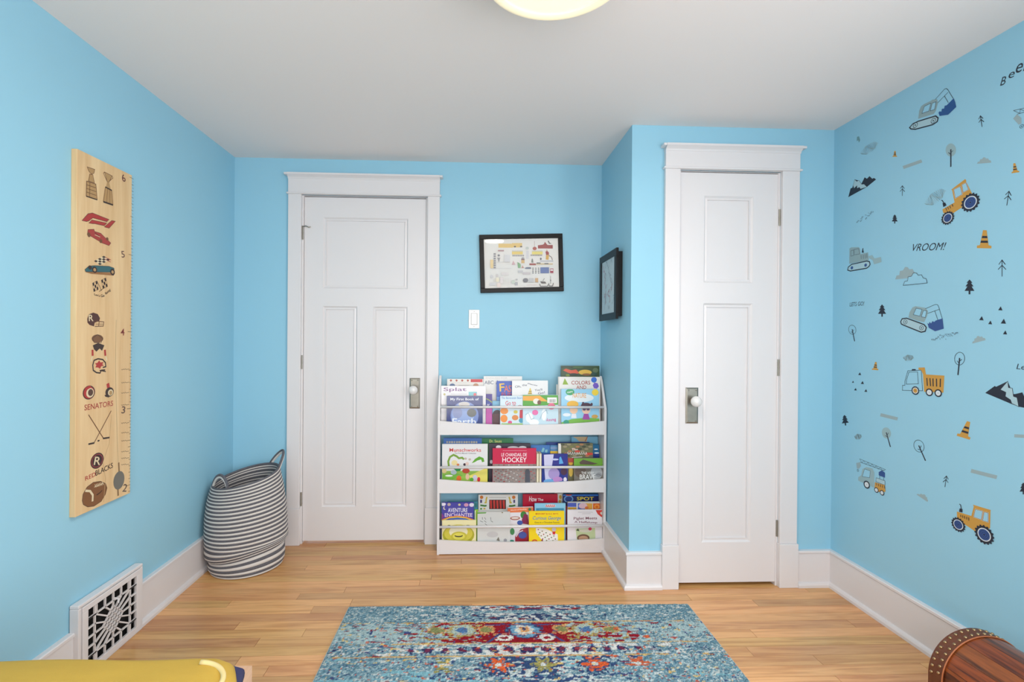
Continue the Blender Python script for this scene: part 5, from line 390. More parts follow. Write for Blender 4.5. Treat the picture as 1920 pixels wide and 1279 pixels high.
(-0.0312,2.772,0.357,0.2584,0.2475,0.016,(226,226,228),'white story collection with a red title and green dragons on the middle shelf',[('t',(206,66,62),'Munschworks',0.0019,0.2145,0.1793,0.0204,-0.0017),('t',(90,90,96),'The First Munsch Collection',0.0023,0.1963,0.1231,0.0075,-0.0016),('l',(122,160,62),0.011,[(-0.0907,0.1242),(-0.0941,0.151),(-0.0847,0.1751),(-0.0645,0.1873),(-0.0462,0.1787),(-0.0339,0.168),(-0.0152,0.1711),(-0.0055,0.1614)]),('p',(96,164,50),[(0.0386,0.1399),(0.0572,0.164),(0.0812,0.1784),(0.1055,0.1692),(0.111,0.1493),(0.0976,0.1451),(0.0921,0.1612),(0.0707,0.1548),(0.0547,0.1452)]),('e',(232,216,160),-0.0588,0.1428,0.0171,0.015),('e',(196,180,170),0.0036,0.1657,0.0075,0.0064),('e',(196,180,170),0.0277,0.1614,0.0075,0.0064),('e',(214,130,80),-0.0389,0.1321,0.008,0.0064),('e',(70,56,70),-0.0015,0.133,0.0075,0.0075),('e',(226,200,190),0.0129,0.1373,0.0097,0.0096),('p',(150,190,80),[(-0.1279,0.0975),(0.1302,0.0966),(0.1307,0.0267),(-0.1274,0.0279)]),('p',(120,180,70),[(-0.1277,0.0761),(-0.052,0.0865),(-0.0091,0.0703),(-0.1274,0.0279)]),('p',(232,220,110),[(0.0257,0.0702),(0.13,0.1181),(0.1307,0.0267),(0.0394,0.0272)]),('p',(40,140,70),[(-0.0682,0.1134),(-0.0201,0.1132),(-0.0253,0.0972),(-0.0467,0.0946)]),('e',(228,206,150),-0.1161,0.0975,0.0138,0.0128),('e',(180,196,206),-0.0627,0.0893,0.0171,0.0128),('e',(226,110,50),-0.033,0.0554,0.0139,0.0161),('e',(190,70,50),0.0068,0.0971,0.0214,0.0139),('e',(230,190,160),0.0151,0.0648,0.0107,0.0183),('e',(206,200,220),0.058,0.0566,0.0139,0.0183),('e',(206,50,56),0.0795,0.0485,0.0086,0.0139),('e',(90,170,60),0.0393,0.0486,0.0107,0.0108),('e',(240,240,230),-0.0893,0.0706,0.0214,0.0054)],0.2,0,(232,226,214)),
(0.2254,2.796,0.357,0.2402,0.2453,0.02,(58,50,66),'charcoal book with puffy white clouds behind the red hockey book',[('e',(226,224,230),-0.0642,0.2245,0.0152,0.0109),('e',(226,224,230),0.0201,0.2211,0.0326,0.0087),('e',(226,224,230),0.0745,0.2221,0.0229,0.0087),('e',(220,220,226),-0.1054,0.1416,0.0076,0.0109)],0.3,0,(232,226,214)),
(0.2489,2.748,0.357,0.2476,0.2286,0.012,(200,44,82),'red hockey book with white lettering over a crowd picture on the middle shelf',[('t',(242,226,232),'LE CHANDAIL DE',-0.0019,0.1932,0.1445,0.0192,-0.0021),('t',(246,236,240),'HOCKEY',0.0004,0.1644,0.138,0.0278,-0.0029),('l',(236,190,205),0.0014,[(-0.0662,0.2158),(0.0692,0.2155)]),('p',(150,140,136),[(-0.1233,0.1413),(0.1239,0.1405),(0.1248,0.0218),(-0.1224,0.023)]),('e',(190,90,90),-0.1163,0.1359,0.0032,0.0032),('e',(120,110,112),-0.0881,0.1358,0.0043,0.0032),('e',(160,70,74),-0.0598,0.1358,0.0054,0.0032),('e',(206,200,196),-0.0314,0.1357,0.0032,0.0032),('e',(176,150,140),-0.0031,0.1356,0.0043,0.0032),('e',(206,200,196),0.0253,0.1355,0.0053,0.0032),('e',(176,150,140),0.0537,0.1354,0.0032,0.0032),('e',(190,90,90),0.0821,0.1353,0.0043,0.0032),('e',(120,110,112),0.1105,0.1352,0.0054,0.0032),('e',(160,70,74),-0.0992,0.1268,0.0032,0.0032),('e',(120,110,112),-0.0709,0.1267,0.0043,0.0032),('e',(160,70,74),-0.0426,0.1266,0.0053,0.0032),('e',(206,200,196),-0.0143,0.1265,0.0032,0.0032),('e',(176,150,140),0.0141,0.1264,0.0043,0.0032),('e',(190,90,90),0.0425,0.1263,0.0053,0.0033),('e',(176,150,140),0.0709,0.1263,0.0032,0.0032),('e',(190,90,90),0.0993,0.1262,0.0043,0.0032),('e',(120,110,112),-0.1103,0.1178,0.0053,0.0032),('e',(160,70,74),-0.0821,0.1177,0.0032,0.0032),('e',(206,200,196),-0.0538,0.1176,0.0043,0.0032),('e',(160,70,74),-0.0254,0.1175,0.0053,0.0032),('e',(206,200,196),0.0029,0.1174,0.0032,0.0032),('e',(176,150,140),0.0313,0.1173,0.0043,0.0032),('e',(190,90,90),0.0597,0.1172,0.0054,0.0032),('e',(120,110,112),0.0881,0.1171,0.0033,0.0032),('e',(190,90,90),0.1166,0.117,0.0043,0.0032),('e',(120,110,112),-0.0932,0.1087,0.0053,0.0032),('e',(160,70,74),-0.0649,0.1086,0.0032,0.0032),('e',(206,200,196),-0.0366,0.1085,0.0043,0.0032),('e',(176,150,140),-0.0082,0.1084,0.0053,0.0032),('e',(206,200,196),0.0201,0.1083,0.0032,0.0032),('e',(176,150,140),0.0485,0.1082,0.0043,0.0032),('e',(190,90,90),0.0769,0.1081,0.0054,0.0032),('e',(120,110,112),0.1054,0.108,0.0032,0.0032),('e',(160,70,74),-0.1043,0.0996,0.0042,0.0032),('e',(120,110,112),-0.0761,0.0995,0.0054,0.0032),('e',(160,70,74),-0.0477,0.0994,0.0032,0.0032),('e',(206,200,196),-0.0194,0.0993,0.0043,0.0032),('e',(176,150,140),0.009,0.0992,0.0053,0.0032),('e',(190,90,90),0.0373,0.0991,0.0033,0.0032),('e',(176,150,140),0.0657,0.099,0.0043,0.0032),('e',(190,90,90),0.0942,0.0989,0.0053,0.0032),('e',(120,110,112),-0.1155,0.0906,0.0032,0.0032),('e',(160,70,74),-0.0872,0.0905,0.0043,0.0032),('e',(206,200,196),-0.0589,0.0904,0.0053,0.0032),('e',(160,70,74),-0.0306,0.0903,0.0032,0.0032),('e',(206,200,196),-0.0022,0.0902,0.0043,0.0032),('e',(176,150,140),0.0262,0.0901,0.0053,0.0032),('e',(190,90,90),0.0546,0.09,0.0032,0.0032),('e',(120,110,112),0.083,0.0899,0.0043,0.0032),('e',(190,90,90),0.1114,0.0898,0.0054,0.0032),('e',(120,110,112),-0.0983,0.0815,0.0032,0.0032),('e',(160,70,74),-0.07,0.0814,0.0042,0.0032),('e',(206,200,196),-0.0417,0.0813,0.0053,0.0032),('e',(176,150,140),-0.0134,0.0812,0.0032,0.0032),('e',(206,200,196),0.015,0.081,0.0043,0.0032),('e',(176,150,140),0.0434,0.0809,0.0053,0.0032),('e',(190,90,90),0.0718,0.0808,0.0032,0.0032),('e',(120,110,112),0.1002,0.0807,0.0043,0.0032),('e',(160,70,74),-0.1095,0.0725,0.0054,0.0032),('e',(120,110,112),-0.0812,0.0724,0.0032,0.0032),('e',(160,70,74),-0.0529,0.0722,0.0043,0.0032),('e',(206,200,196),-0.0246,0.0721,0.0054,0.0032),('e',(176,150,140),0.0038,0.072,0.0032,0.0032),('e',(190,90,90),0.0322,0.0719,0.0043,0.0032),('e',(176,150,140),0.0606,0.0718,0.0054,0.0032),('e',(190,90,90),0.089,0.0717,0.0032,0.0032),('e',(120,110,112),0.1175,0.0715,0.0043,0.0033),('e',(160,70,74),-0.0923,0.0633,0.0053,0.0032),('e',(206,200,196),-0.064,0.0632,0.0032,0.0032),('e',(160,70,74),-0.0357,0.0631,0.0043,0.0032),('e',(206,200,196),-0.0074,0.063,0.0054,0.0032),('e',(176,150,140),0.021,0.0629,0.0032,0.0032),('e',(190,90,90),0.0494,0.0627,0.0043,0.0032),('e',(120,110,112),0.0778,0.0626,0.0054,0.0032),('e',(190,90,90),0.1063,0.0625,0.0032,0.0032),('e',(120,110,112),-0.1035,0.0543,0.0043,0.0032),('e',(160,70,74),-0.0752,0.0542,0.0054,0.0032),('e',(206,200,196),-0.0469,0.0541,0.0032,0.0032),('e',(176,150,140),-0.0185,0.0539,0.0042,0.0033),('e',(206,200,196),0.0098,0.0538,0.0054,0.0032),('e',(176,150,140),0.0382,0.0537,0.0032,0.0032),('e',(190,90,90),0.0666,0.0536,0.0043,0.0032),('e',(120,110,112),0.0951,0.0535,0.0053,0.0032),('e',(160,70,74),-0.1146,0.0453,0.0032,0.0032),('e',(120,110,112),-0.0863,0.0452,0.0042,0.0032),('e',(160,70,74),-0.058,0.0451,0.0053,0.0032),('e',(206,200,196),-0.0297,0.0449,0.0032,0.0032),('e',(176,150,140),-0.0013,0.0448,0.0042,0.0032),('e',(190,90,90),0.027,0.0447,0.0054,0.0032),('e',(176,150,140),0.0554,0.0445,0.0033,0.0032),('e',(190,90,90),0.0839,0.0444,0.0043,0.0032),('e',(120,110,112),0.1123,0.0443,0.0054,0.0032),('e',(160,70,74),-0.0975,0.0362,0.0032,0.0032),('e',(206,200,196),-0.0692,0.036,0.0043,0.0032),('p',(84,86,96),[(0.0604,0.1022),(0.0683,0.1129),(0.0801,0.1129),(0.0877,0.0995),(0.0883,0.0273),(0.0609,0.0274)])],0.06,0,(232,226,214)),
(0.478,2.748,0.357,0.1478,0.1971,0.012,(44,56,140),'glossy royal blue book with frosty lilac artwork on the middle shelf',[('p',(206,206,236),[(-0.0621,0.1928),(-0.0056,0.1949),(-0.0159,0.1285),(-0.0205,0.0321),(-0.0528,0.0322),(-0.0588,0.1125)]),('e',(170,150,206),-0.0048,0.0856,0.0324,0.0321),('e',(110,170,220),-0.0314,0.0428,0.0324,0.0129),('e',(190,200,238),0.0027,0.1659,0.0194,0.0054),('p',(90,170,226),[(0.0269,0.1766),(0.0349,0.183),(0.0498,0.1433),(0.0245,0.1401)]),('e',(70,50,80),0.0518,0.0961,0.0183,0.0182),('e',(230,226,236),0.0591,0.0531,0.0097,0.0129),('e',(190,140,200),0.017,0.0533,0.027,0.0161),('e',(60,120,190),0.0387,0.0372,0.0216,0.0085)],0.06,0,(232,226,214)),  # pale strip at the left is cover gloss put into the print
(0.4031,2.796,0.357,0.1095,0.2363,0.014,(56,116,184),'mid-blue book with pale teal figures behind the cream-edged books',[('p',(130,190,200),[(0.0035,0.198),(0.0143,0.2224),(0.0252,0.217),(0.0172,0.1952)]),('p',(130,190,200),[(0.0254,0.1952),(0.028,0.2099),(0.0417,0.2115),(0.0402,0.1935)])],0.3,0,(232,226,214)),
(0.5683,2.82,0.357,0.2552,0.2464,0.014,(36,62,140),'wide navy book at the back of the middle shelf',[],0.3,0,(232,226,214)),
(0.5062,2.796,0.357,0.0923,0.2351,0.014,(70,130,180),'blue book with a yellow band beside the camouflage-patterned book',[('p',(230,190,60),[(-0.0465,0.2022),(0.0456,0.202),(0.0457,0.1868),(-0.0464,0.187)]),('e',(120,150,190),-0.0258,0.2196,0.0219,0.0076)],0.3,0,(232,226,214)),
(0.6025,2.772,0.357,0.2005,0.2509,0.016,(110,108,80),'camouflage-patterned storybook with white lettering and red patches on the middle shelf',[('p',(226,222,214),[(-0.1009,0.2519),(-0.0841,0.2519),(-0.0822,0.014),(-0.0991,0.014)]),('e',(70,74,56),-0.0748,0.2454,0.012,0.0059),('e',(150,140,110),-0.0383,0.2453,0.012,0.006),('e',(120,120,70),-0.0018,0.2453,0.012,0.0059),('e',(176,120,80),0.0348,0.2452,0.012,0.006),('e',(70,74,56),0.0714,0.2452,0.012,0.0059),('e',(150,140,110),-0.0611,0.2324,0.012,0.0059),('e',(120,120,70),-0.0246,0.2323,0.012,0.006),('e',(176,120,80),0.012,0.2323,0.012,0.0059),('e',(70,74,56),0.0485,0.2322,0.0121,0.006),('e',(150,140,110),0.0851,0.2321,0.0121,0.006),('e',(120,120,70),-0.0474,0.2194,0.012,0.0059),('e',(176,120,80),-0.0108,0.2193,0.0119,0.006),('e',(70,74,56),0.0257,0.2192,0.012,0.006),('e',(150,140,110),0.0623,0.2192,0.012,0.0059),('e',(120,120,70),-0.0701,0.2064,0.0119,0.006),('e',(176,120,80),-0.0336,0.2064,0.0119,0.0059),('e',(70,74,56),0.0029,0.2063,0.012,0.0059),('e',(150,140,110),0.0395,0.2062,0.012,0.006),('e',(120,120,70),0.0761,0.2061,0.012,0.006),('e',(176,120,80),-0.0564,0.1934,0.012,0.006),('e',(70,74,56),-0.0199,0.1933,0.012,0.006),('e',(150,140,110),0.0166,0.1933,0.012,0.0059),('e',(120,120,70),0.0532,0.1932,0.012,0.0059),('e',(176,120,80),0.0898,0.1931,0.0121,0.006),('e',(70,74,56),-0.0427,0.1804,0.012,0.006),('e',(150,140,110),-0.0062,0.1803,0.012,0.006),('e',(120,120,70),0.0304,0.1802,0.012,0.006),('e',(176,120,80),0.067,0.1801,0.012,0.006),('t',(236,234,228),'The',-0.0051,0.2166,0.0354,0.0141,0.0),('e',(206,64,50),0.01,0.2057,0.0164,0.0065),('e',(206,64,50),0.0756,0.191,0.0241,0.0076),('l',(230,226,220),0.0028,[(-0.0487,0.1869),(-0.0445,0.2021),(-0.0395,0.188)]),('l',(230,226,220),0.0028,[(-0.0357,0.1901),(-0.0314,0.202),(-0.0264,0.1879)]),('l',(230,226,220),0.0028,[(-0.0226,0.1869),(-0.0183,0.202),(-0.0133,0.1879)]),('l',(230,226,220),0.0028,[(-0.0095,0.1901),(-0.0053,0.202),(-0.0002,0.1879)]),('l',(230,226,220),0.0028,[(0.0036,0.1868),(0.0078,0.2019),(0.0129,0.1879)]),('l',(230,226,220),0.0028,[(0.0167,0.19),(0.0209,0.2019),(0.0259,0.1878)]),('l',(230,226,220),0.0028,[(0.0298,0.1867),(0.034,0.2019),(0.0391,0.1878)]),('l',(230,226,220),0.0028,[(0.0429,0.19),(0.0471,0.2019),(0.0522,0.1878)]),('l',(230,226,220),0.0028,[(0.056,0.1867),(0.0602,0.2018),(0.0653,0.1877)]),('l',(230,226,220),0.003,[(-0.0225,0.1706),(0.0375,0.1748)]),('p',(180,70,60),[(-0.0442,0.168),(-0.0115,0.1679),(-0.0113,0.1435),(-0.0441,0.1436)])],0.3,0,(232,226,214)),
(0.6874,2.796,0.357,0.116,0.2392,0.014,(24,104,150),'teal-blue book with white marks at the right end of the middle shelf',[('e',(226,236,240),0.0395,0.2121,0.011,0.0033),('e',(226,236,240),0.0435,0.1907,0.0144,0.0039),('p',(32,52,130),[(0.0187,0.1864),(0.0573,0.1863),(0.0576,0.159),(0.0189,0.1591)])],0.3,0,(232,226,214)),
(0.6697,2.748,0.357,0.1637,0.1725,0.012,(118,112,104),'green and grey animal storybook with white BRAVE lettering on the middle shelf',[('p',(112,166,54),[(-0.0827,0.1737),(0.0831,0.1732),(0.0836,0.1168),(-0.0822,0.1173)]),('p',(92,76,66),[(-0.0511,0.1494),(-0.0296,0.1655),(-0.0025,0.1573),(0.0356,0.1465),(0.0573,0.1427),(0.0248,0.1358),(-0.0456,0.1376)]),('e',(104,88,78),-0.0453,0.0957,0.0325,0.0322),('e',(178,180,182),0.0469,0.09,0.0336,0.0376),('e',(150,152,156),0.0605,0.0792,0.0163,0.0129),('t',(236,236,234),'THE VERY',-0.0041,0.0894,0.0715,0.0145,-0.0028),('t',(244,244,242),'BRAVE',-0.005,0.0671,0.0889,0.0268,-0.0045),('l',(90,92,96),0.002,[(0.0334,0.0739),(0.0578,0.0819),(0.0742,0.0738)])],0.3,0,(232,226,214)),
(0.6728,2.845,0.357,0.1574,0.2755,0.014,(124,188,218),'tall sky-blue book with a tan cone and a red line on the middle shelf',[('p',(212,184,140),[(-0.0728,0.2753),(0.0168,0.2752),(0.0114,0.2446),(-0.0334,0.2474),(-0.0503,0.2641)]),('l',(170,50,50),0.0035,[(0.0168,0.2752),(0.0013,0.2474)])],0.3,0,(232,226,214)),
(-0.0696,2.772,0.042,0.1821,0.2307,0.014,(74,70,160),'purple night-sky adventure book with a rainbow on the bottom shelf',[('e',(226,222,236),-0.0817,0.2218,0.0139,0.0096),('e',(190,170,160),-0.0496,0.22,0.0096,0.0086),('e',(206,196,150),0.0092,0.2185,0.0075,0.0065),('e',(206,150,180),0.0477,0.2172,0.0129,0.0097),('e',(220,214,232),0.0788,0.217,0.0139,0.0107),('e',(226,214,180),-0.0735,0.2003,0.0085,0.0097),('e',(74,70,160),-0.0698,0.2019,0.007,0.008),('t',(236,232,244),'AVENTURE',-0.0002,0.1878,0.1112,0.0241,-0.0063),('t',(240,220,240),'ENCHANTEE',0.005,0.1612,0.1567,0.0204,-0.007),('p',(140,60,140),[(-0.0904,0.171),(-0.0759,0.1548),(-0.0901,0.1388)]),('l',(222,110,60),0.006,[(-0.0901,0.1346),(-0.0491,0.1492),(-0.0011,0.1542),(0.0471,0.1485),(0.0917,0.1331)]),('l',(236,206,80),0.005,[(-0.0901,0.1303),(-0.0491,0.145),(-0.001,0.15),(0.0472,0.1442),(0.0918,0.1288)]),('l',(70,110,190),0.007,[(-0.0597,0.13),(-0.0277,0.1394),(-0.001,0.1424),(0.0311,0.139),(0.0687,0.129)]),('e',(226,220,236),0.0045,0.1285,0.0481,0.0075)],0.3,0,(232,226,214)),
(-0.0438,2.796,0.042,0.1751,0.228,0.014,(66,140,158),'teal book behind the night-sky adventure book',[('e',(50,120,120),0.0774,0.2071,0.0076,0.013)],0.3,0,(232,226,214)),
(-0.0606,2.748,0.042,0.1917,0.139,0.012,(236,226,176),'cream picture book with a big olive-green ring shape on the bottom shelf',[('e',(170,166,36),-0.0034,0.0592,0.0892,0.0574),('e',(206,196,70),-0.0035,0.0671,0.0796,0.0489),('e',(232,228,196),-0.0036,0.0767,0.052,0.0351),('e',(196,186,60),-0.0007,0.0512,0.0456,0.0265),('e',(222,214,90),-0.0007,0.0512,0.0339,0.0191),('e',(70,62,44),-0.0018,0.0549,0.0233,0.0085),('e',(222,214,90),-0.0019,0.0597,0.0213,0.0064),('e',(120,110,50),-0.0568,0.1112,0.0085,0.0037),('e',(120,110,50),0.0493,0.1103,0.0106,0.0037)],0.3,0,(232,226,214)),
(0.0368,2.772,0.042,0.0204,0.1886,0.012,(150,196,60),'lime green book edge beside the cream picture book',[('p',(226,228,220),[(-0.0102,0.1857),(-0.0049,0.1857),(-0.0035,-0.0023),(-0.0088,-0.0022)])],0.3,0,(232,226,214)),
(0.1629,2.82,0.042,0.2293,0.2582,0.014,(230,230,226),'white board book with striped red panel,lions and crocodiles on the bottom shelf',[('e',(206,120,50),-0.0966,0.2442,0.0099,0.0098),('e',(206,120,50),0.0902,0.2431,0.0099,0.0098),('p',(80,64,120),[(-0.1047,0.23),(-0.0937,0.2299),(-0.0936,0.2125),(-0.1045,0.2125)]),('p',(80,64,120),[(0.0881,0.2288),(0.098,0.2288),(0.0981,0.2112),(0.0882,0.2113)]),('l',(206,180,60),0.008,[(-0.0654,0.2462),(-0.0692,0.2342),(-0.0707,0.2134),(-0.0794,0.2135)]),('l',(206,180,60),0.008,[(0.0622,0.2454),(0.0678,0.2333),(0.0696,0.2125),(0.0789,0.2125)]),('l',(70,130,50),0.009,[(-0.1033,0.1989),(-0.0771,0.1949),(-0.0673,0.197)]),('l',(70,130,50),0.009,[(0.0626,0.1939),(0.0818,0.1938),(0.0993,0.1975)]),('p',(60,34,36),[(-0.0522,0.2302),(0.0447,0.2296),(0.0451,0.176),(-0.0518,0.1766)]),('p',(206,62,54),[(-0.0489,0.2258),(-0.0369,0.2274),(-0.0354,0.1804),(-0.0453,0.1793)]),('p',(206,62,54),[(-0.0303,0.2257),(-0.0183,0.2273),(-0.0168,0.1802),(-0.0267,0.1792)]),('p',(206,62,54),[(-0.0117,0.2256),(0.0004,0.2272),(0.0018,0.1801),(-0.008,0.1791)]),('p',(206,62,54),[(0.007,0.2255),(0.019,0.2271),(0.0204,0.18),(0.0106,0.1789)]),('p',(206,62,54),[(0.0256,0.2254),(0.0376,0.2269),(0.0391,0.1798),(0.0292,0.1788)]),('l',(120,116,112),0.0016,[(-0.0528,0.2428),(0.0457,0.2422)]),('e',(80,140,60),-0.0988,0.1786,0.0065,0.0044),('e',(206,170,60),-0.0797,0.1796,0.0066,0.0043)],0.3,0,(232,226,214)),
(0.1343,2.748,0.042,0.1838,0.1839,0.012,(206,208,206),'silvery white glossy book with faint dark lettering and a green leafy corner',[('p',(86,160,50),[(-0.0919,0.1844),(-0.0408,0.184),(-0.045,0.1777),(-0.0919,0.1759)]),('l',(80,80,84),0.0022,[(-0.0651,0.1565),(-0.0629,0.1426)]),('l',(80,80,84),0.0022,[(-0.0523,0.1553),(-0.0448,0.1425)]),('l',(80,80,84),0.0022,[(-0.0182,0.1561),(-0.016,0.1412)]),('l',(80,80,84),0.0022,[(-0.0777,0.1364),(-0.0607,0.1288)]),('l',(80,80,84),0.0022,[(-0.0543,0.1372),(-0.042,0.1276)]),('l',(80,80,84),0.0022,[(-0.0181,0.137),(-0.0047,0.1283)]),('l',(80,80,84),0.0022,[(-0.0499,0.1202),(-0.0366,0.1105)]),('e',(120,110,60),0.0483,0.1823,0.0042,0.0043),('p',(110,106,96),[(0.0147,0.0279),(0.0279,0.0464),(0.035,0.0224)]),('e',(190,190,192),-0.0069,0.0601,0.0321,0.016),('e',(150,150,156),0.0655,0.0274,0.0096,0.0096)],0.05,0,(232,226,214)),
(0.2913,2.772,0.042,0.1462,0.1998,0.012,(226,224,230),'slim early reader with an orange header band on the bottom shelf',[('p',(226,122,74),[(-0.0734,0.2016),(0.0726,0.2006),(0.0728,0.1715),(-0.0732,0.1725)]),('t',(246,232,222),'World of Reading',-0.0112,0.1867,0.0919,0.0091,0.0524),('e',(60,120,80),0.0532,0.1878,0.0086,0.0087),('e',(170,96,80),-0.0314,0.1399,0.0281,0.0108),('e',(226,214,206),-0.0314,0.141,0.0216,0.0065),('e',(60,130,60),0.0171,0.1568,0.0174,0.0216),('p',(130,40,80),[(0.0065,0.1299),(0.0225,0.1648),(0.0415,0.1566),(0.0473,0.1026),(0.0094,0.1083)]),('e',(60,90,170),-0.0042,0.1138,0.0163,0.013),('p',(160,40,56),[(-0.0333,0.0386),(-0.0012,0.0761),(0.042,0.0865),(0.0448,0.0055),(-0.0331,0.0063)]),('l',(226,226,236),0.005,[(-0.0279,0.0359),(-0.0119,0.06),(0.0124,0.0706)]),('e',(60,80,160),0.0099,0.0436,0.0238,0.0194),('e',(60,140,80),-0.0486,0.0657,0.0129,0.0194),('e',(50,150,130),-0.052,0.0118,0.013,0.0076)],0.3,0.02,(232,226,214)),
(0.4083,2.82,0.042,0.2044,0.2596,0.014,(188,14,52),'crimson book with white How The lettering at the back of the bottom shelf',[('t',(244,236,238),'How',-0.0424,0.2325,0.0452,0.0287,-0.0566),('t',(244,236,238),'The',0.0017,0.229,0.032,0.0153,-0.0062)],0.3,0,(232,226,214)),
(0.458,2.772,0.042,0.1779,0.2219,0.012,(140,200,228),'light blue book with a small red exclamation title,behind the bright yellow storybook',[('e',(226,206,212),0.0012,0.2086,0.0316,0.0092),('l',(200,62,58),0.0032,[(-0.0248,0.2023),(-0.0211,0.2153),(-0.0172,0.2028)]),('l',(200,62,58),0.0032,[(-0.0139,0.2023),(-0.0102,0.2152),(-0.0063,0.2028)]),('l',(200,62,58),0.0032,[(-0.0031,0.2022),(0.0006,0.2151),(0.0045,0.2027)]),('l',(200,62,58),0.0032,[(0.0078,0.2021),(0.0115,0.2151),(0.0154,0.2026)]),('l',(200,62,58),0.0032,[(0.0187,0.202),(0.0224,0.215),(0.0263,0.2025)]),('p',(64,140,172),[(-0.0811,0.1962),(0.0797,0.1951),(0.0804,0.0956),(-0.0804,0.0969)]),('l',(120,180,200),0.0016,[(-0.0659,0.1875),(0.0645,0.1833)])],0.3,0,(232,226,214)),
(0.4345,2.748,0.042,0.201,0.1855,0.014,(242,212,24),'bright yellow storybook with a blue script title on the bottom shelf',[('t',(196,70,44),"MARGRET & H.A. REY'S",0.0012,0.1725,0.1281,0.0096,-0.007),('t',(40,126,180),'Curious George',0.0009,0.1462,0.1615,0.0257,-0.008,0.2),('t',(96,90,40),'Goes to a Chocolate Factory',0.0021,0.1232,0.1421,0.0118,-0.0084),('p',(236,234,230),[(-0.0611,0.0943),(-0.0073,0.0906),(0.063,0.0568),(0.0644,0.0138),(-0.0175,0.0146),(-0.0446,0.047),(-0.0609,0.0686)]),('e',(150,40,40),-0.0476,0.0845,0.0038,0.0032),('e',(120,110,60),-0.0255,0.0755,0.0038,0.0033),('e',(60,110,60),-0.0034,0.0666,0.0038,0.0032),('e',(150,40,40),0.0188,0.0576,0.0038,0.0032),('e',(120,110,60),0.0409,0.0486,0.0038,0.0032),('e',(60,110,60),-0.0394,0.0673,0.0038,0.0032),('e',(150,40,40),-0.0173,0.0583,0.0038,0.0032),('e',(120,110,60),0.0048,0.0493,0.0038,0.0033),('e',(60,110,60),0.027,0.0404,0.0038,0.0032),('e',(150,40,40),0.0492,0.0314,0.0037,0.0032),('e',(120,110,60),-0.0312,0.0501,0.0038,0.0032),('e',(60,110,60),-0.0091,0.0411,0.0038,0.0032),('e',(150,40,40),0.0131,0.0321,0.0037,0.0032),('e',(120,110,60),0.0352,0.0231,0.0038,0.0032),('e',(60,110,60),-0.0452,0.0558,0.0037,0.0032),('e',(150,40,40),-0.023,0.0329,0.0038,0.0032),('e',(120,110,60),-0.0009,0.0239,0.0038,0.0032),('e',(60,110,60),0.0213,0.0149,0.0037,0.0032),('p',(206,44,48),[(0.0316,0.0731),(0.0494,0.073),(0.0479,0.0569),(0.035,0.057)]),('e',(206,196,206),0.0412,0.0848,0.0129,0.0107),('e',(206,64,36),-0.0686,0.0178,0.0161,0.0128),('e',(242,212,24),-0.0686,0.0178,0.0097,0.0064),('p',(150,36,36),[(-0.0336,0.0148),(-0.0257,0.0361),(-0.0175,0.0146)])],0.3,0,(232,226,214)),
(0.5228,2.845,0.042,0.0514,0.2566,0.014,(226,224,216),'white book with a gold animal,in the gap at the back of the bottom shelf',[('e',(206,164,60),0.0073,0.2345,0.0078,0.0122),('e',(206,164,60),0.0047,0.2095,0.0067,0.0111)],0.3,0,(232,226,214)),
(0.6459,2.82,0.042,0.2097,0.2582,0.014,(20,28,92),'navy book with bold yellow capitals and a round blue badge',[('p',(40,110,196),[(-0.1056,0.2601),(0.1038,0.2589),(0.1039,0.2479),(-0.1055,0.2491)]),('e',(110,160,210),-0.0716,0.2313,0.0277,0.0209),('e',(32,60,130),-0.0716,0.2313,0.0211,0.0154),('e',(196,70,60),-0.0707,0.256,0.0178,0.0066),('t',(240,220,50),'SPOT',0.0266,0.2329,0.1001,0.0199,-0.006)],0.3,0,(232,226,214)),
(0.6576,2.796,0.042,0.1878,0.2208,0.014,(228,226,222),'white-bordered puzzle book with blue and orange blocks on the bottom shelf',[('p',(84,100,190),[(-0.0947,0.2173),(-0.043,0.217),(-0.0428,0.194),(-0.0945,0.1944)]),('p',(206,160,60),[(-0.0923,0.1922),(-0.0428,0.1918),(-0.0427,0.1776),(-0.0922,0.178)]),('p',(80,110,196),[(-0.0347,0.2142),(0.0066,0.2139),(0.0069,0.1773),(-0.0344,0.1776)]),('p',(226,168,70),[(0.0066,0.2139),(0.0508,0.2136),(0.051,0.177),(0.0069,0.1773)]),('e',(226,190,200),-0.0043,0.1992,0.0254,0.0164),('e',(220,120,70),0.0179,0.1892,0.011,0.0077),('p',(222,104,40),[(0.0541,0.2136),(0.0994,0.2133),(0.0996,0.1766),(0.0544,0.177)]),('e',(236,160,70),0.0763,0.1943,0.0155,0.0131),('e',(222,104,40),0.0763,0.1943,0.0088,0.0077)],0.3,0,(232,226,214)),
(0.5079,2.796,0.042,0.1033,0.1972,0.014,(140,40,46),'dark red book edge between the yellow and the white storybooks',[],0.3,0,(232,226,214)),
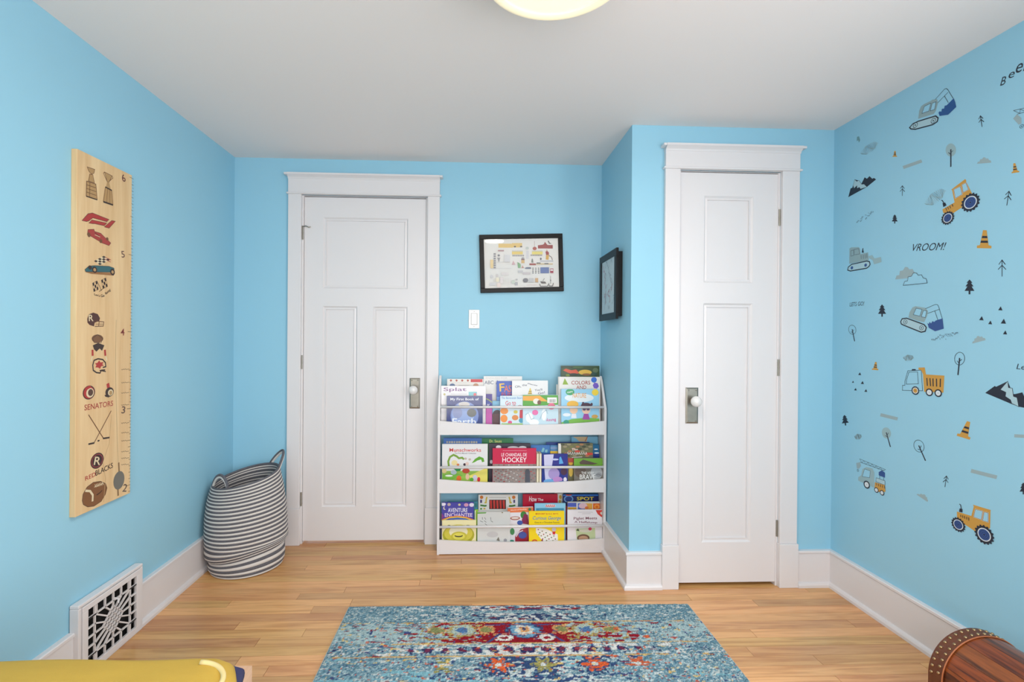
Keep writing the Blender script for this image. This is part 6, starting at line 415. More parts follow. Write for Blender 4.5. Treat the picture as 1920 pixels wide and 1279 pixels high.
(0.6524,2.748,0.042,0.1982,0.1926,0.012,(228,224,228),'white storybook with a maroon title and a red quarter-circle corner',[('p',(206,62,52),[(0.0615,0.1925),(0.1136,0.1921),(0.114,0.148),(0.0933,0.1535),(0.0741,0.1687)]),('p',(206,210,200),[(0.0877,0.1756),(0.1028,0.1863),(0.1051,0.1728),(0.0959,0.1632)]),('l',(150,146,150),0.0014,[(-0.0398,0.1803),(0.0469,0.1797)]),('l',(150,146,150),0.0014,[(-0.0153,0.1715),(0.0334,0.1723)]),('t',(120,58,78),'Piglet Meets',0.0033,0.144,0.1343,0.0191,0.0126),('t',(120,58,78),'A Heffalump',0.0062,0.1225,0.1311,0.0148,-0.0376),('p',(190,206,160),[(-0.0526,0.0881),(0.0585,0.0925),(0.0607,0.0172),(-0.0439,0.0128)]),('e',(110,80,60),-0.0089,0.0366,0.0358,0.0204),('e',(190,150,120),-0.0088,0.0339,0.027,0.014),('e',(206,206,190),0.0044,0.0768,0.0379,0.0097),('e',(206,60,96),0.0298,0.0863,0.0097,0.0086),('p',(60,80,60),[(-0.0498,0.0773),(-0.0391,0.0906),(-0.0308,0.0744)])],0.3,0,(232,226,214)),
(0.5763,2.772,0.357,0.0333,0.1643,0.01,(200,60,48),'narrow red and yellow book between the frosty blue and the BRAVE books',[('e',(226,190,80),-0.0011,0.0895,0.012,0.027),('e',(226,180,70),-0.0014,0.1382,0.012,0.0108)],0.3,0,(232,226,214)),
]
FORE_EDGE = [(0.3801,0.0124,0.203),(0.3951,0.0124,0.2029)]
POSTER = (0.2936,1.6538,0.4929,0.3409,0.0331,[('p',(222,190,120),[(-0.1338,0.1181),(-0.0507,0.1166),(-0.0513,0.0927),(-0.1344,0.0942)]),('p',(222,190,120),[(-0.0538,0.1199),(0.007,0.1188),(0.0063,0.0933),(-0.0545,0.0944)]),('e',(92,92,98),-0.0368,0.0988,0.0064,0.0045),('e',(92,92,98),0.0001,0.0982,0.007,0.0045),('l',(150,80,70),0.0016,[(0.0801,0.1287),(0.0792,0.0952)]),('e',(170,90,80),0.08,0.0856,0.0122,0.0102),('p',(150,62,62),[(0.0992,0.0852),(0.0997,0.1044),(0.1287,0.1071),(0.1369,0.1127),(0.142,0.1245),(0.1498,0.1125),(0.1576,0.105),(0.1882,0.1045),(0.1877,0.083),(0.1442,0.0844)]),('p',(90,80,80),[(0.1582,0.129),(0.1647,0.1305),(0.1693,0.1192),(0.182,0.1119),(0.1659,0.1122)]),('p',(222,196,110),[(-0.0551,0.0705),(0.0089,0.0693),(0.0085,0.0517),(-0.0555,0.0529)]),('p',(222,206,110),[(0.0635,0.0683),(0.1271,0.0672),(0.1266,0.0496),(0.063,0.0507)]),('p',(150,150,152),[(-0.055,0.0743),(0.009,0.0731),(0.009,0.0709),(-0.055,0.0721)]),('p',(150,150,152),[(0.0636,0.0721),(0.1272,0.071),(0.1271,0.0688),(0.0635,0.0699)]),('p',(92,92,98),[(-0.0524,0.051),(-0.0492,0.0509),(-0.0494,0.0413),(-0.0526,0.0414)]),('p',(92,92,98),[(-0.046,0.0508),(-0.0428,0.0508),(-0.043,0.0412),(-0.0462,0.0413)]),('p',(92,92,98),[(-0.0396,0.0507),(-0.0364,0.0507),(-0.0366,0.0411),(-0.0398,0.0412)]),('p',(92,92,98),[(-0.0332,0.0506),(-0.03,0.0505),(-0.0302,0.041),(-0.0334,0.041)]),('p',(92,92,98),[(-0.0268,0.0505),(-0.0236,0.0504),(-0.0238,0.0409),(-0.027,0.0409)]),('p',(92,92,98),[(-0.0204,0.0504),(-0.0172,0.0503),(-0.0174,0.0407),(-0.0206,0.0408)]),('p',(92,92,98),[(-0.014,0.0502),(-0.0108,0.0502),(-0.011,0.0406),(-0.0142,0.0407)]),('p',(92,92,98),[(-0.0076,0.0501),(-0.0044,0.0501),(-0.0046,0.0405),(-0.0078,0.0406)]),('p',(92,92,98),[(-0.0012,0.05),(0.002,0.05),(0.0018,0.0404),(-0.0014,0.0404)]),('p',(92,92,98),[(0.0052,0.0499),(0.0084,0.0498),(0.0082,0.0403),(0.005,0.0403)]),('p',(92,92,98),[(0.0116,0.0498),(0.0149,0.0497),(0.0146,0.0401),(0.0114,0.0402)]),('p',(92,92,98),[(0.055,0.0503),(0.0582,0.0502),(0.058,0.0413),(0.0547,0.0413)]),('p',(92,92,98),[(0.0614,0.0501),(0.0646,0.0501),(0.0644,0.0411),(0.0612,0.0412)]),('p',(92,92,98),[(0.0678,0.05),(0.071,0.05),(0.0708,0.041),(0.0676,0.0411)]),('p',(92,92,98),[(0.0742,0.0499),(0.0774,0.0498),(0.0772,0.0409),(0.074,0.041)]),('p',(92,92,98),[(0.0806,0.0498),(0.0839,0.0497),(0.0836,0.0408),(0.0804,0.0408)]),('p',(92,92,98),[(0.0871,0.0497),(0.0903,0.0496),(0.0901,0.0407),(0.0868,0.0407)]),('p',(92,92,98),[(0.0935,0.0495),(0.0967,0.0495),(0.0965,0.0405),(0.0933,0.0406)]),('p',(92,92,98),[(0.0999,0.0494),(0.1031,0.0494),(0.1029,0.0404),(0.0997,0.0405)]),('p',(92,92,98),[(0.1063,0.0493),(0.1096,0.0493),(0.1093,0.0403),(0.1061,0.0404)]),('p',(92,92,98),[(0.1128,0.0492),(0.116,0.0491),(0.1158,0.0402),(0.1125,0.0402)]),('p',(92,92,98),[(0.1192,0.0491),(0.1224,0.049),(0.1222,0.0401),(0.119,0.0401)]),('p',(206,206,210),[(0.0283,0.0737),(0.0443,0.0735),(0.0431,0.0256),(0.0271,0.0259)]),('e',(190,196,190),0.0357,0.088,0.0096,0.0083),('p',(150,48,56),[(0.1437,0.0653),(0.1535,0.0699),(0.163,0.0617),(0.1642,0.0473),(0.1465,0.046)]),('e',(206,176,150),0.152,0.0731,0.0045,0.0045),('p',(206,160,70),[(0.1465,0.046),(0.1642,0.0457),(0.1602,0.017),(0.1442,0.0189)]),('l',(120,110,110),0.004,[(0.1641,0.0425),(0.1783,0.0326),(0.1837,0.0149)]),('p',(206,170,110),[(-0.0013,0.0184),(0.0179,0.018),(0.0174,-0.0001),(-0.0018,0.0002)]),('p',(120,90,100),[(-0.0011,0.0264),(0.0181,0.026),(0.0179,0.0187),(-0.0013,0.019)]),('p',(150,150,152),[(0.001,0.0343),(0.0161,0.034),(0.0159,0.0277),(0.0008,0.0279)]),('p',(120,126,120),[(0.0579,0.0029),(0.0596,0.0189),(0.064,0.0284),(0.0686,0.0187),(0.0698,0.0011)]),('p',(160,80,70),[(0.0462,-0.0026),(0.0848,-0.0034),(0.0845,-0.0136),(0.046,-0.0128)]),('p',(206,186,150),[(0.0874,-0.0024),(0.1854,-0.0043),(0.1852,-0.0123),(0.0871,-0.0104)]),('p',(92,92,98),[(0.0891,0.0017),(0.1125,0.0012),(0.1124,-0.0052),(0.0889,-0.0047)]),('p',(90,110,150),[(0.1102,0.0115),(0.189,0.01),(0.189,0.0075),(0.1101,0.009)]),('p',(92,92,98),[(0.1356,-0.0024),(0.1597,-0.0029),(0.1596,-0.0086),(0.1354,-0.0082)]),('e',(92,92,98),0.1144,0.0233,0.0051,0.007),('e',(92,92,98),0.0667,-0.0308,0.0035,0.0029),('e',(92,92,98),0.0834,-0.0311,0.0035,0.0028),('e',(92,92,98),0.1001,-0.0315,0.0035,0.0029),('e',(92,92,98),0.0665,-0.0404,0.0035,0.0029),('e',(92,92,98),0.0832,-0.0407,0.0035,0.0029),('e',(92,92,98),0.0999,-0.0411,0.0035,0.0029),('e',(92,92,98),0.0662,-0.05,0.0036,0.0029),('e',(92,92,98),0.0829,-0.0503,0.0036,0.0029),('e',(92,92,98),0.0996,-0.0506,0.0036,0.0028),('e',(92,92,98),0.066,-0.0596,0.0035,0.0029),('e',(92,92,98),0.0827,-0.0599,0.0035,0.0029),('e',(92,92,98),0.0994,-0.0602,0.0035,0.0028),('p',(90,106,160),[(0.1108,-0.0269),(0.1623,-0.0279),(0.1614,-0.0624),(0.11,-0.0614)]),('l',(150,165,200),0.001,[(0.1107,-0.0317),(0.1622,-0.0327)]),('l',(150,165,200),0.001,[(0.1106,-0.0374),(0.162,-0.0384)]),('l',(150,165,200),0.001,[(0.1104,-0.0432),(0.1619,-0.0442)]),('l',(150,165,200),0.001,[(0.1103,-0.0489),(0.1617,-0.05)]),('l',(150,165,200),0.001,[(0.1101,-0.0547),(0.1616,-0.0557)]),('p',(160,60,80),[(0.1686,-0.035),(0.1879,-0.0354),(0.1872,-0.062),(0.1679,-0.0616)]),('p',(226,222,222),[(0.1707,-0.0392),(0.1855,-0.0395),(0.1853,-0.0491),(0.1705,-0.0488)]),('p',(110,120,140),[(0.0176,-0.0299),(0.029,-0.0246),(0.0514,-0.0251),(0.0571,-0.0306),(0.0512,-0.0347),(0.0223,-0.0341)]),('p',(190,150,140),[(-0.0026,-0.0295),(0.0062,-0.0137),(0.0135,-0.0288)]),('p',(130,170,130),[(-0.0224,-0.0275),(-0.0247,0.0077),(-0.0058,-0.0054),(-0.0064,-0.0284)]),('p',(206,170,176),[(-0.0587,-0.0092),(-0.0485,0.0161),(-0.0372,-0.008)]),('e',(130,130,136),-0.134,0.048,0.007,0.0064),('p',(150,150,152),[(-0.1439,0.0354),(-0.1257,0.0351),(-0.1341,0.0072)]),('p',(140,140,146),[(-0.1639,0.0613),(-0.1512,0.0611),(-0.1514,0.0521),(-0.1642,0.0524)]),('p',(140,140,146),[(-0.1643,0.0479),(-0.1515,0.0477),(-0.1518,0.0388),(-0.1645,0.039)]),('p',(140,140,146),[(-0.1646,0.0346),(-0.1519,0.0343),(-0.1521,0.0254),(-0.1649,0.0256)]),('p',(140,140,146),[(-0.165,0.0212),(-0.1522,0.0209),(-0.1525,0.012),(-0.1652,0.0123)]),('p',(140,140,146),[(-0.1653,0.0078),(-0.1526,0.0076),(-0.1528,-0.0013),(-0.1656,-0.0011)]),('p',(140,140,146),[(-0.1657,-0.0056),(-0.1529,-0.0058),(-0.1531,-0.0147),(-0.1659,-0.0145)]),('p',(140,140,146),[(-0.166,-0.0189),(-0.1533,-0.0192),(-0.1535,-0.0281),(-0.1662,-0.0278)]),('p',(224,200,150),[(-0.1841,0.0235),(-0.1665,0.0231),(-0.1678,-0.0262),(-0.1853,-0.0259)]),('p',(206,206,208),[(-0.102,0.0506),(-0.0684,0.05),(-0.0695,0.0085),(-0.103,0.0092)]),('p',(176,140,140),[(-0.1379,0.0799),(-0.1028,0.0793),(-0.103,0.0713),(-0.1381,0.072)]),('l',(190,186,186),0.0014,[(-0.1494,0.0085),(-0.0663,0.0069)]),('l',(200,196,196),0.0014,[(-0.1854,-0.0275),(-0.0609,-0.0299)]),('p',(212,206,204),[(-0.1222,-0.0526),(-0.0775,-0.0535),(-0.0779,-0.0694),(-0.1226,-0.0685)]),('p',(190,190,192),[(-0.0228,-0.0434),(0.006,-0.044),(0.0057,-0.0568),(-0.0231,-0.0562)]),('p',(196,190,192),[(0.0058,-0.0536),(0.0507,-0.0545),(0.0504,-0.0679),(0.0055,-0.067)]),('e',(120,120,126),0.0206,-0.1018,0.016,0.0128),('p',(190,190,192),[(0.0418,-0.0894),(0.0691,-0.09),(0.0684,-0.1139),(0.0412,-0.1134)]),('p',(196,160,120),[(0.0787,-0.0902),(0.0954,-0.0905),(0.0948,-0.1145),(0.0781,-0.1141)]),('l',(140,140,142),0.001,[(0.0043,-0.1142),(0.0973,-0.1155)]),('p',(96,90,88),[(0.1071,-0.11),(0.136,-0.1122),(0.1438,-0.1229),(0.1148,-0.1229)]),('l',(120,120,120),0.0025,[(0.1233,-0.1071),(0.1333,-0.0929)]),('l',(80,80,84),0.0016,[(0.17,-0.0792),(0.1688,-0.1256)]),('e',(60,60,64),0.1694,-0.1048,0.0022,0.0044),('l',(90,86,88),0.004,[(0.1035,-0.1243),(0.108,-0.1388),(0.1498,-0.1396),(0.1583,-0.1238),(0.1605,-0.1383),(0.1804,-0.1387),(0.1857,-0.1212)]),('p',(170,110,120),[(0.0084,-0.1399),(0.0967,-0.1417),(0.0965,-0.1465),(0.0083,-0.1446)]),('l',(170,110,120),0.001,[(0.0263,-0.13),(0.0841,-0.1312)]),('e',(190,200,190),-0.0517,-0.1099,0.0115,0.0109),('p',(170,170,174),[(-0.0421,-0.1117),(-0.0261,-0.112),(-0.0266,-0.1311),(-0.0426,-0.1308)]),('e',(176,176,176),-0.0321,-0.0959,0.0064,0.0045),('p',(200,200,202),[(-0.1923,-0.1117),(-0.1556,-0.1125),(-0.1561,-0.1284),(-0.1927,-0.1276)]),('p',(222,206,200),[(-0.1477,-0.1142),(-0.127,-0.1147),(-0.1276,-0.1402),(-0.1484,-0.1397)]),('e',(196,196,198),-0.1786,-0.0754,0.0083,0.0096),('e',(200,196,196),-0.1466,-0.0697,0.0071,0.0083),('e',(206,200,190),-0.1617,-0.098,0.0064,0.0076),('p',(222,214,190),[(-0.1533,-0.0823),(-0.1357,-0.0826),(-0.1364,-0.1081),(-0.1539,-0.1077)]),('p',(214,206,206),[(-0.1293,-0.0796),(-0.1117,-0.0799),(-0.1127,-0.1182),(-0.1302,-0.1178)]),('l',(190,190,192),0.001,[(-0.1071,-0.0864),(-0.1081,-0.1278)]),('l',(190,190,192),0.001,[(-0.0981,-0.0866),(-0.0992,-0.128)]),('l',(190,190,192),0.001,[(-0.0892,-0.0868),(-0.0902,-0.1282)]),('l',(190,190,192),0.001,[(-0.0802,-0.0869),(-0.0813,-0.1284)]),('l',(190,190,192),0.001,[(-0.0713,-0.0871),(-0.0723,-0.1286)]),('l',(190,190,192),0.001,[(-0.0623,-0.0873),(-0.0634,-0.1288)]),('p',(180,178,178),[(-0.0861,-0.1395),(-0.0573,-0.1401),(-0.0574,-0.1432),(-0.0861,-0.1426)])])
# ================================================================ the room
def wall(name, boxes, m=M_WALL, label=None):
    mb = MB()
    for b in boxes: mb.box(*b)
    return struct(mb.build(name, m), label)
T = .12
LDX0, LDX1, LDZ = -.990, -.260, 2.034          # left door opening
CDX0, CDX1, CDZ = 1.005, 1.512, 2.030          # closet door opening
wall('wall_left', [(XL - T, XL, YF - T, DB + T, 0, H)])
wall('wall_right', [(XR, XR + T, YF - T, VY0, 0, H), (XR, XR + T, VY1, DB + T, 0, H), (XR, XR + T, VY0, VY1, 0, VZ0), (XR, XR + T, VY0, VY1, VZ1, H)])
wall('wall_back', [(XL, LDX0, DB, DB + T, 0, H), (LDX1, XR, DB, DB + T, 0, H), (LDX0, LDX1, DB, DB + T, LDZ, H)])
wall('wall_closet_side', [(XC, XC + .09, DC + .09, DB, 0, H)])
wall('wall_closet_front', [(XC, CDX0, DC, DC + .09, 0, H), (CDX1, XR, DC, DC + .09, 0, H), (CDX0, CDX1, DC, DC + .09, CDZ, H)])
wall('wall_front', [(XL, WX0, YF - T, YF, 0, H), (WX1, XR, YF - T, YF, 0, H), (WX0, WX1, YF - T, YF, 0, WZ0), (WX0, WX1, YF - T, YF, WZ1, H)])
wall('wall_hall', [(LDX0 - .3, LDX1 + .3, DB + .9, DB + .95, 0, H)], M_TRIM)
struct(MB().box(XL - T, XR + T, YF - T, DB + .95, H, H + .1).build('ceiling', M_CEIL))
floor = struct(MB().box(XL, XR, YF - T, DB + .95, -.06, -.0125).build('floor', M_SUB))
# floor boards, each one its own strip of oak
PW = .0572; unit = MB().box(-.5, .5, -.5, .5, -.5, .5).mesh('plank'); unit.materials.append(M_FLOOR)
y = DC - .012 - 60 * PW; row = 0
while y < DB + .1:
    xa, xb = XL + .002, XR - .002
    if y < YF: y += PW; continue
    if y + PW > DC + .02 and y < DB + .02: xb = XC + .02 if y > DC + .06 else XR - .002
    if y > DB - .01: xa, xb = LDX0 + .003, LDX1 - .003
    x = xa - random.uniform(0, .9)
    while x < xb:
        l = random.choice([.55, .7, .85, 1.0, 1.15, 1.3, 1.5]) * random.uniform(.92, 1.08)
        a, b = max(x, xa), min(x + l, xb)
        if b - a > .04:
            o = bpy.data.objects.new('plank', unit); COL.objects.link(o); o.parent = floor
            o.location = ((a + b) / 2, y + PW / 2, -.006 - random.uniform(0, .0003)); o.scale = (b - a - .0014, PW - .0011, .012)
        x += l
    y += PW
# ---- window behind the camera
win = struct(MB().box(WX0 - .07, WX1 + .07, YF, YF + .02, WZ1, WZ1 + .1).box(WX0 - .07, WX0, YF, YF + .02, WZ0, WZ1).box(WX1, WX1 + .07, YF, YF + .02, WZ0, WZ1).build('window_1', M_TRIM))
box('window_sill', M_TRIM, WX0 - .1, WX1 + .1, YF, YF + .05, WZ0 - .03, WZ0, win)
xm = (WX0 + WX1) / 2; zm = (WZ0 + WZ1) / 2
for a, b in ((WX0, xm), (xm, WX1)):
    mb = MB(); frame_box(mb, a, b, YF - .10, YF - .06, WZ0, WZ1, .04); mb.box(a + .04, b - .04, YF - .10, YF - .06, zm - .015, zm + .015)
    sash = mb.build('sash', M_TRIM, win)
    box('pane', M_GLASS, a + .04, b - .04, YF - .082, YF - .078, WZ0 + .04, zm - .015, sash); box('pane', M_GLASS, a + .04, b - .04, YF - .082, YF - .078, zm + .015, WZ1 - .04, sash)
added_win = struct(MB().box(XR - .02, XR, VY0 - .07, VY1 + .07, VZ1, VZ1 + .1).box(XR - .02, XR, VY0 - .07, VY0, VZ0, VZ1).box(XR - .02, XR, VY1, VY1 + .07, VZ0, VZ1).build('added_window_2', M_TRIM))  # out-of-view window, added to go with the side fill light
box('window_sill', M_TRIM, XR - .05, XR, VY0 - .1, VY1 + .1, VZ0 - .03, VZ0, added_win)
zm = (VZ0 + VZ1) / 2
for z0, z1 in ((VZ0, zm), (zm, VZ1)):
    mb = MB()
    for q in ((VY0, VY1, z0, z0 + .04), (VY0, VY1, z1 - .04, z1), (VY0, VY0 + .04, z0 + .04, z1 - .04), (VY1 - .04, VY1, z0 + .04, z1 - .04)): mb.box(XR + .06, XR + .10, *q)
    sash = mb.build('sash', M_TRIM, added_win); box('pane', M_GLASS, XR + .078, XR + .082, VY0 + .04, VY1 - .04, z0 + .04, z1 - .04, sash)
# ---- baseboards: board, top bead and shoe moulding
BH = .178
def baseboard(name, p, q, nrm, m0=0, m1=0):
    """runs from p to q along a wall whose inward normal is nrm"""
    prof = [(0, 0), (.030, 0), (.030, .012), (.026, .020), (.016, .024), (.016, BH - .016), (.021, BH - .012), (.021, BH - .003), (.018, BH), (0, BH)]
    mb = MB(); n = len(prof)
    l_ = math.hypot(q[0] - p[0], q[1] - p[1]); dr = ((q[0] - p[0]) / l_, (q[1] - p[1]) / l_)
    vs = [(a[0] + nrm[0] * d + dr[0] * k * d, a[1] + nrm[1] * d + dr[1] * k * d, z) for a, k in ((p, m0), (q, m1)) for d, z in prof]
    fs = [(i, (i + 1) % n, n + (i + 1) % n, n + i) for i in range(n)] + [tuple(range(n))[::-1], tuple(range(n, 2 * n))]
    mb.add(vs, fs); o = mb.build(name, M_TRIM); bm = bmesh.new(); bm.from_mesh(o.data); bmesh.ops.recalc_face_normals(bm, faces=bm.faces); bm.to_mesh(o.data); bm.free()
    return struct(o)
RY0, RY1, RZ1 = 1.738, 2.068, .270              # wall register
baseboard('baseboard_left', (XL, RY1), (XL, DB), (1, 0), 0, -1); baseboard('baseboard_left', (XL, YF), (XL, RY0), (1, 0), 1, 0)
baseboard('baseboard_back', (XL, DB), (-1.066, DB), (0, -1), 1, 0); baseboard('baseboard_back', (-.183, DB), (XC, DB), (0, -1), 0, -1)
baseboard('baseboard_closet_side', (XC, DC), (XC, DB), (-1, 0), -1, -1)
baseboard('baseboard_closet_front', (XC, DC), (.928, DC), (0, -1), -1, 0); baseboard('baseboard_closet_front', (1.602, DC), (XR, DC), (0, -1), 0, -1)
baseboard('baseboard_right', (XR, YF), (XR, DC), (-1, 0), 1, -1); baseboard('baseboard_front', (XL, YF), (XR, YF), (0, 1), 1, -1)
# ---- door casings
def casing(name, x0, x1, o0, o1, yw, ztop, zcr):
    """o0..o1 outer edges, x0..x1 opening, yw wall face"""
    t = struct(MB().box(o0, o1, yw - .022, yw, ztop + .004, zcr - .022).build(name, M_TRIM, bevel=.0015))
    for a, b in ((o0, x0), (x1, o1)):
        box('side_casing', M_TRIM, a, b, yw - .020, yw, .213, ztop + .002, t, .002)
        box('plinth_block', M_TRIM, a - .004, b + .004 if b == x0 else b + .004, yw - .027, yw, 0, .213, t, .002)
    box('bead', M_TRIM, o0 - .009, o1 + .009, yw - .030, yw, ztop, ztop + .010, t, .004)
    MB().prism([(0, 0), (-.024, 0), (-.028, .008), (-.038, .016), (-.045, .020), (-.045, .030), (0, .030)], 'x', o0 - .001, o1 + .001).build('crown', M_TRIM, t, (0, yw, zcr - .032))
    for a, b in ((o0 - .018, o0 - .001), (o1 + .001, o1 + .018)):
        box('crown_return', M_TRIM, a, b, yw - .045, yw, zcr - .014, zcr - .002, t, .003)
    mb = MB(); d = .085
    mb.box(x0, x0 + .010, yw, yw + d, 0, ztop); mb.box(x1 - .010, x1, yw, yw + d, 0, ztop); mb.box(x0 + .010, x1 - .010, yw, yw + d, ztop - .004, ztop)
    mb.build('jamb', M_TRIM, t)
    return t
casing('trim_1', LDX0, LDX1, -1.064, -.190, DB, 2.036, 2.156)
casing('trim_2', CDX0, CDX1, .931, 1.598, DC, 2.032, 2.150)
def door(name, x0, x1, z0, z1, yf, panels, rails, stiles, hx, hz, px, knob_dx, label):
    """panels: recess rectangles; rails/stiles: boxes of the leaf frame"""
    th = .036; mb = MB()
    for a in rails + stiles: mb.box(a[0], a[1], yf, yf + th, a[2], a[3])
    d = struct(mb.build(name, M_TRIM), label)
    for (a, b, c, e) in panels:
        box('panel', M_TRIM, a, b, yf + .013, yf + th - .008, c, e, d)
        w = .018; m = MB()
        # sloped moulding on the four sides of the recess
        def quad(p): m.add(p, [(0, 1, 2, 3)])
        o4 = [(a, c), (b, c), (b, e), (a, e)]; i4 = [(a + w, c + w), (b - w, c + w), (b - w, e - w), (a + w, e - w)]; k4 = [(a + w * .45, c + w * .45), (b - w * .45, c + w * .45), (b - w * .45, e - w * .45), (a + w * .45, e - w * .45)]
        for j in range(4):
            k = (j + 1) % 4
            quad([(o4[j][0], yf + .001, o4[j][1]), (o4[k][0], yf + .001, o4[k][1]), (k4[k][0], yf + .0085, k4[k][1]), (k4[j][0], yf + .0085, k4[j][1])])
            quad([(k4[j][0], yf + .0085, k4[j][1]), (k4[k][0], yf + .0085, k4[k][1]), (i4[k][0], yf + .0060, i4[k][1]), (i4[j][0], yf + .0060, i4[j][1])])
            quad([(i4[j][0], yf + .0060, i4[j][1]), (i4[k][0], yf + .0060, i4[k][1]), (i4[k][0], yf + .0135, i4[k][1]), (i4[j][0], yf + .0135, i4[j][1])])
        m.build('panel_moulding', M_TRIM, d)
    for z in hz:
        h = MB(); h.tube([(hx, yf - .005, z - .04), (hx, yf - .005, z + .04)], .0055, 10); h.build('hinge', M_NICKEL, d, smooth=False)
        for k in (-.026, 0, .026): MB().tube([(hx, yf - .005, z + k - .001), (hx, yf - .005, z + k + .001)], .0062, 10).build('hinge_knuckle', M_NICKEL, d)
    pl = MB(); a, b, c, e = px
    pl.box(a, b, yf - .003, yf, c, e); pl.add([(a, yf - .003, c), (b, yf - .003, c), (b, yf - .003, e), (a, yf - .003, e), (a + .007, yf - .0065, c + .007), (b - .007, yf - .0065, c + .007), (b - .007, yf - .0065, e - .007), (a + .007, yf - .0065, e - .007)],
                                       [(0, 1, 5, 4), (1, 2, 6, 5), (2, 3, 7, 6), (3, 0, 4, 7), (4, 5, 6, 7)])
    plate = pl.build('lock_plate', M_NICKEL, d)
    for sx in (a + .013, b - .013):
        for sz in (c + .013, e - .013): MB().lathe([(0, -.0085), (.003, -.008), (.0036, -.0062)], 10, 'y', (sx, yf, sz)).build('screw', M_NICKEL, plate, smooth=True)
    kx, kz = (a + b) / 2 + knob_dx, c + .112
    MB().lathe([(.010, 0), (.010, -.008), (.007, -.012), (.007, -.030)], 16, 'y', (kx, yf - .006, kz)).build('knob_neck', M_BRASS, plate, smooth=True)
    MB().lathe([(.0, -.064), (.010, -.063), (.018, -.059), (.0245, -.051), (.0265, -.043), (.0245, -.035), (.018, -.029), (.008, -.026), (0, -.026)], 28, 'y', (kx, yf - .006, kz)).build('knob', M_PORC, d, smooth=True)
    return d
x0, x1, z0, z1 = LDX0 + .012, LDX1 - .012, .016, 2.026
dl = door('door_1', x0, x1, z0, z1, DB + .006, [(-.870, -.377, 1.495, 1.910), (-.870, -.670, .213, 1.390), (-.578, -.377, .213, 1.390)],
     [(x0, x1, z0, .213), (x0, x1, 1.910, z1), (-.870, -.377, 1.390, 1.495)], [(x0, -.870, .213, 1.910), (-.377, x1, .213, 1.910), (-.670, -.578, .213, 1.390)],
     LDX0 + .004, (1.816, 1.062, .262), (-.361, -.300, .792, .971), -.004, 'white three-panel door beside the bookshelf')
MB().tube([(-.985, DB - .004, 1.852), (-.965, DB - .010, 1.854), (-.948, DB - .012, 1.846), (-.938, DB - .010, 1.850)], .003, 6).build('hook_latch', M_NICKEL, dl)
x0, x1, z0, z1 = CDX0 + .003, CDX1 - .010, .018, 2.024
door('door_2', x0, x1, z0, z1, DC + .004, [(1.134, 1.379, 1.487, 1.911), (1.134, 1.379, .214, 1.386)],
     [(x0, x1, z0, .214), (x0, x1, 1.911, z1), (1.134, 1.379, 1.386, 1.487)], [(x0, 1.134, .214, 1.911), (1.379, x1, .214, 1.911)],
     CDX1 - .003, (1.810, 1.073, .283), (1.048, 1.110, .798, .973), 0, 'narrow white closet door with two stacked panels')
box('back_panel', M_DARK, CDX0, CDX1, DC + .10, DC + .12, 0, CDZ, bpy.data.objects['wall_closet_front'])
# ---- light switch
sw = box('light_switch', M_PORC, -.016, .048, DB - .006, DB, 1.266, 1.377, None, .002); tag(sw, 'white rocker light switch on the blue wall above the bookshelf', 'light switch')
box('rocker', M_PORC, -.001, .033, DB - .010, DB - .005, 1.290, 1.354, sw, .001)
mb = MB(); frame_box(mb, -.0025, .0345, DB - .0072, DB - .0055, 1.2885, 1.3555, .0015); mb.build('rocker_shadow_ring', mat('switch_shadow_grey', (150, 150, 148), .6), sw)  # grey ring paints the shaded gap round the rocker
for z in (1.278, 1.366): MB().lathe([(0, -.0075), (.0022, -.007), (.0026, -.0055)], 8, 'y', (.016, DB, z)).build('screw', M_NICKEL, sw)
# ---- ceiling lamp
lx, ly, lr, lz = .2064, 1.2238, .1915, 2.125
lamp = obj('ceiling_lamp', None, loc=(lx, ly, H)); tag(lamp, 'round flush ceiling lamp with a cream glowing shade', 'lamp')
M_SHADE = mat('cream_lamp_shade', (236, 222, 190), .6); nt = M_SHADE.node_tree; b = nt.nodes['Principled BSDF']; b.inputs['Emission Color'].default_value = (1, .87, .60, 1); b.inputs['Emission Strength'].default_value = .44
M_DIFF = mat('lamp_diffuser', (244, 236, 214), .5); b = M_DIFF.node_tree.nodes['Principled BSDF']; b.inputs['Emission Color'].default_value = (1, .86, .62, 1); b.inputs['Emission Strength'].default_value = .52
dz = lz - H
MB().lathe([(.055, 0), (.055, -.02), (.0, -.02)], 24).build('ceiling_plate', M_NICKEL, lamp)
MB().lathe([(lr - .012, -.012), (lr - .002, -.012), (lr, dz + .006), (lr - .002, dz), (lr - .008, dz - .002), (lr - .026, dz - .001), (lr - .028, dz + .003), (lr - .016, dz + .006), (lr - .014, -.012)], 64).build('shade', M_SHADE, lamp, smooth=True)
MB().lathe([(lr - .026, dz + .004), (lr * .5, dz - .002), (0.0001, dz - .004)], 64).build('diffuser', M_DIFF, lamp, smooth=True)
ld = bpy.data.lights.new('lamp_bulb', 'AREA'); ld.shape = 'DISK'; ld.size = .17; ld.energy = 13; ld.color = (1, .90, .79)
lo = bpy.data.objects.new('lamp_bulb', ld); lo.location = (lx, ly, lz - .008); COL.objects.link(lo)
# ================================================================ things on the walls
for (name, label, yc, zc, shapes, group) in DECALS:
    me = print_mesh(name, shapes, lambda u, v, w: (-w, -u, v), base=.0014 if label.startswith('white outlined cloud') else .0004, gloss=.5, bold=0.0)
    o = obj(name, me, loc=(XR, yc, zc)); tag(o, label, 'wall sticker', group)
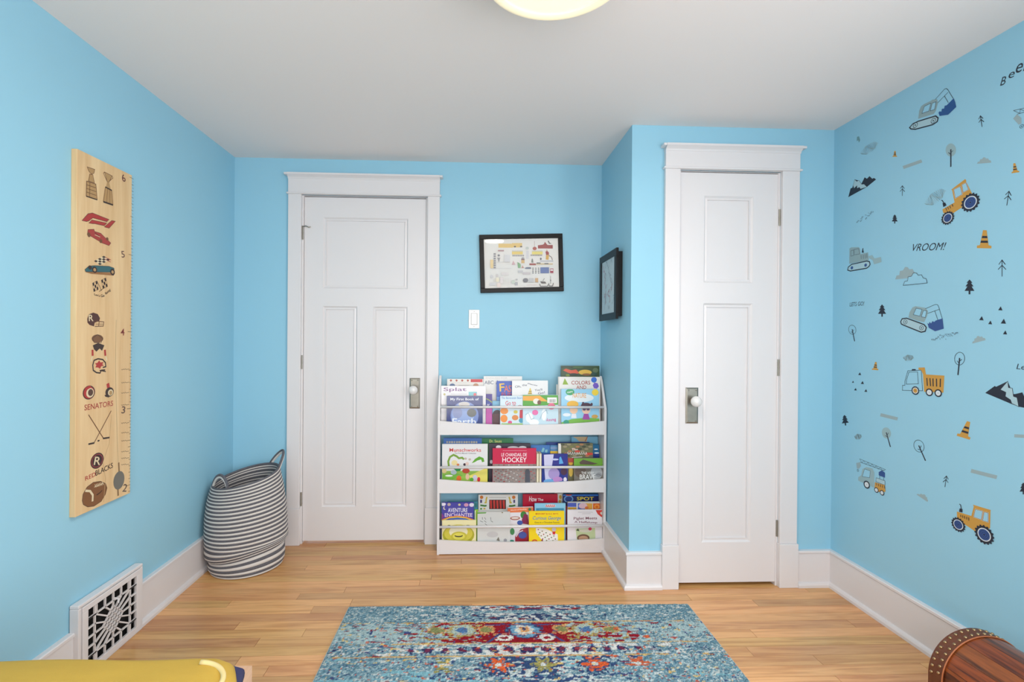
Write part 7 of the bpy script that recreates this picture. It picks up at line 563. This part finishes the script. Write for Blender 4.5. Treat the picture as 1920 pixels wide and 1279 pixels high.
# growth chart: local u along +Y, v up
gc = MB().box(0, .020, 0, .272, 0, 1.268).build('growth_chart', M_CHART, None, (XL, 1.738, .576), bevel=.0015); tag(gc, 'tall pale wooden growth chart ruler with burned sports drawings on the blue wall', 'growth chart')
cp = lambda u, v, w: (.020 + w, u + .002, v - .001)
for k, sh in [(k, q) for k, v in CHART.items() for q in (v if isinstance(v[0], list) else [v])]: obj(k, print_mesh(k, sh, cp, clip=(0, 0, .27, 1.266), base=.0003), parent=gc)
ticks = []
for i in range(0, 52):
    z = .6096 - .575 + i * .0254 * 1.0 - .0254
    if 0 < z < 1.26: ticks.append(('l', (70, 50, 38), .0016, [(.27, z), (.27 - (.024 if i % 12 == 1 else .016 if i % 6 == 1 else .011), z + .001)]))
    if 0 < z + .0127 < 1.26: ticks.append(('l', (80, 60, 46), .0012, [(.27, z + .0127), (.263, z + .0132)]))
obj('ruler_tick_marks', print_mesh('ruler_tick_marks', ticks, cp, base=.0003), parent=gc)
# framed poster over the switch
pcx, pcz, pw, ph, pan, part = POSTER
fr = obj('framed_poster', None, loc=(pcx, DB, pcz), rot=(0, -pan, 0)); tag(fr, 'black-framed poster of little landmark drawings, hanging slightly crooked above the light switch', 'picture')
mb = MB(); frame_box(mb, -pw / 2, pw / 2, -.024, -.001, -ph / 2, ph / 2, .0262); mb.build('frame', M_BLACK, fr, bevel=.002)
box('poster_sheet', mat('poster_paper', (226, 224, 220), .6), -pw / 2 + .02, pw / 2 - .02, -.014, -.004, -ph / 2 + .02, ph / 2 - .02, fr)
obj('poster_print', print_mesh('poster_print', part, lambda u, v, w: (u, -.014 - w, v), clip=(-pw / 2 + .03, -ph / 2 + .03, pw / 2 - .03, ph / 2 - .03), base=.0002), parent=fr)
box('pane', M_GLASS, -pw / 2 + .024, pw / 2 - .024, -.0195, -.018, -ph / 2 + .024, ph / 2 - .024, fr)
# deep box frame on the closet side wall
sf = obj('shadow_box_frame', None, loc=(XC, 2.630, 1.4935)); tag(sf, 'deep black box frame with a red scribble drawing on the side of the closet', 'picture')
box('box_back', M_BLACK, -.024, 0, -.150, .150, -.166, .166, sf, .001)
mb = MB()
hw, hh, w = .163, .182, .036
mb.box(-.037, -.024, -hw, hw, -hh, -hh + w); mb.box(-.037, -.024, -hw, hw, hh - w, hh); mb.box(-.037, -.024, -hw, -hw + w, -hh + w, hh - w); mb.box(-.037, -.024, hw - w, hw, -hh + w, hh - w)
mb.build('frame', M_BLACK, sf, bevel=.0015)
box('drawing_sheet', mat('drawing_paper', (214, 216, 214), .6), -.030, -.0245, -hw + w - .004, hw - w + .004, -hh + w - .004, hh - w + .004, sf)
rs = random.Random(5); scr = []
for cx, cy, n, c in ((-.06, .105, 7, (96, 96, 104)), (.01, .11, 6, (96, 96, 104)), (.07, .12, 6, (110, 108, 112)), (-.07, .06, 5, (110, 108, 112)), (.05, .055, 9, (120, 84, 88)), (-.03, .015, 12, (190, 84, 76)), (-.05, -.015, 10, (190, 84, 76)), (.065, -.01, 5, (190, 90, 84)), (.0, -.055, 9, (190, 84, 76)), (-.045, -.075, 7, (176, 90, 84)), (.03, -.085, 6, (190, 84, 76)), (-.07, -.12, 5, (110, 108, 112)), (.07, -.1, 5, (110, 108, 112)), (.0, .07, 4, (120, 118, 122)), (.02, -.125, 6, (130, 128, 132)), (.075, .02, 4, (120, 118, 122))):
    p = [(cx, cy)]
    for i in range(n): p.append((max(-.11, min(.11, p[-1][0] + rs.uniform(-.02, .02))), max(-.14, min(.14, p[-1][1] + rs.uniform(-.022, .022)))))
    scr.append(('l', c, .0058 if c[0] > 150 else .0036, p))
for i, q in enumerate(scr): obj('scribble', print_mesh('scribble', [q], lambda u, v, w: (-.030 - w, -u, v), base=.0003 + i * .00004), parent=sf)
box('pane', M_GLASS, -.0345, -.0335, -hw + w - .002, hw - w + .002, -hh + w - .002, hh - w + .002, sf)
for z in (.10, -.06): box('clasp', M_NICKEL, -.030, -.024, -.156, -.150, z - .012, z + .012, sf)
# ---- wall register
rg = obj('wall_register', None, loc=(XL, (RY0 + RY1) / 2, 0)); tag(rg, 'white cast-metal heating register with pierced grille set in the baseboard', 'vent')
hw = (RY1 - RY0) / 2; gi = hw - .040; g0, g1 = .030, .236
mb = MB()
def yz(mb, x0, x1, y0, y1, z0, z1): mb.box(x0, x1, y0, y1, z0, z1)
for a in ((-hw, hw, 0, .010), (-hw, hw, RZ1 - .012, RZ1), (-hw, -hw + .014, .010, RZ1 - .012), (hw - .014, hw, .010, RZ1 - .012)): yz(mb, .002, .034, *a)
mb.build('outer_frame', M_TRIM, rg, bevel=.003)
mb = MB()
for a in ((-hw + .0155, hw - .0155, .0105, g0), (-hw + .0155, hw - .0155, g1, RZ1 - .014), (-hw + .0155, -gi, g0, g1), (gi, hw - .0155, g0, g1)): yz(mb, .026, .037, *a)
mb.build('inner_plate', M_TRIM, rg, bevel=.0015)
box('duct_shade_plate', M_DARK, .001, .006, -hw + .014, hw - .014, .010, RZ1 - .012, rg)  # black plate behind the grille, the duct's darkness put into its colour
gs = []; bw = .0052; W2 = gi; zc = (g0 + g1) / 2; hh = (g1 - g0) / 2
def gl(*p): gs.append((p, False))
e = .034
for s in (-1, 1):
    gl((s * (W2 - e), zc - hh), (s * (W2 - e), zc + hh)); gl((-W2, zc + s * (hh - e)), (W2, zc + s * (hh - e)))
for i in range(1, 6):
    z = zc - hh + i * 2 * hh / 6; gl((-W2, z), (-W2 + e, z)); gl((W2 - e, z), (W2, z))
    yy = -W2 + i * 2 * W2 / 6; gl((yy, zc - hh), (yy, zc - hh + e)); gl((yy, zc + hh - e), (yy, zc + hh))
dh = .050                              # half diagonal of the little turned lattice in the middle
for k in range(5):
    t = -1 + k / 2
    gl((-dh / 2 * (1 - t), zc + dh / 2 * (1 + t)), (dh / 2 * (1 + t), zc - dh / 2 * (1 - t))); gl((-dh / 2 * (1 - t), zc - dh / 2 * (1 + t)), (dh / 2 * (1 + t), zc + dh / 2 * (1 - t)))
for s in (-1, 1):
    gl((s * dh, zc), (s * (W2 - e), zc)); gl((0, zc + s * dh), (0, zc + s * (hh - e)))
    for t in (-1, 1):
        gl((s * dh * .5, zc + t * dh * .5), (s * (W2 - e), zc + t * (hh - e))); gl((s * dh * .78, zc + t * dh * .24), (s * (W2 - e), zc + t * .036)); gl((s * dh * .24, zc + t * dh * .78), (s * .044, zc + t * (hh - e)))
mb = MB()
for p, c in gs:
    for q in stroke(list(p), bw, c):
        vs = [(.029, a, b) for a, b in q] + [(.035, a, b) for a, b in q]; mb.add(vs, [(3, 2, 1, 0), (4, 5, 6, 7), (0, 1, 5, 4), (1, 2, 6, 5), (2, 3, 7, 6), (3, 0, 4, 7)])
mb.build('grille', M_TRIM, rg)
MB().tube([(.030, .01, g1 - .030), (.045, .012, g1 - .034), (.047, .004, g1 - .045)], .004, 6).build('damper_lever', M_TRIM, rg)
# ================================================================ bookshelf
SX0, SX1, SY0, SY1 = -.183, .766, 2.727, 2.862
bs = obj('bookshelf', None, loc=((SX0 + SX1) / 2, SY1, 0)); tag(bs, 'low white three-tier display bookshelf with front rails, against the blue wall', 'bookshelf')
ox, oy = (SX0 + SX1) / 2, SY1
for a, b in ((SX0, SX0 + .013), (SX1 - .013, SX1)):
    MB().prism([(SY0 - oy, 0), (0, 0), (0, .988), (-.022, .992), (-.040, .975), (SY0 - oy, .815)], 'x', a - ox, b - ox).build('side_panel', M_SHELF, bs, bevel=.0012)
ZT = {1: .682, 2: .357, 3: .042}; LIP = {1: (.042, .022), 2: (.041, .022), 3: (.024, .016)}; RAILZ = {1: .823, 2: .485, 3: .153}
for k, zt in ZT.items():
    i0, i1 = SX0 + .013 - ox, SX1 - .013 - ox
    box('shelf_board', M_SHELF, i0, i1, SY0 + .012 - oy, -.001, zt - .014, zt, bs)
    top = zt + LIP[k][0]; n = 16; zb = zt - .014 if k < 3 else 0.004
    poly = [(i0, zb), (i1, zb)] + [(i1 + (i0 - i1) * j / n, top + LIP[k][1] * ((2 * j / n - 1) ** 2)) for j in range(n + 1)]
    MB().prism(poly, 'y', SY0 + .003 - oy, SY0 + .013 - oy).build('front_lip', M_SHELF, bs)
    MB().tube([(i0, SY0 + .008 - oy, RAILZ[k]), (i1, SY0 + .008 - oy, RAILZ[k])], .0072, 10).build('rail', M_SHELF, bs, smooth=True)
box('kick_board', M_SHELF, SX0 + .013 - ox, SX1 - .013 - ox, SY0 + .001 - oy, SY0 + .0025 - oy, .004, .020, bs)
LEAN = .045
def make_book(xc, yb, zf, w, h, th, color, label, art, gloss, tilt, pages):
    th = min(th, .0185); c = .0018; cover = ink(tuple(color), gloss)
    mb = MB().box(-w / 2, w / 2, 0, c, 0, h).box(-w / 2, w / 2, th - c, th, 0, h).box(-w / 2, -w / 2 + c, c, th - c, 0, h)
    o = mb.build('book', cover, None, (xc, yb, zf + th * math.sin(LEAN) + abs(math.sin(tilt)) * w / 2 + .0004), (-LEAN, -tilt, 0)); tag(o, label, 'book', 'children\'s books on the display shelf')
    box('pages', ink(tuple(pages), .8), -w / 2 + c, w / 2 - .002, c, th - c, .003, h - .003, o)
    if art: obj('cover_print', print_mesh('cover_print', art, lambda u, v, ww: (u, -ww, v), clip=(-w / 2, .001, w / 2, h - .001), base=.00025, gloss=gloss), parent=o)
    return o
for b in BOOKS: make_book(*b)
for i, (x, w, h) in enumerate(FORE_EDGE):
    o = MB().box(-w / 2, -w / 2 + .0012, 0, .10, 0, h).box(w / 2 - .0012, w / 2, 0, .10, 0, h).box(-w / 2, w / 2, .0988, .10, 0, h).build('book', ink((196, 186, 150), .5), None, (x, 2.7445, .3575))
    tag(o, ['slim cream-edged board book turned fore-edge out, next to the red hockey book', 'slim cream-edged board book turned fore-edge out, next to the frosty blue book'][i], 'book', 'children\'s books on the display shelf')
    box('pages', ink((232, 224, 196), .7), -w / 2 + .0012, w / 2 - .0012, .001, .0988, .002, h - .002, o)
# ================================================================ basket
bk = obj('rope_basket', None, loc=(-1.176, 2.640, 0)); tag(bk, 'slouching grey and white striped rope basket in the corner by the door', 'basket')
M_ROPE_D = mat('grey_rope', (98, 97, 103), .9, bump=(420, .8), noise=(160, .3, (1, 1, 1))); M_ROPE_W = mat('white_rope', (222, 216, 210), .9, bump=(420, .8))
ROWS = 48; NS = 72
def bprof(t):
    """height fraction -> (z, radius): a squashed fold at the foot, a full belly, a narrower mouth"""
    K = [(0, .0, .150), (.03, .004, .164), (.08, .030, .172), (.13, .062, .170), (.17, .082, .160), (.20, .092, .168), (.25, .115, .184), (.40, .195, .190), (.60, .295, .186), (.80, .390, .174), (1.0, .468, .156)]
    for (a, z0, r0), (b, z1, r1) in zip(K, K[1:]):
        if t <= b: s = (t - a) / (b - a); return z0 + (z1 - z0) * s, r0 + (r1 - r0) * s
    return K[-1][1:]
def bpt(t, q, off=0):
    z, rr = bprof(t); x = math.cos(q); yv = math.sin(q)
    tiltx = .030 * t + .040 * math.sin(min(1, t / .32) * math.pi) ; tilty = .022 * t
    fold = .010 * math.sin(2 * q + 1.2) * max(0, 1 - abs(t - .2) / .2)
    r2 = (rr + off) * (1 + .02 * math.sin(3 * q + 4 * t)) + fold
    return (r2 * x * 1.03 - .006 * t, r2 * yv * .95 - .012 * (1 - t), max(.0015, z + (tiltx * x + tilty * yv) * min(1, t * 4)))
mb = MB(); sub = 4
prof = []
for i in range(ROWS):
    for j in range(sub):
        s = j / sub; prof.append(((i + s) / ROWS, .0052 * math.sin(math.pi * s) ** .7 if s else 0, i))
prof.append((1, 0, ROWS - 1))
for t, off, i in prof:
    for j in range(NS): mb.v.append(bpt(t, 2 * math.pi * j / NS, off))
for a in range(len(prof) - 1):
    for j in range(NS):
        mb.f.append((a * NS + j, a * NS + (j + 1) % NS, (a + 1) * NS + (j + 1) % NS, (a + 1) * NS + j)); mb.m.append(1 if prof[a][2] % 2 else 0)
k0 = len(mb.v); inn = [1 - i / 60 for i in range(0, 60, 1)]
for t in inn:
    for j in range(NS): mb.v.append(bpt(t, 2 * math.pi * j / NS, -.008))
for a in range(len(inn) - 1):
    for j in range(NS):
        mb.f.append((k0 + a * NS + j, k0 + a * NS + (j + 1) % NS, k0 + (a + 1) * NS + (j + 1) % NS, k0 + (a + 1) * NS + j)); mb.m.append(1 if int(inn[a] * ROWS) % 2 else 0)
e = len(prof) - 1
for j in range(NS): mb.f.append((e * NS + j, e * NS + (j + 1) % NS, k0 + (j + 1) % NS, k0 + j)); mb.m.append(0)
mb.f.append(tuple(range(NS - 1, -1, -1))); mb.m.append(0)
mb.f.append(tuple(range(k0 + (len(inn) - 1) * NS, k0 + len(inn) * NS))); mb.m.append(0)
mb.build('coiled_body', [M_ROPE_D, M_ROPE_W], bk, smooth=True)
MB().tube([bpt(1, 2 * math.pi * j / NS, -.003) for j in range(NS)], .0065, 8, True).build('rim', M_ROPE_D, bk, smooth=True)
for q0, rise, lean in ((math.radians(232), .070, -.016), (math.radians(40), .074, .030)):
    for dz, mt, nm in ((0, M_ROPE_D, 'handle'), (-.0115, M_ROPE_W, 'handle_lining')):
        pts = []
        for i in range(25):
            s = i / 24; u_ = math.sin(math.pi * s) ** .65; p = Vector(bpt(1, q0 + .46 * (2 * s - 1), -.002)); n_ = Vector((math.cos(q0), math.sin(q0), 0))
            pts.append(p + n_ * lean * u_ + Vector((0, 0, rise * u_ + dz)))
        MB().tube(pts, .0062, 8).build(nm, mt, bk, smooth=True)
# ================================================================ rug
import numpy as np
rng = np.random.default_rng(3)
RW, RL, CS = 1.525, 2.40, .004
nx, ny = int(RW / CS) + 1, int(RL / CS) + 1
gx = np.linspace(-RW / 2, RW / 2, nx); gd = np.linspace(0, RL, ny)          # gd: distance from the far edge
X, D = np.meshgrid(gx, gd)
def vnoise(sx, sy, seed):
    r_ = np.random.default_rng(seed); a, b = int(RW / sx) + 3, int(RL / sy) + 3; g = r_.random((b, a))
    fx = (X + RW / 2) / sx; fy = D / sy; ix = fx.astype(int); iy = fy.astype(int); tx = fx - ix; ty = fy - iy; tx = tx * tx * (3 - 2 * tx); ty = ty * ty * (3 - 2 * ty)
    return (g[iy, ix] * (1 - tx) + g[iy, ix + 1] * tx) * (1 - ty) + (g[iy + 1, ix] * (1 - tx) + g[iy + 1, ix + 1] * tx) * ty
C3 = lambda c: np.array(lin(c))
grain = rng.random(X.shape); n1 = vnoise(.008, .0055, 1); n2 = vnoise(.05, .02, 2); n3 = vnoise(.16, .05, 3); st = vnoise(.04, .006, 4); st2 = vnoise(.015, .007, 6); st3 = vnoise(.022, .008, 8)
base = C3((98, 134, 148))[None, None] * (1 - n2[..., None] * .5) + C3((146, 174, 182))[None, None] * (n2[..., None] * .5)
def put(mask, c):
    base[mask] = C3(c)
put((n1 * .6 + grain * .4) > .64, (172, 188, 190)); put((n1 * .5 + grain * .5) < .30, (70, 108, 130)); put((n1 * .5 + grain * .5 > .76) & (n3 > .5), (206, 204, 192))
mir = D.copy(); half = RL / 2; mir = np.where(D > half, RL - D, D)              # the pattern mirrors about the middle
ax = np.abs(X)
wear = np.clip(1.15 - ax / .50, 0, 1)                                          # the pattern dissolves towards the sides
def band(d0, d1): return (mir >= d0) & (mir < d1)
def fleck(d0, d1, thr, c, nz=st, k=1.0): put(band(d0, d1) & (nz * k + wear * .42 > thr), c)
# far flecked bands
fleck(.002, .012, 1.02, (112, 40, 44)); fleck(.012, .050, .86, (206, 204, 200), st2); fleck(.014, .046, .98, (62, 76, 112), st3); fleck(.016, .044, 1.14, (140, 44, 54), st)
fleck(.066, .128, .90, (204, 204, 200), st3); fleck(.072, .124, .98, (56, 70, 104), st2); fleck(.074, .12, 1.2, (110, 44, 62), st)
# red band with medallions
redw = np.where(ax < .165, 1.5, wear * 1.02 + .12)
put(band(.138, .274) & (st * .6 + redw * .55 > .58), (140, 28, 40))
put(band(.138, .274) & (ax > .175) & (st3 + ax * .5 > .76), (160, 182, 184)); put(band(.150, .262) & (ax > .17) & (ax < .42) & (st2 > .74), (168, 152, 92))
def blob(cx, cd, rx, rd, c, ring=None):
    for s in ((1, -1) if cx else (1,)):
        q = ((X - s * cx) / rx) ** 2 + ((mir - cd) / rd) ** 2 + (n1 - .5) * 1.1 + (st2 - .5) * (.3 + 2.2 * abs(cx))
        put(q < 1, c)
        if ring: put((q > 1) & (q < 1.45), ring)
blob(0, .190, .062, .048, (104, 150, 178), (56, 66, 104)); blob(0, .190, .038, .034, (206, 206, 196)); blob(0, .188, .020, .022, (214, 160, 108)); blob(0, .186, .008, .010, (70, 70, 100))
blob(.085, .243, .034, .020, (210, 206, 200)); blob(.085, .243, .016, .009, (140, 32, 46)); blob(.155, .186, .036, .030, (206, 150, 100)); blob(.155, .186, .024, .020, (132, 132, 84)); blob(.255, .190, .048, .036, (170, 184, 172), (166, 146, 84)); blob(.255, .188, .026, .020, (80, 116, 160)); blob(.36, .19, .030, .020, (132, 136, 90), (206, 160, 110))
put(band(.152, .158) & (ax < .16) & (st > .4), (74, 72, 120)); put(band(.214, .219) & (ax < .13), (206, 150, 120))
dg = np.abs(ax - .10 - (mir - .215) * .9); put(band(.215, .272) & (dg < .007), (66, 70, 116))
# gold lines and navy flower band
for d0 in (.132, .276, .352): put(band(d0, d0 + .005) & (st + wear * .6 > .62), (196, 164, 110))
fleck(.284, .350, .80, (206, 206, 202), st3); q = np.abs((ax + .03 + .03 * (n3 - .5)) % .062 - .031)
put(band(.292, .342) & (q < .022) & (((mir - .318) / .018) ** 2 + (q / .020) ** 2 + (n1 - .5) * 1.6 < 1) & (st2 + wear > .8), (48, 54, 96)); put(band(.305, .328) & (q < .009) & (wear > .2), (110, 48, 74)); fleck(.284, .35, 1.22, (176, 74, 60), st)
# flower field
fld = mir > .358
put(fld & (st3 * .7 + n2 * .3 + wear * .30 > .82), (190, 198, 196)); put(fld & (st2 * .6 + n2 * .4 + wear * .34 > .86), (52, 74, 112)); put(fld & (n3 > .62) & (st > .55), (124, 172, 184))
for cd in (.405, .60, .80, 1.0, 1.19):
    blob(.0, cd + .10, .05, .03, (140, 40, 52)) if cd > .45 else None
    for cx, c in ((-.115, (206, 92, 50)), (.05, (146, 140, 82)), (.24, (206, 92, 50)), (-.32, (146, 140, 82)), (.40, (190, 96, 64))):
        qq = np.arctan2(mir - cd, X - cx); rr = np.hypot(X - cx, (mir - cd) * 1.15); pet = .040 + .012 * np.cos(6 * qq)
        m_ = fld & (rr < pet * 1.5) & (n1 > .35) & (np.abs(cx) < .3); put(m_, (50, 70, 108)); m_ = fld & (rr < pet) & ((n1 > .28) if abs(cx) < .2 else (st > .45)); put(m_, c); put(fld & (rr < .012), (196, 200, 196))
# scattered far flecks of colour
for c, sd, thr in (((196, 90, 56), 21, .955), ((206, 178, 112), 22, .955), ((60, 76, 122), 23, .95), ((132, 44, 56), 24, .962)):
    put((vnoise(.020, .009, sd) > thr - .06) & (rng.random(X.shape) > .12) & (mir > .13), c)
base *= (.66 + .62 * rng.random(X.shape))[..., None]
Z = .0085 + .0022 * rng.random(X.shape) + .0006 * n2
Z[0, :] = Z[-1, :] = .004; Z[:, 0] = Z[:, -1] = .004
co = np.stack([X, -D, Z], -1).reshape(-1, 3)
idx = np.arange(nx * ny).reshape(ny, nx); quads = np.stack([idx[1:, :-1], idx[1:, 1:], idx[:-1, 1:], idx[:-1, :-1]], -1).reshape(-1, 4)
me = bpy.data.meshes.new('woven_rug'); me.vertices.add(len(co)); me.vertices.foreach_set('co', co.ravel()); me.loops.add(quads.size); me.loops.foreach_set('vertex_index', quads.ravel().astype(np.int32))
me.polygons.add(len(quads)); me.polygons.foreach_set('loop_start', np.arange(0, quads.size, 4, dtype=np.int32)); me.polygons.foreach_set('loop_total', np.full(len(quads), 4, np.int32))
ca = me.color_attributes.new('dye', 'FLOAT_COLOR', 'POINT'); ca.data.foreach_set('color', np.concatenate([np.clip(base, 0, 1).reshape(-1, 3), np.ones((nx * ny, 1))], 1).ravel().astype(np.float32))
me.update(calc_edges=True); me.validate()
M_RUG = mat('rug_pile', (140, 160, 170), .95, spec=.1); at_ = M_RUG.node_tree.nodes.new('ShaderNodeVertexColor'); at_.layer_name = 'dye'; M_RUG.node_tree.links.new(at_.outputs[0], M_RUG.node_tree.nodes['Principled BSDF'].inputs['Base Color'])
rug = obj('woven_rug', me, M_RUG, loc=(.228, 2.186, 0), rot=(0, 0, math.radians(-.7))); tag(rug, 'distressed pale blue area rug with worn red and navy floral bands on the wooden floor', 'rug')
MB().box(-RW / 2 - .002, RW / 2 + .002, -RL - .002, .002, .0003, .0045).build('binding', mat('rug_binding', (176, 190, 192), .9), rug)
# ================================================================ domed trunk by the right wall
CXm, CR, CZ_, CY1, CLN = 1.605, .140, .146, 1.5, .46
tr = obj('domed_trunk', None, loc=(CXm, CY1 - CLN / 2, 0)); tag(tr, 'small domed red-brown wooden trunk with studded leather bands, by the sticker wall', 'trunk')
hl = CLN / 2
box('body', M_CHEST, -CR + .004, CR - .004, -hl + .004, hl - .004, 0, CZ_ - .002, tr, .002)
NP = 9
for i in range(NP):                    # lid staves
    a0, a1 = math.pi * i / NP, math.pi * (i + 1) / NP - .006; ps = [a0 + (a1 - a0) * j / 4 for j in range(5)]
    poly = [((CR - .004) * math.cos(a), CZ_ + (CR - .002) * math.sin(a)) for a in ps] + [((CR - .018) * math.cos(a), CZ_ + (CR - .016) * math.sin(a)) for a in ps[::-1]]
    MB().prism(poly, 'y', -hl + .004, hl - .004).build('lid_stave', M_CHEST, tr)
for s in (-1, 1):
    ps = [math.pi * j / 24 for j in range(25)]
    MB().prism([((CR - .016) * math.cos(a), CZ_ + (CR - .014) * math.sin(a)) for a in ps], 'y', s * hl - s * .016, s * hl - s * .004).build('lid_end', M_CHEST, tr)
M_LEATH = mat('brown_leather', (102, 54, 30), .5, bump=(300, .3), noise=(40, .2, (1, 1, 1))); M_EDGE = mat('leather_edge', (176, 104, 64), .5)
stud = MB().lathe([(.0048, 0), (.0046, .0014), (.0034, .003), (.0016, .0038), (0, .004)], 10).mesh('stud', True); stud.materials.append(M_BRASS)
BWD = .046
for s in (-1, 1):
    y0, y1 = (hl - BWD, hl) if s > 0 else (-hl, -hl + BWD)
    ps = [math.pi * j / 32 for j in range(33)]
    outer = [(CR, 0)] + [(CR * math.cos(a), CZ_ + CR * math.sin(a)) for a in ps] + [(-CR, 0)]; inner = [(-CR + .005, 0)] + [((CR - .005) * math.cos(a), CZ_ + (CR - .005) * math.sin(a)) for a in ps[::-1]] + [(CR - .005, 0)]
    n = len(outer); mb = MB(); inner = inner[::-1]
    vs = [(x, y0, z) for x, z in outer] + [(x, y1, z) for x, z in outer] + [(x, y0, z) for x, z in inner] + [(x, y1, z) for x, z in inner]; fs = []
    for i in range(n - 1): fs += [(i, n + i, n + i + 1, i + 1), (2 * n + i + 1, 3 * n + i + 1, 3 * n + i, 2 * n + i), (i + 1, 2 * n + i + 1, 2 * n + i, i), (n + i, 3 * n + i, 3 * n + i + 1, n + i + 1)]
    mb.add(vs, fs); band_ = mb.build('leather_band', M_LEATH, tr)
    ye = y0 if s > 0 else y1
    MB().tube([(x * 1.004, ye, CZ_ + (z - CZ_) * 1.004 if z > CZ_ else z) for x, z in outer], .002, 6).build('band_edge', M_EDGE, band_, smooth=True)
    for rI, yy in enumerate((y0 + .013, y1 - .011)):
        for i in range(21):
            a = math.pi * (i + (.5 if rI else 0)) / 21 ; p = (CR * math.cos(a), yy, CZ_ + CR * math.sin(a))
            o = bpy.data.objects.new('stud', stud); COL.objects.link(o); o.parent = band_; o.location = p; o.rotation_euler = (0, math.pi / 2 - a, 0)
# ================================================================ bed in the near left corner
BX0, BX1, BY0, BY1 = XL + .032, -.494, YF + .04, 1.135
bed = obj('bed', None, loc=((BX0 + BX1) / 2, (BY0 + BY1) / 2, 0)); tag(bed, 'low pale wooden bed frame with a mattress under a yellow comforter', 'bed')
ox, oy = (BX0 + BX1) / 2, (BY0 + BY1) / 2
mb = MB()
for q in ((BX0, BX1, BY0, BY0 + .06), (BX0, BX1, BY1 - .06, BY1), (BX0, BX0 + .05, BY0 + .06, BY1 - .06), (BX1 - .05, BX1, BY0 + .06, BY1 - .06)): mb.box(q[0] - ox, q[1] - ox, q[2] - oy, q[3] - oy, .405, .45)
mb.build('bed_frame', M_BEDWOOD, bed)
box('slat_base', M_BEDWOOD, BX0 + .05 - ox, BX1 - .05 - ox, BY0 + .06 - oy, BY1 - .06 - oy, .30, .32, bed)
box('side_rail', M_BEDWOOD, BX1 - .03 - ox, BX1 - .006 - ox, BY0 + .01 - oy, BY1 - .01 - oy, .25, .405, bed, .002)
box('foot_rail', M_BEDWOOD, BX0 + .02 - ox, BX1 - .03 - ox, BY1 - .036 - oy, BY1 - .012 - oy, .25, .405, bed, .002)
for x in (BX0 + .01, BX1 - .16):
    for yv in (BY0 + .01, BY1 - .07): box('leg', M_BEDWOOD, x - ox, x + .06 - ox, yv - oy, yv + .06 - oy, 0, .405, bed, .003)
box('mattress', mat('white_mattress', (224, 222, 216), .9), BX0 + .052 - ox, BX1 - .052 - ox, BY0 + .062 - oy, BY1 - .062 - oy, .321, .449, bed, .01)
def puffy(name, m, x0, x1, y0, y1, z0, z1, rad, parent, seed, wob=.004, n=40, mm=160):
    """a soft slab with rounded plan corners and shoulders"""
    rr = random.Random(seed); ph = [rr.uniform(0, 6) for _ in range(6)]; V = []; F = []
    cx, cy, hx, hy = (x0 + x1) / 2, (y0 + y1) / 2, (x1 - x0) / 2, (y1 - y0) / 2
    rings = [(0, -1)] + [(math.sin(a), -math.cos(a)) for a in [math.pi * k / 14 for k in range(3, 12)]] + [(.12 * k, 1) for k in (3, 2, 1)]
    L = []
    for k in range(9): a = -math.pi / 2 + math.pi * k / 8; L.append((rad * (1 - math.cos(a)), (z0 + z1) / 2 + (z1 - z0) / 2 * math.sin(a)))
    L += [(rad + (min(hx, hy) - rad) * t, z1) for t in (.25, .5, .75, .97)]
    for ins, z in L:
        ax_, ay_ = hx - ins, hy - ins; cr = max(.01, .12 - ins)
        cr = min(cr, ax_ * .98, ay_ * .98)
        for j in range(mm):
            q = 2 * math.pi * (j + .5) / mm; c, s = math.cos(q), math.sin(q); cr = min(.07, ax_ * .9, ay_ * .9)
            k_ = min(ax_ / max(abs(c), 1e-6), ay_ / max(abs(s), 1e-6)); px, py = c * k_, s * k_
            ex, ey = abs(px) - (ax_ - cr), abs(py) - (ay_ - cr)
            if ex > 0 and ey > 0:
                l_ = math.hypot(ex, ey); px = math.copysign(ax_ - cr + ex / l_ * cr, px); py = math.copysign(ay_ - cr + ey / l_ * cr, py)
            w_ = wob * (math.sin(7 * px + ph[0] + 3 * py) + math.sin(11 * py + ph[1] - 5 * px) * .7 + math.sin(19 * px + ph[2]) * .4)
            V.append((cx + px, cy + py, z + (w_ if z > (z0 + z1) / 2 else 0)))
    R_ = len(L)
    for i in range(R_ - 1):
        for j in range(mm): F.append((i * mm + j, i * mm + (j + 1) % mm, (i + 1) * mm + (j + 1) % mm, (i + 1) * mm + j))
    F.append(tuple(range((R_ - 1) * mm, R_ * mm))); F.append(tuple(range(mm - 1, -1, -1)))
    mb = MB().add(V, F); return mb.build(name, m, parent, smooth=True)
M_YEL = mat('mustard_cotton', (192, 156, 60), .85, bump=(500, .35), noise=(9, .10, (1, 3, 1)))
cf = puffy('comforter', M_YEL, BX0 + .002, -.462, BY0 + .03, 1.062, .4515, .531, .03, None, 2)
tag(cf, 'mustard yellow comforter with cream piping and a navy edge, lying on the bed', 'comforter')
M_NVY = mat('navy_cotton', (50, 52, 92), .9, bump=(500, .3)); M_CRM = mat('cream_piping', (222, 200, 140), .8)
puffy('navy_edge', M_NVY, -.62, -.452, BY0 + .03, 1.090, .4512, .490, .016, cf, 5, .001)
pts = [(-.548 + .070 * math.sin(a), .960 + .062 * math.cos(a), .533 - .004 * math.sin(a)) for a in [math.pi / 2 * k / 12 for k in range(13)]] + [(-.478, .960 - .1 * k, .529) for k in range(1, 18)]
MB().tube(pts, .005, 8).build('piping', M_CRM, cf, smooth=True)
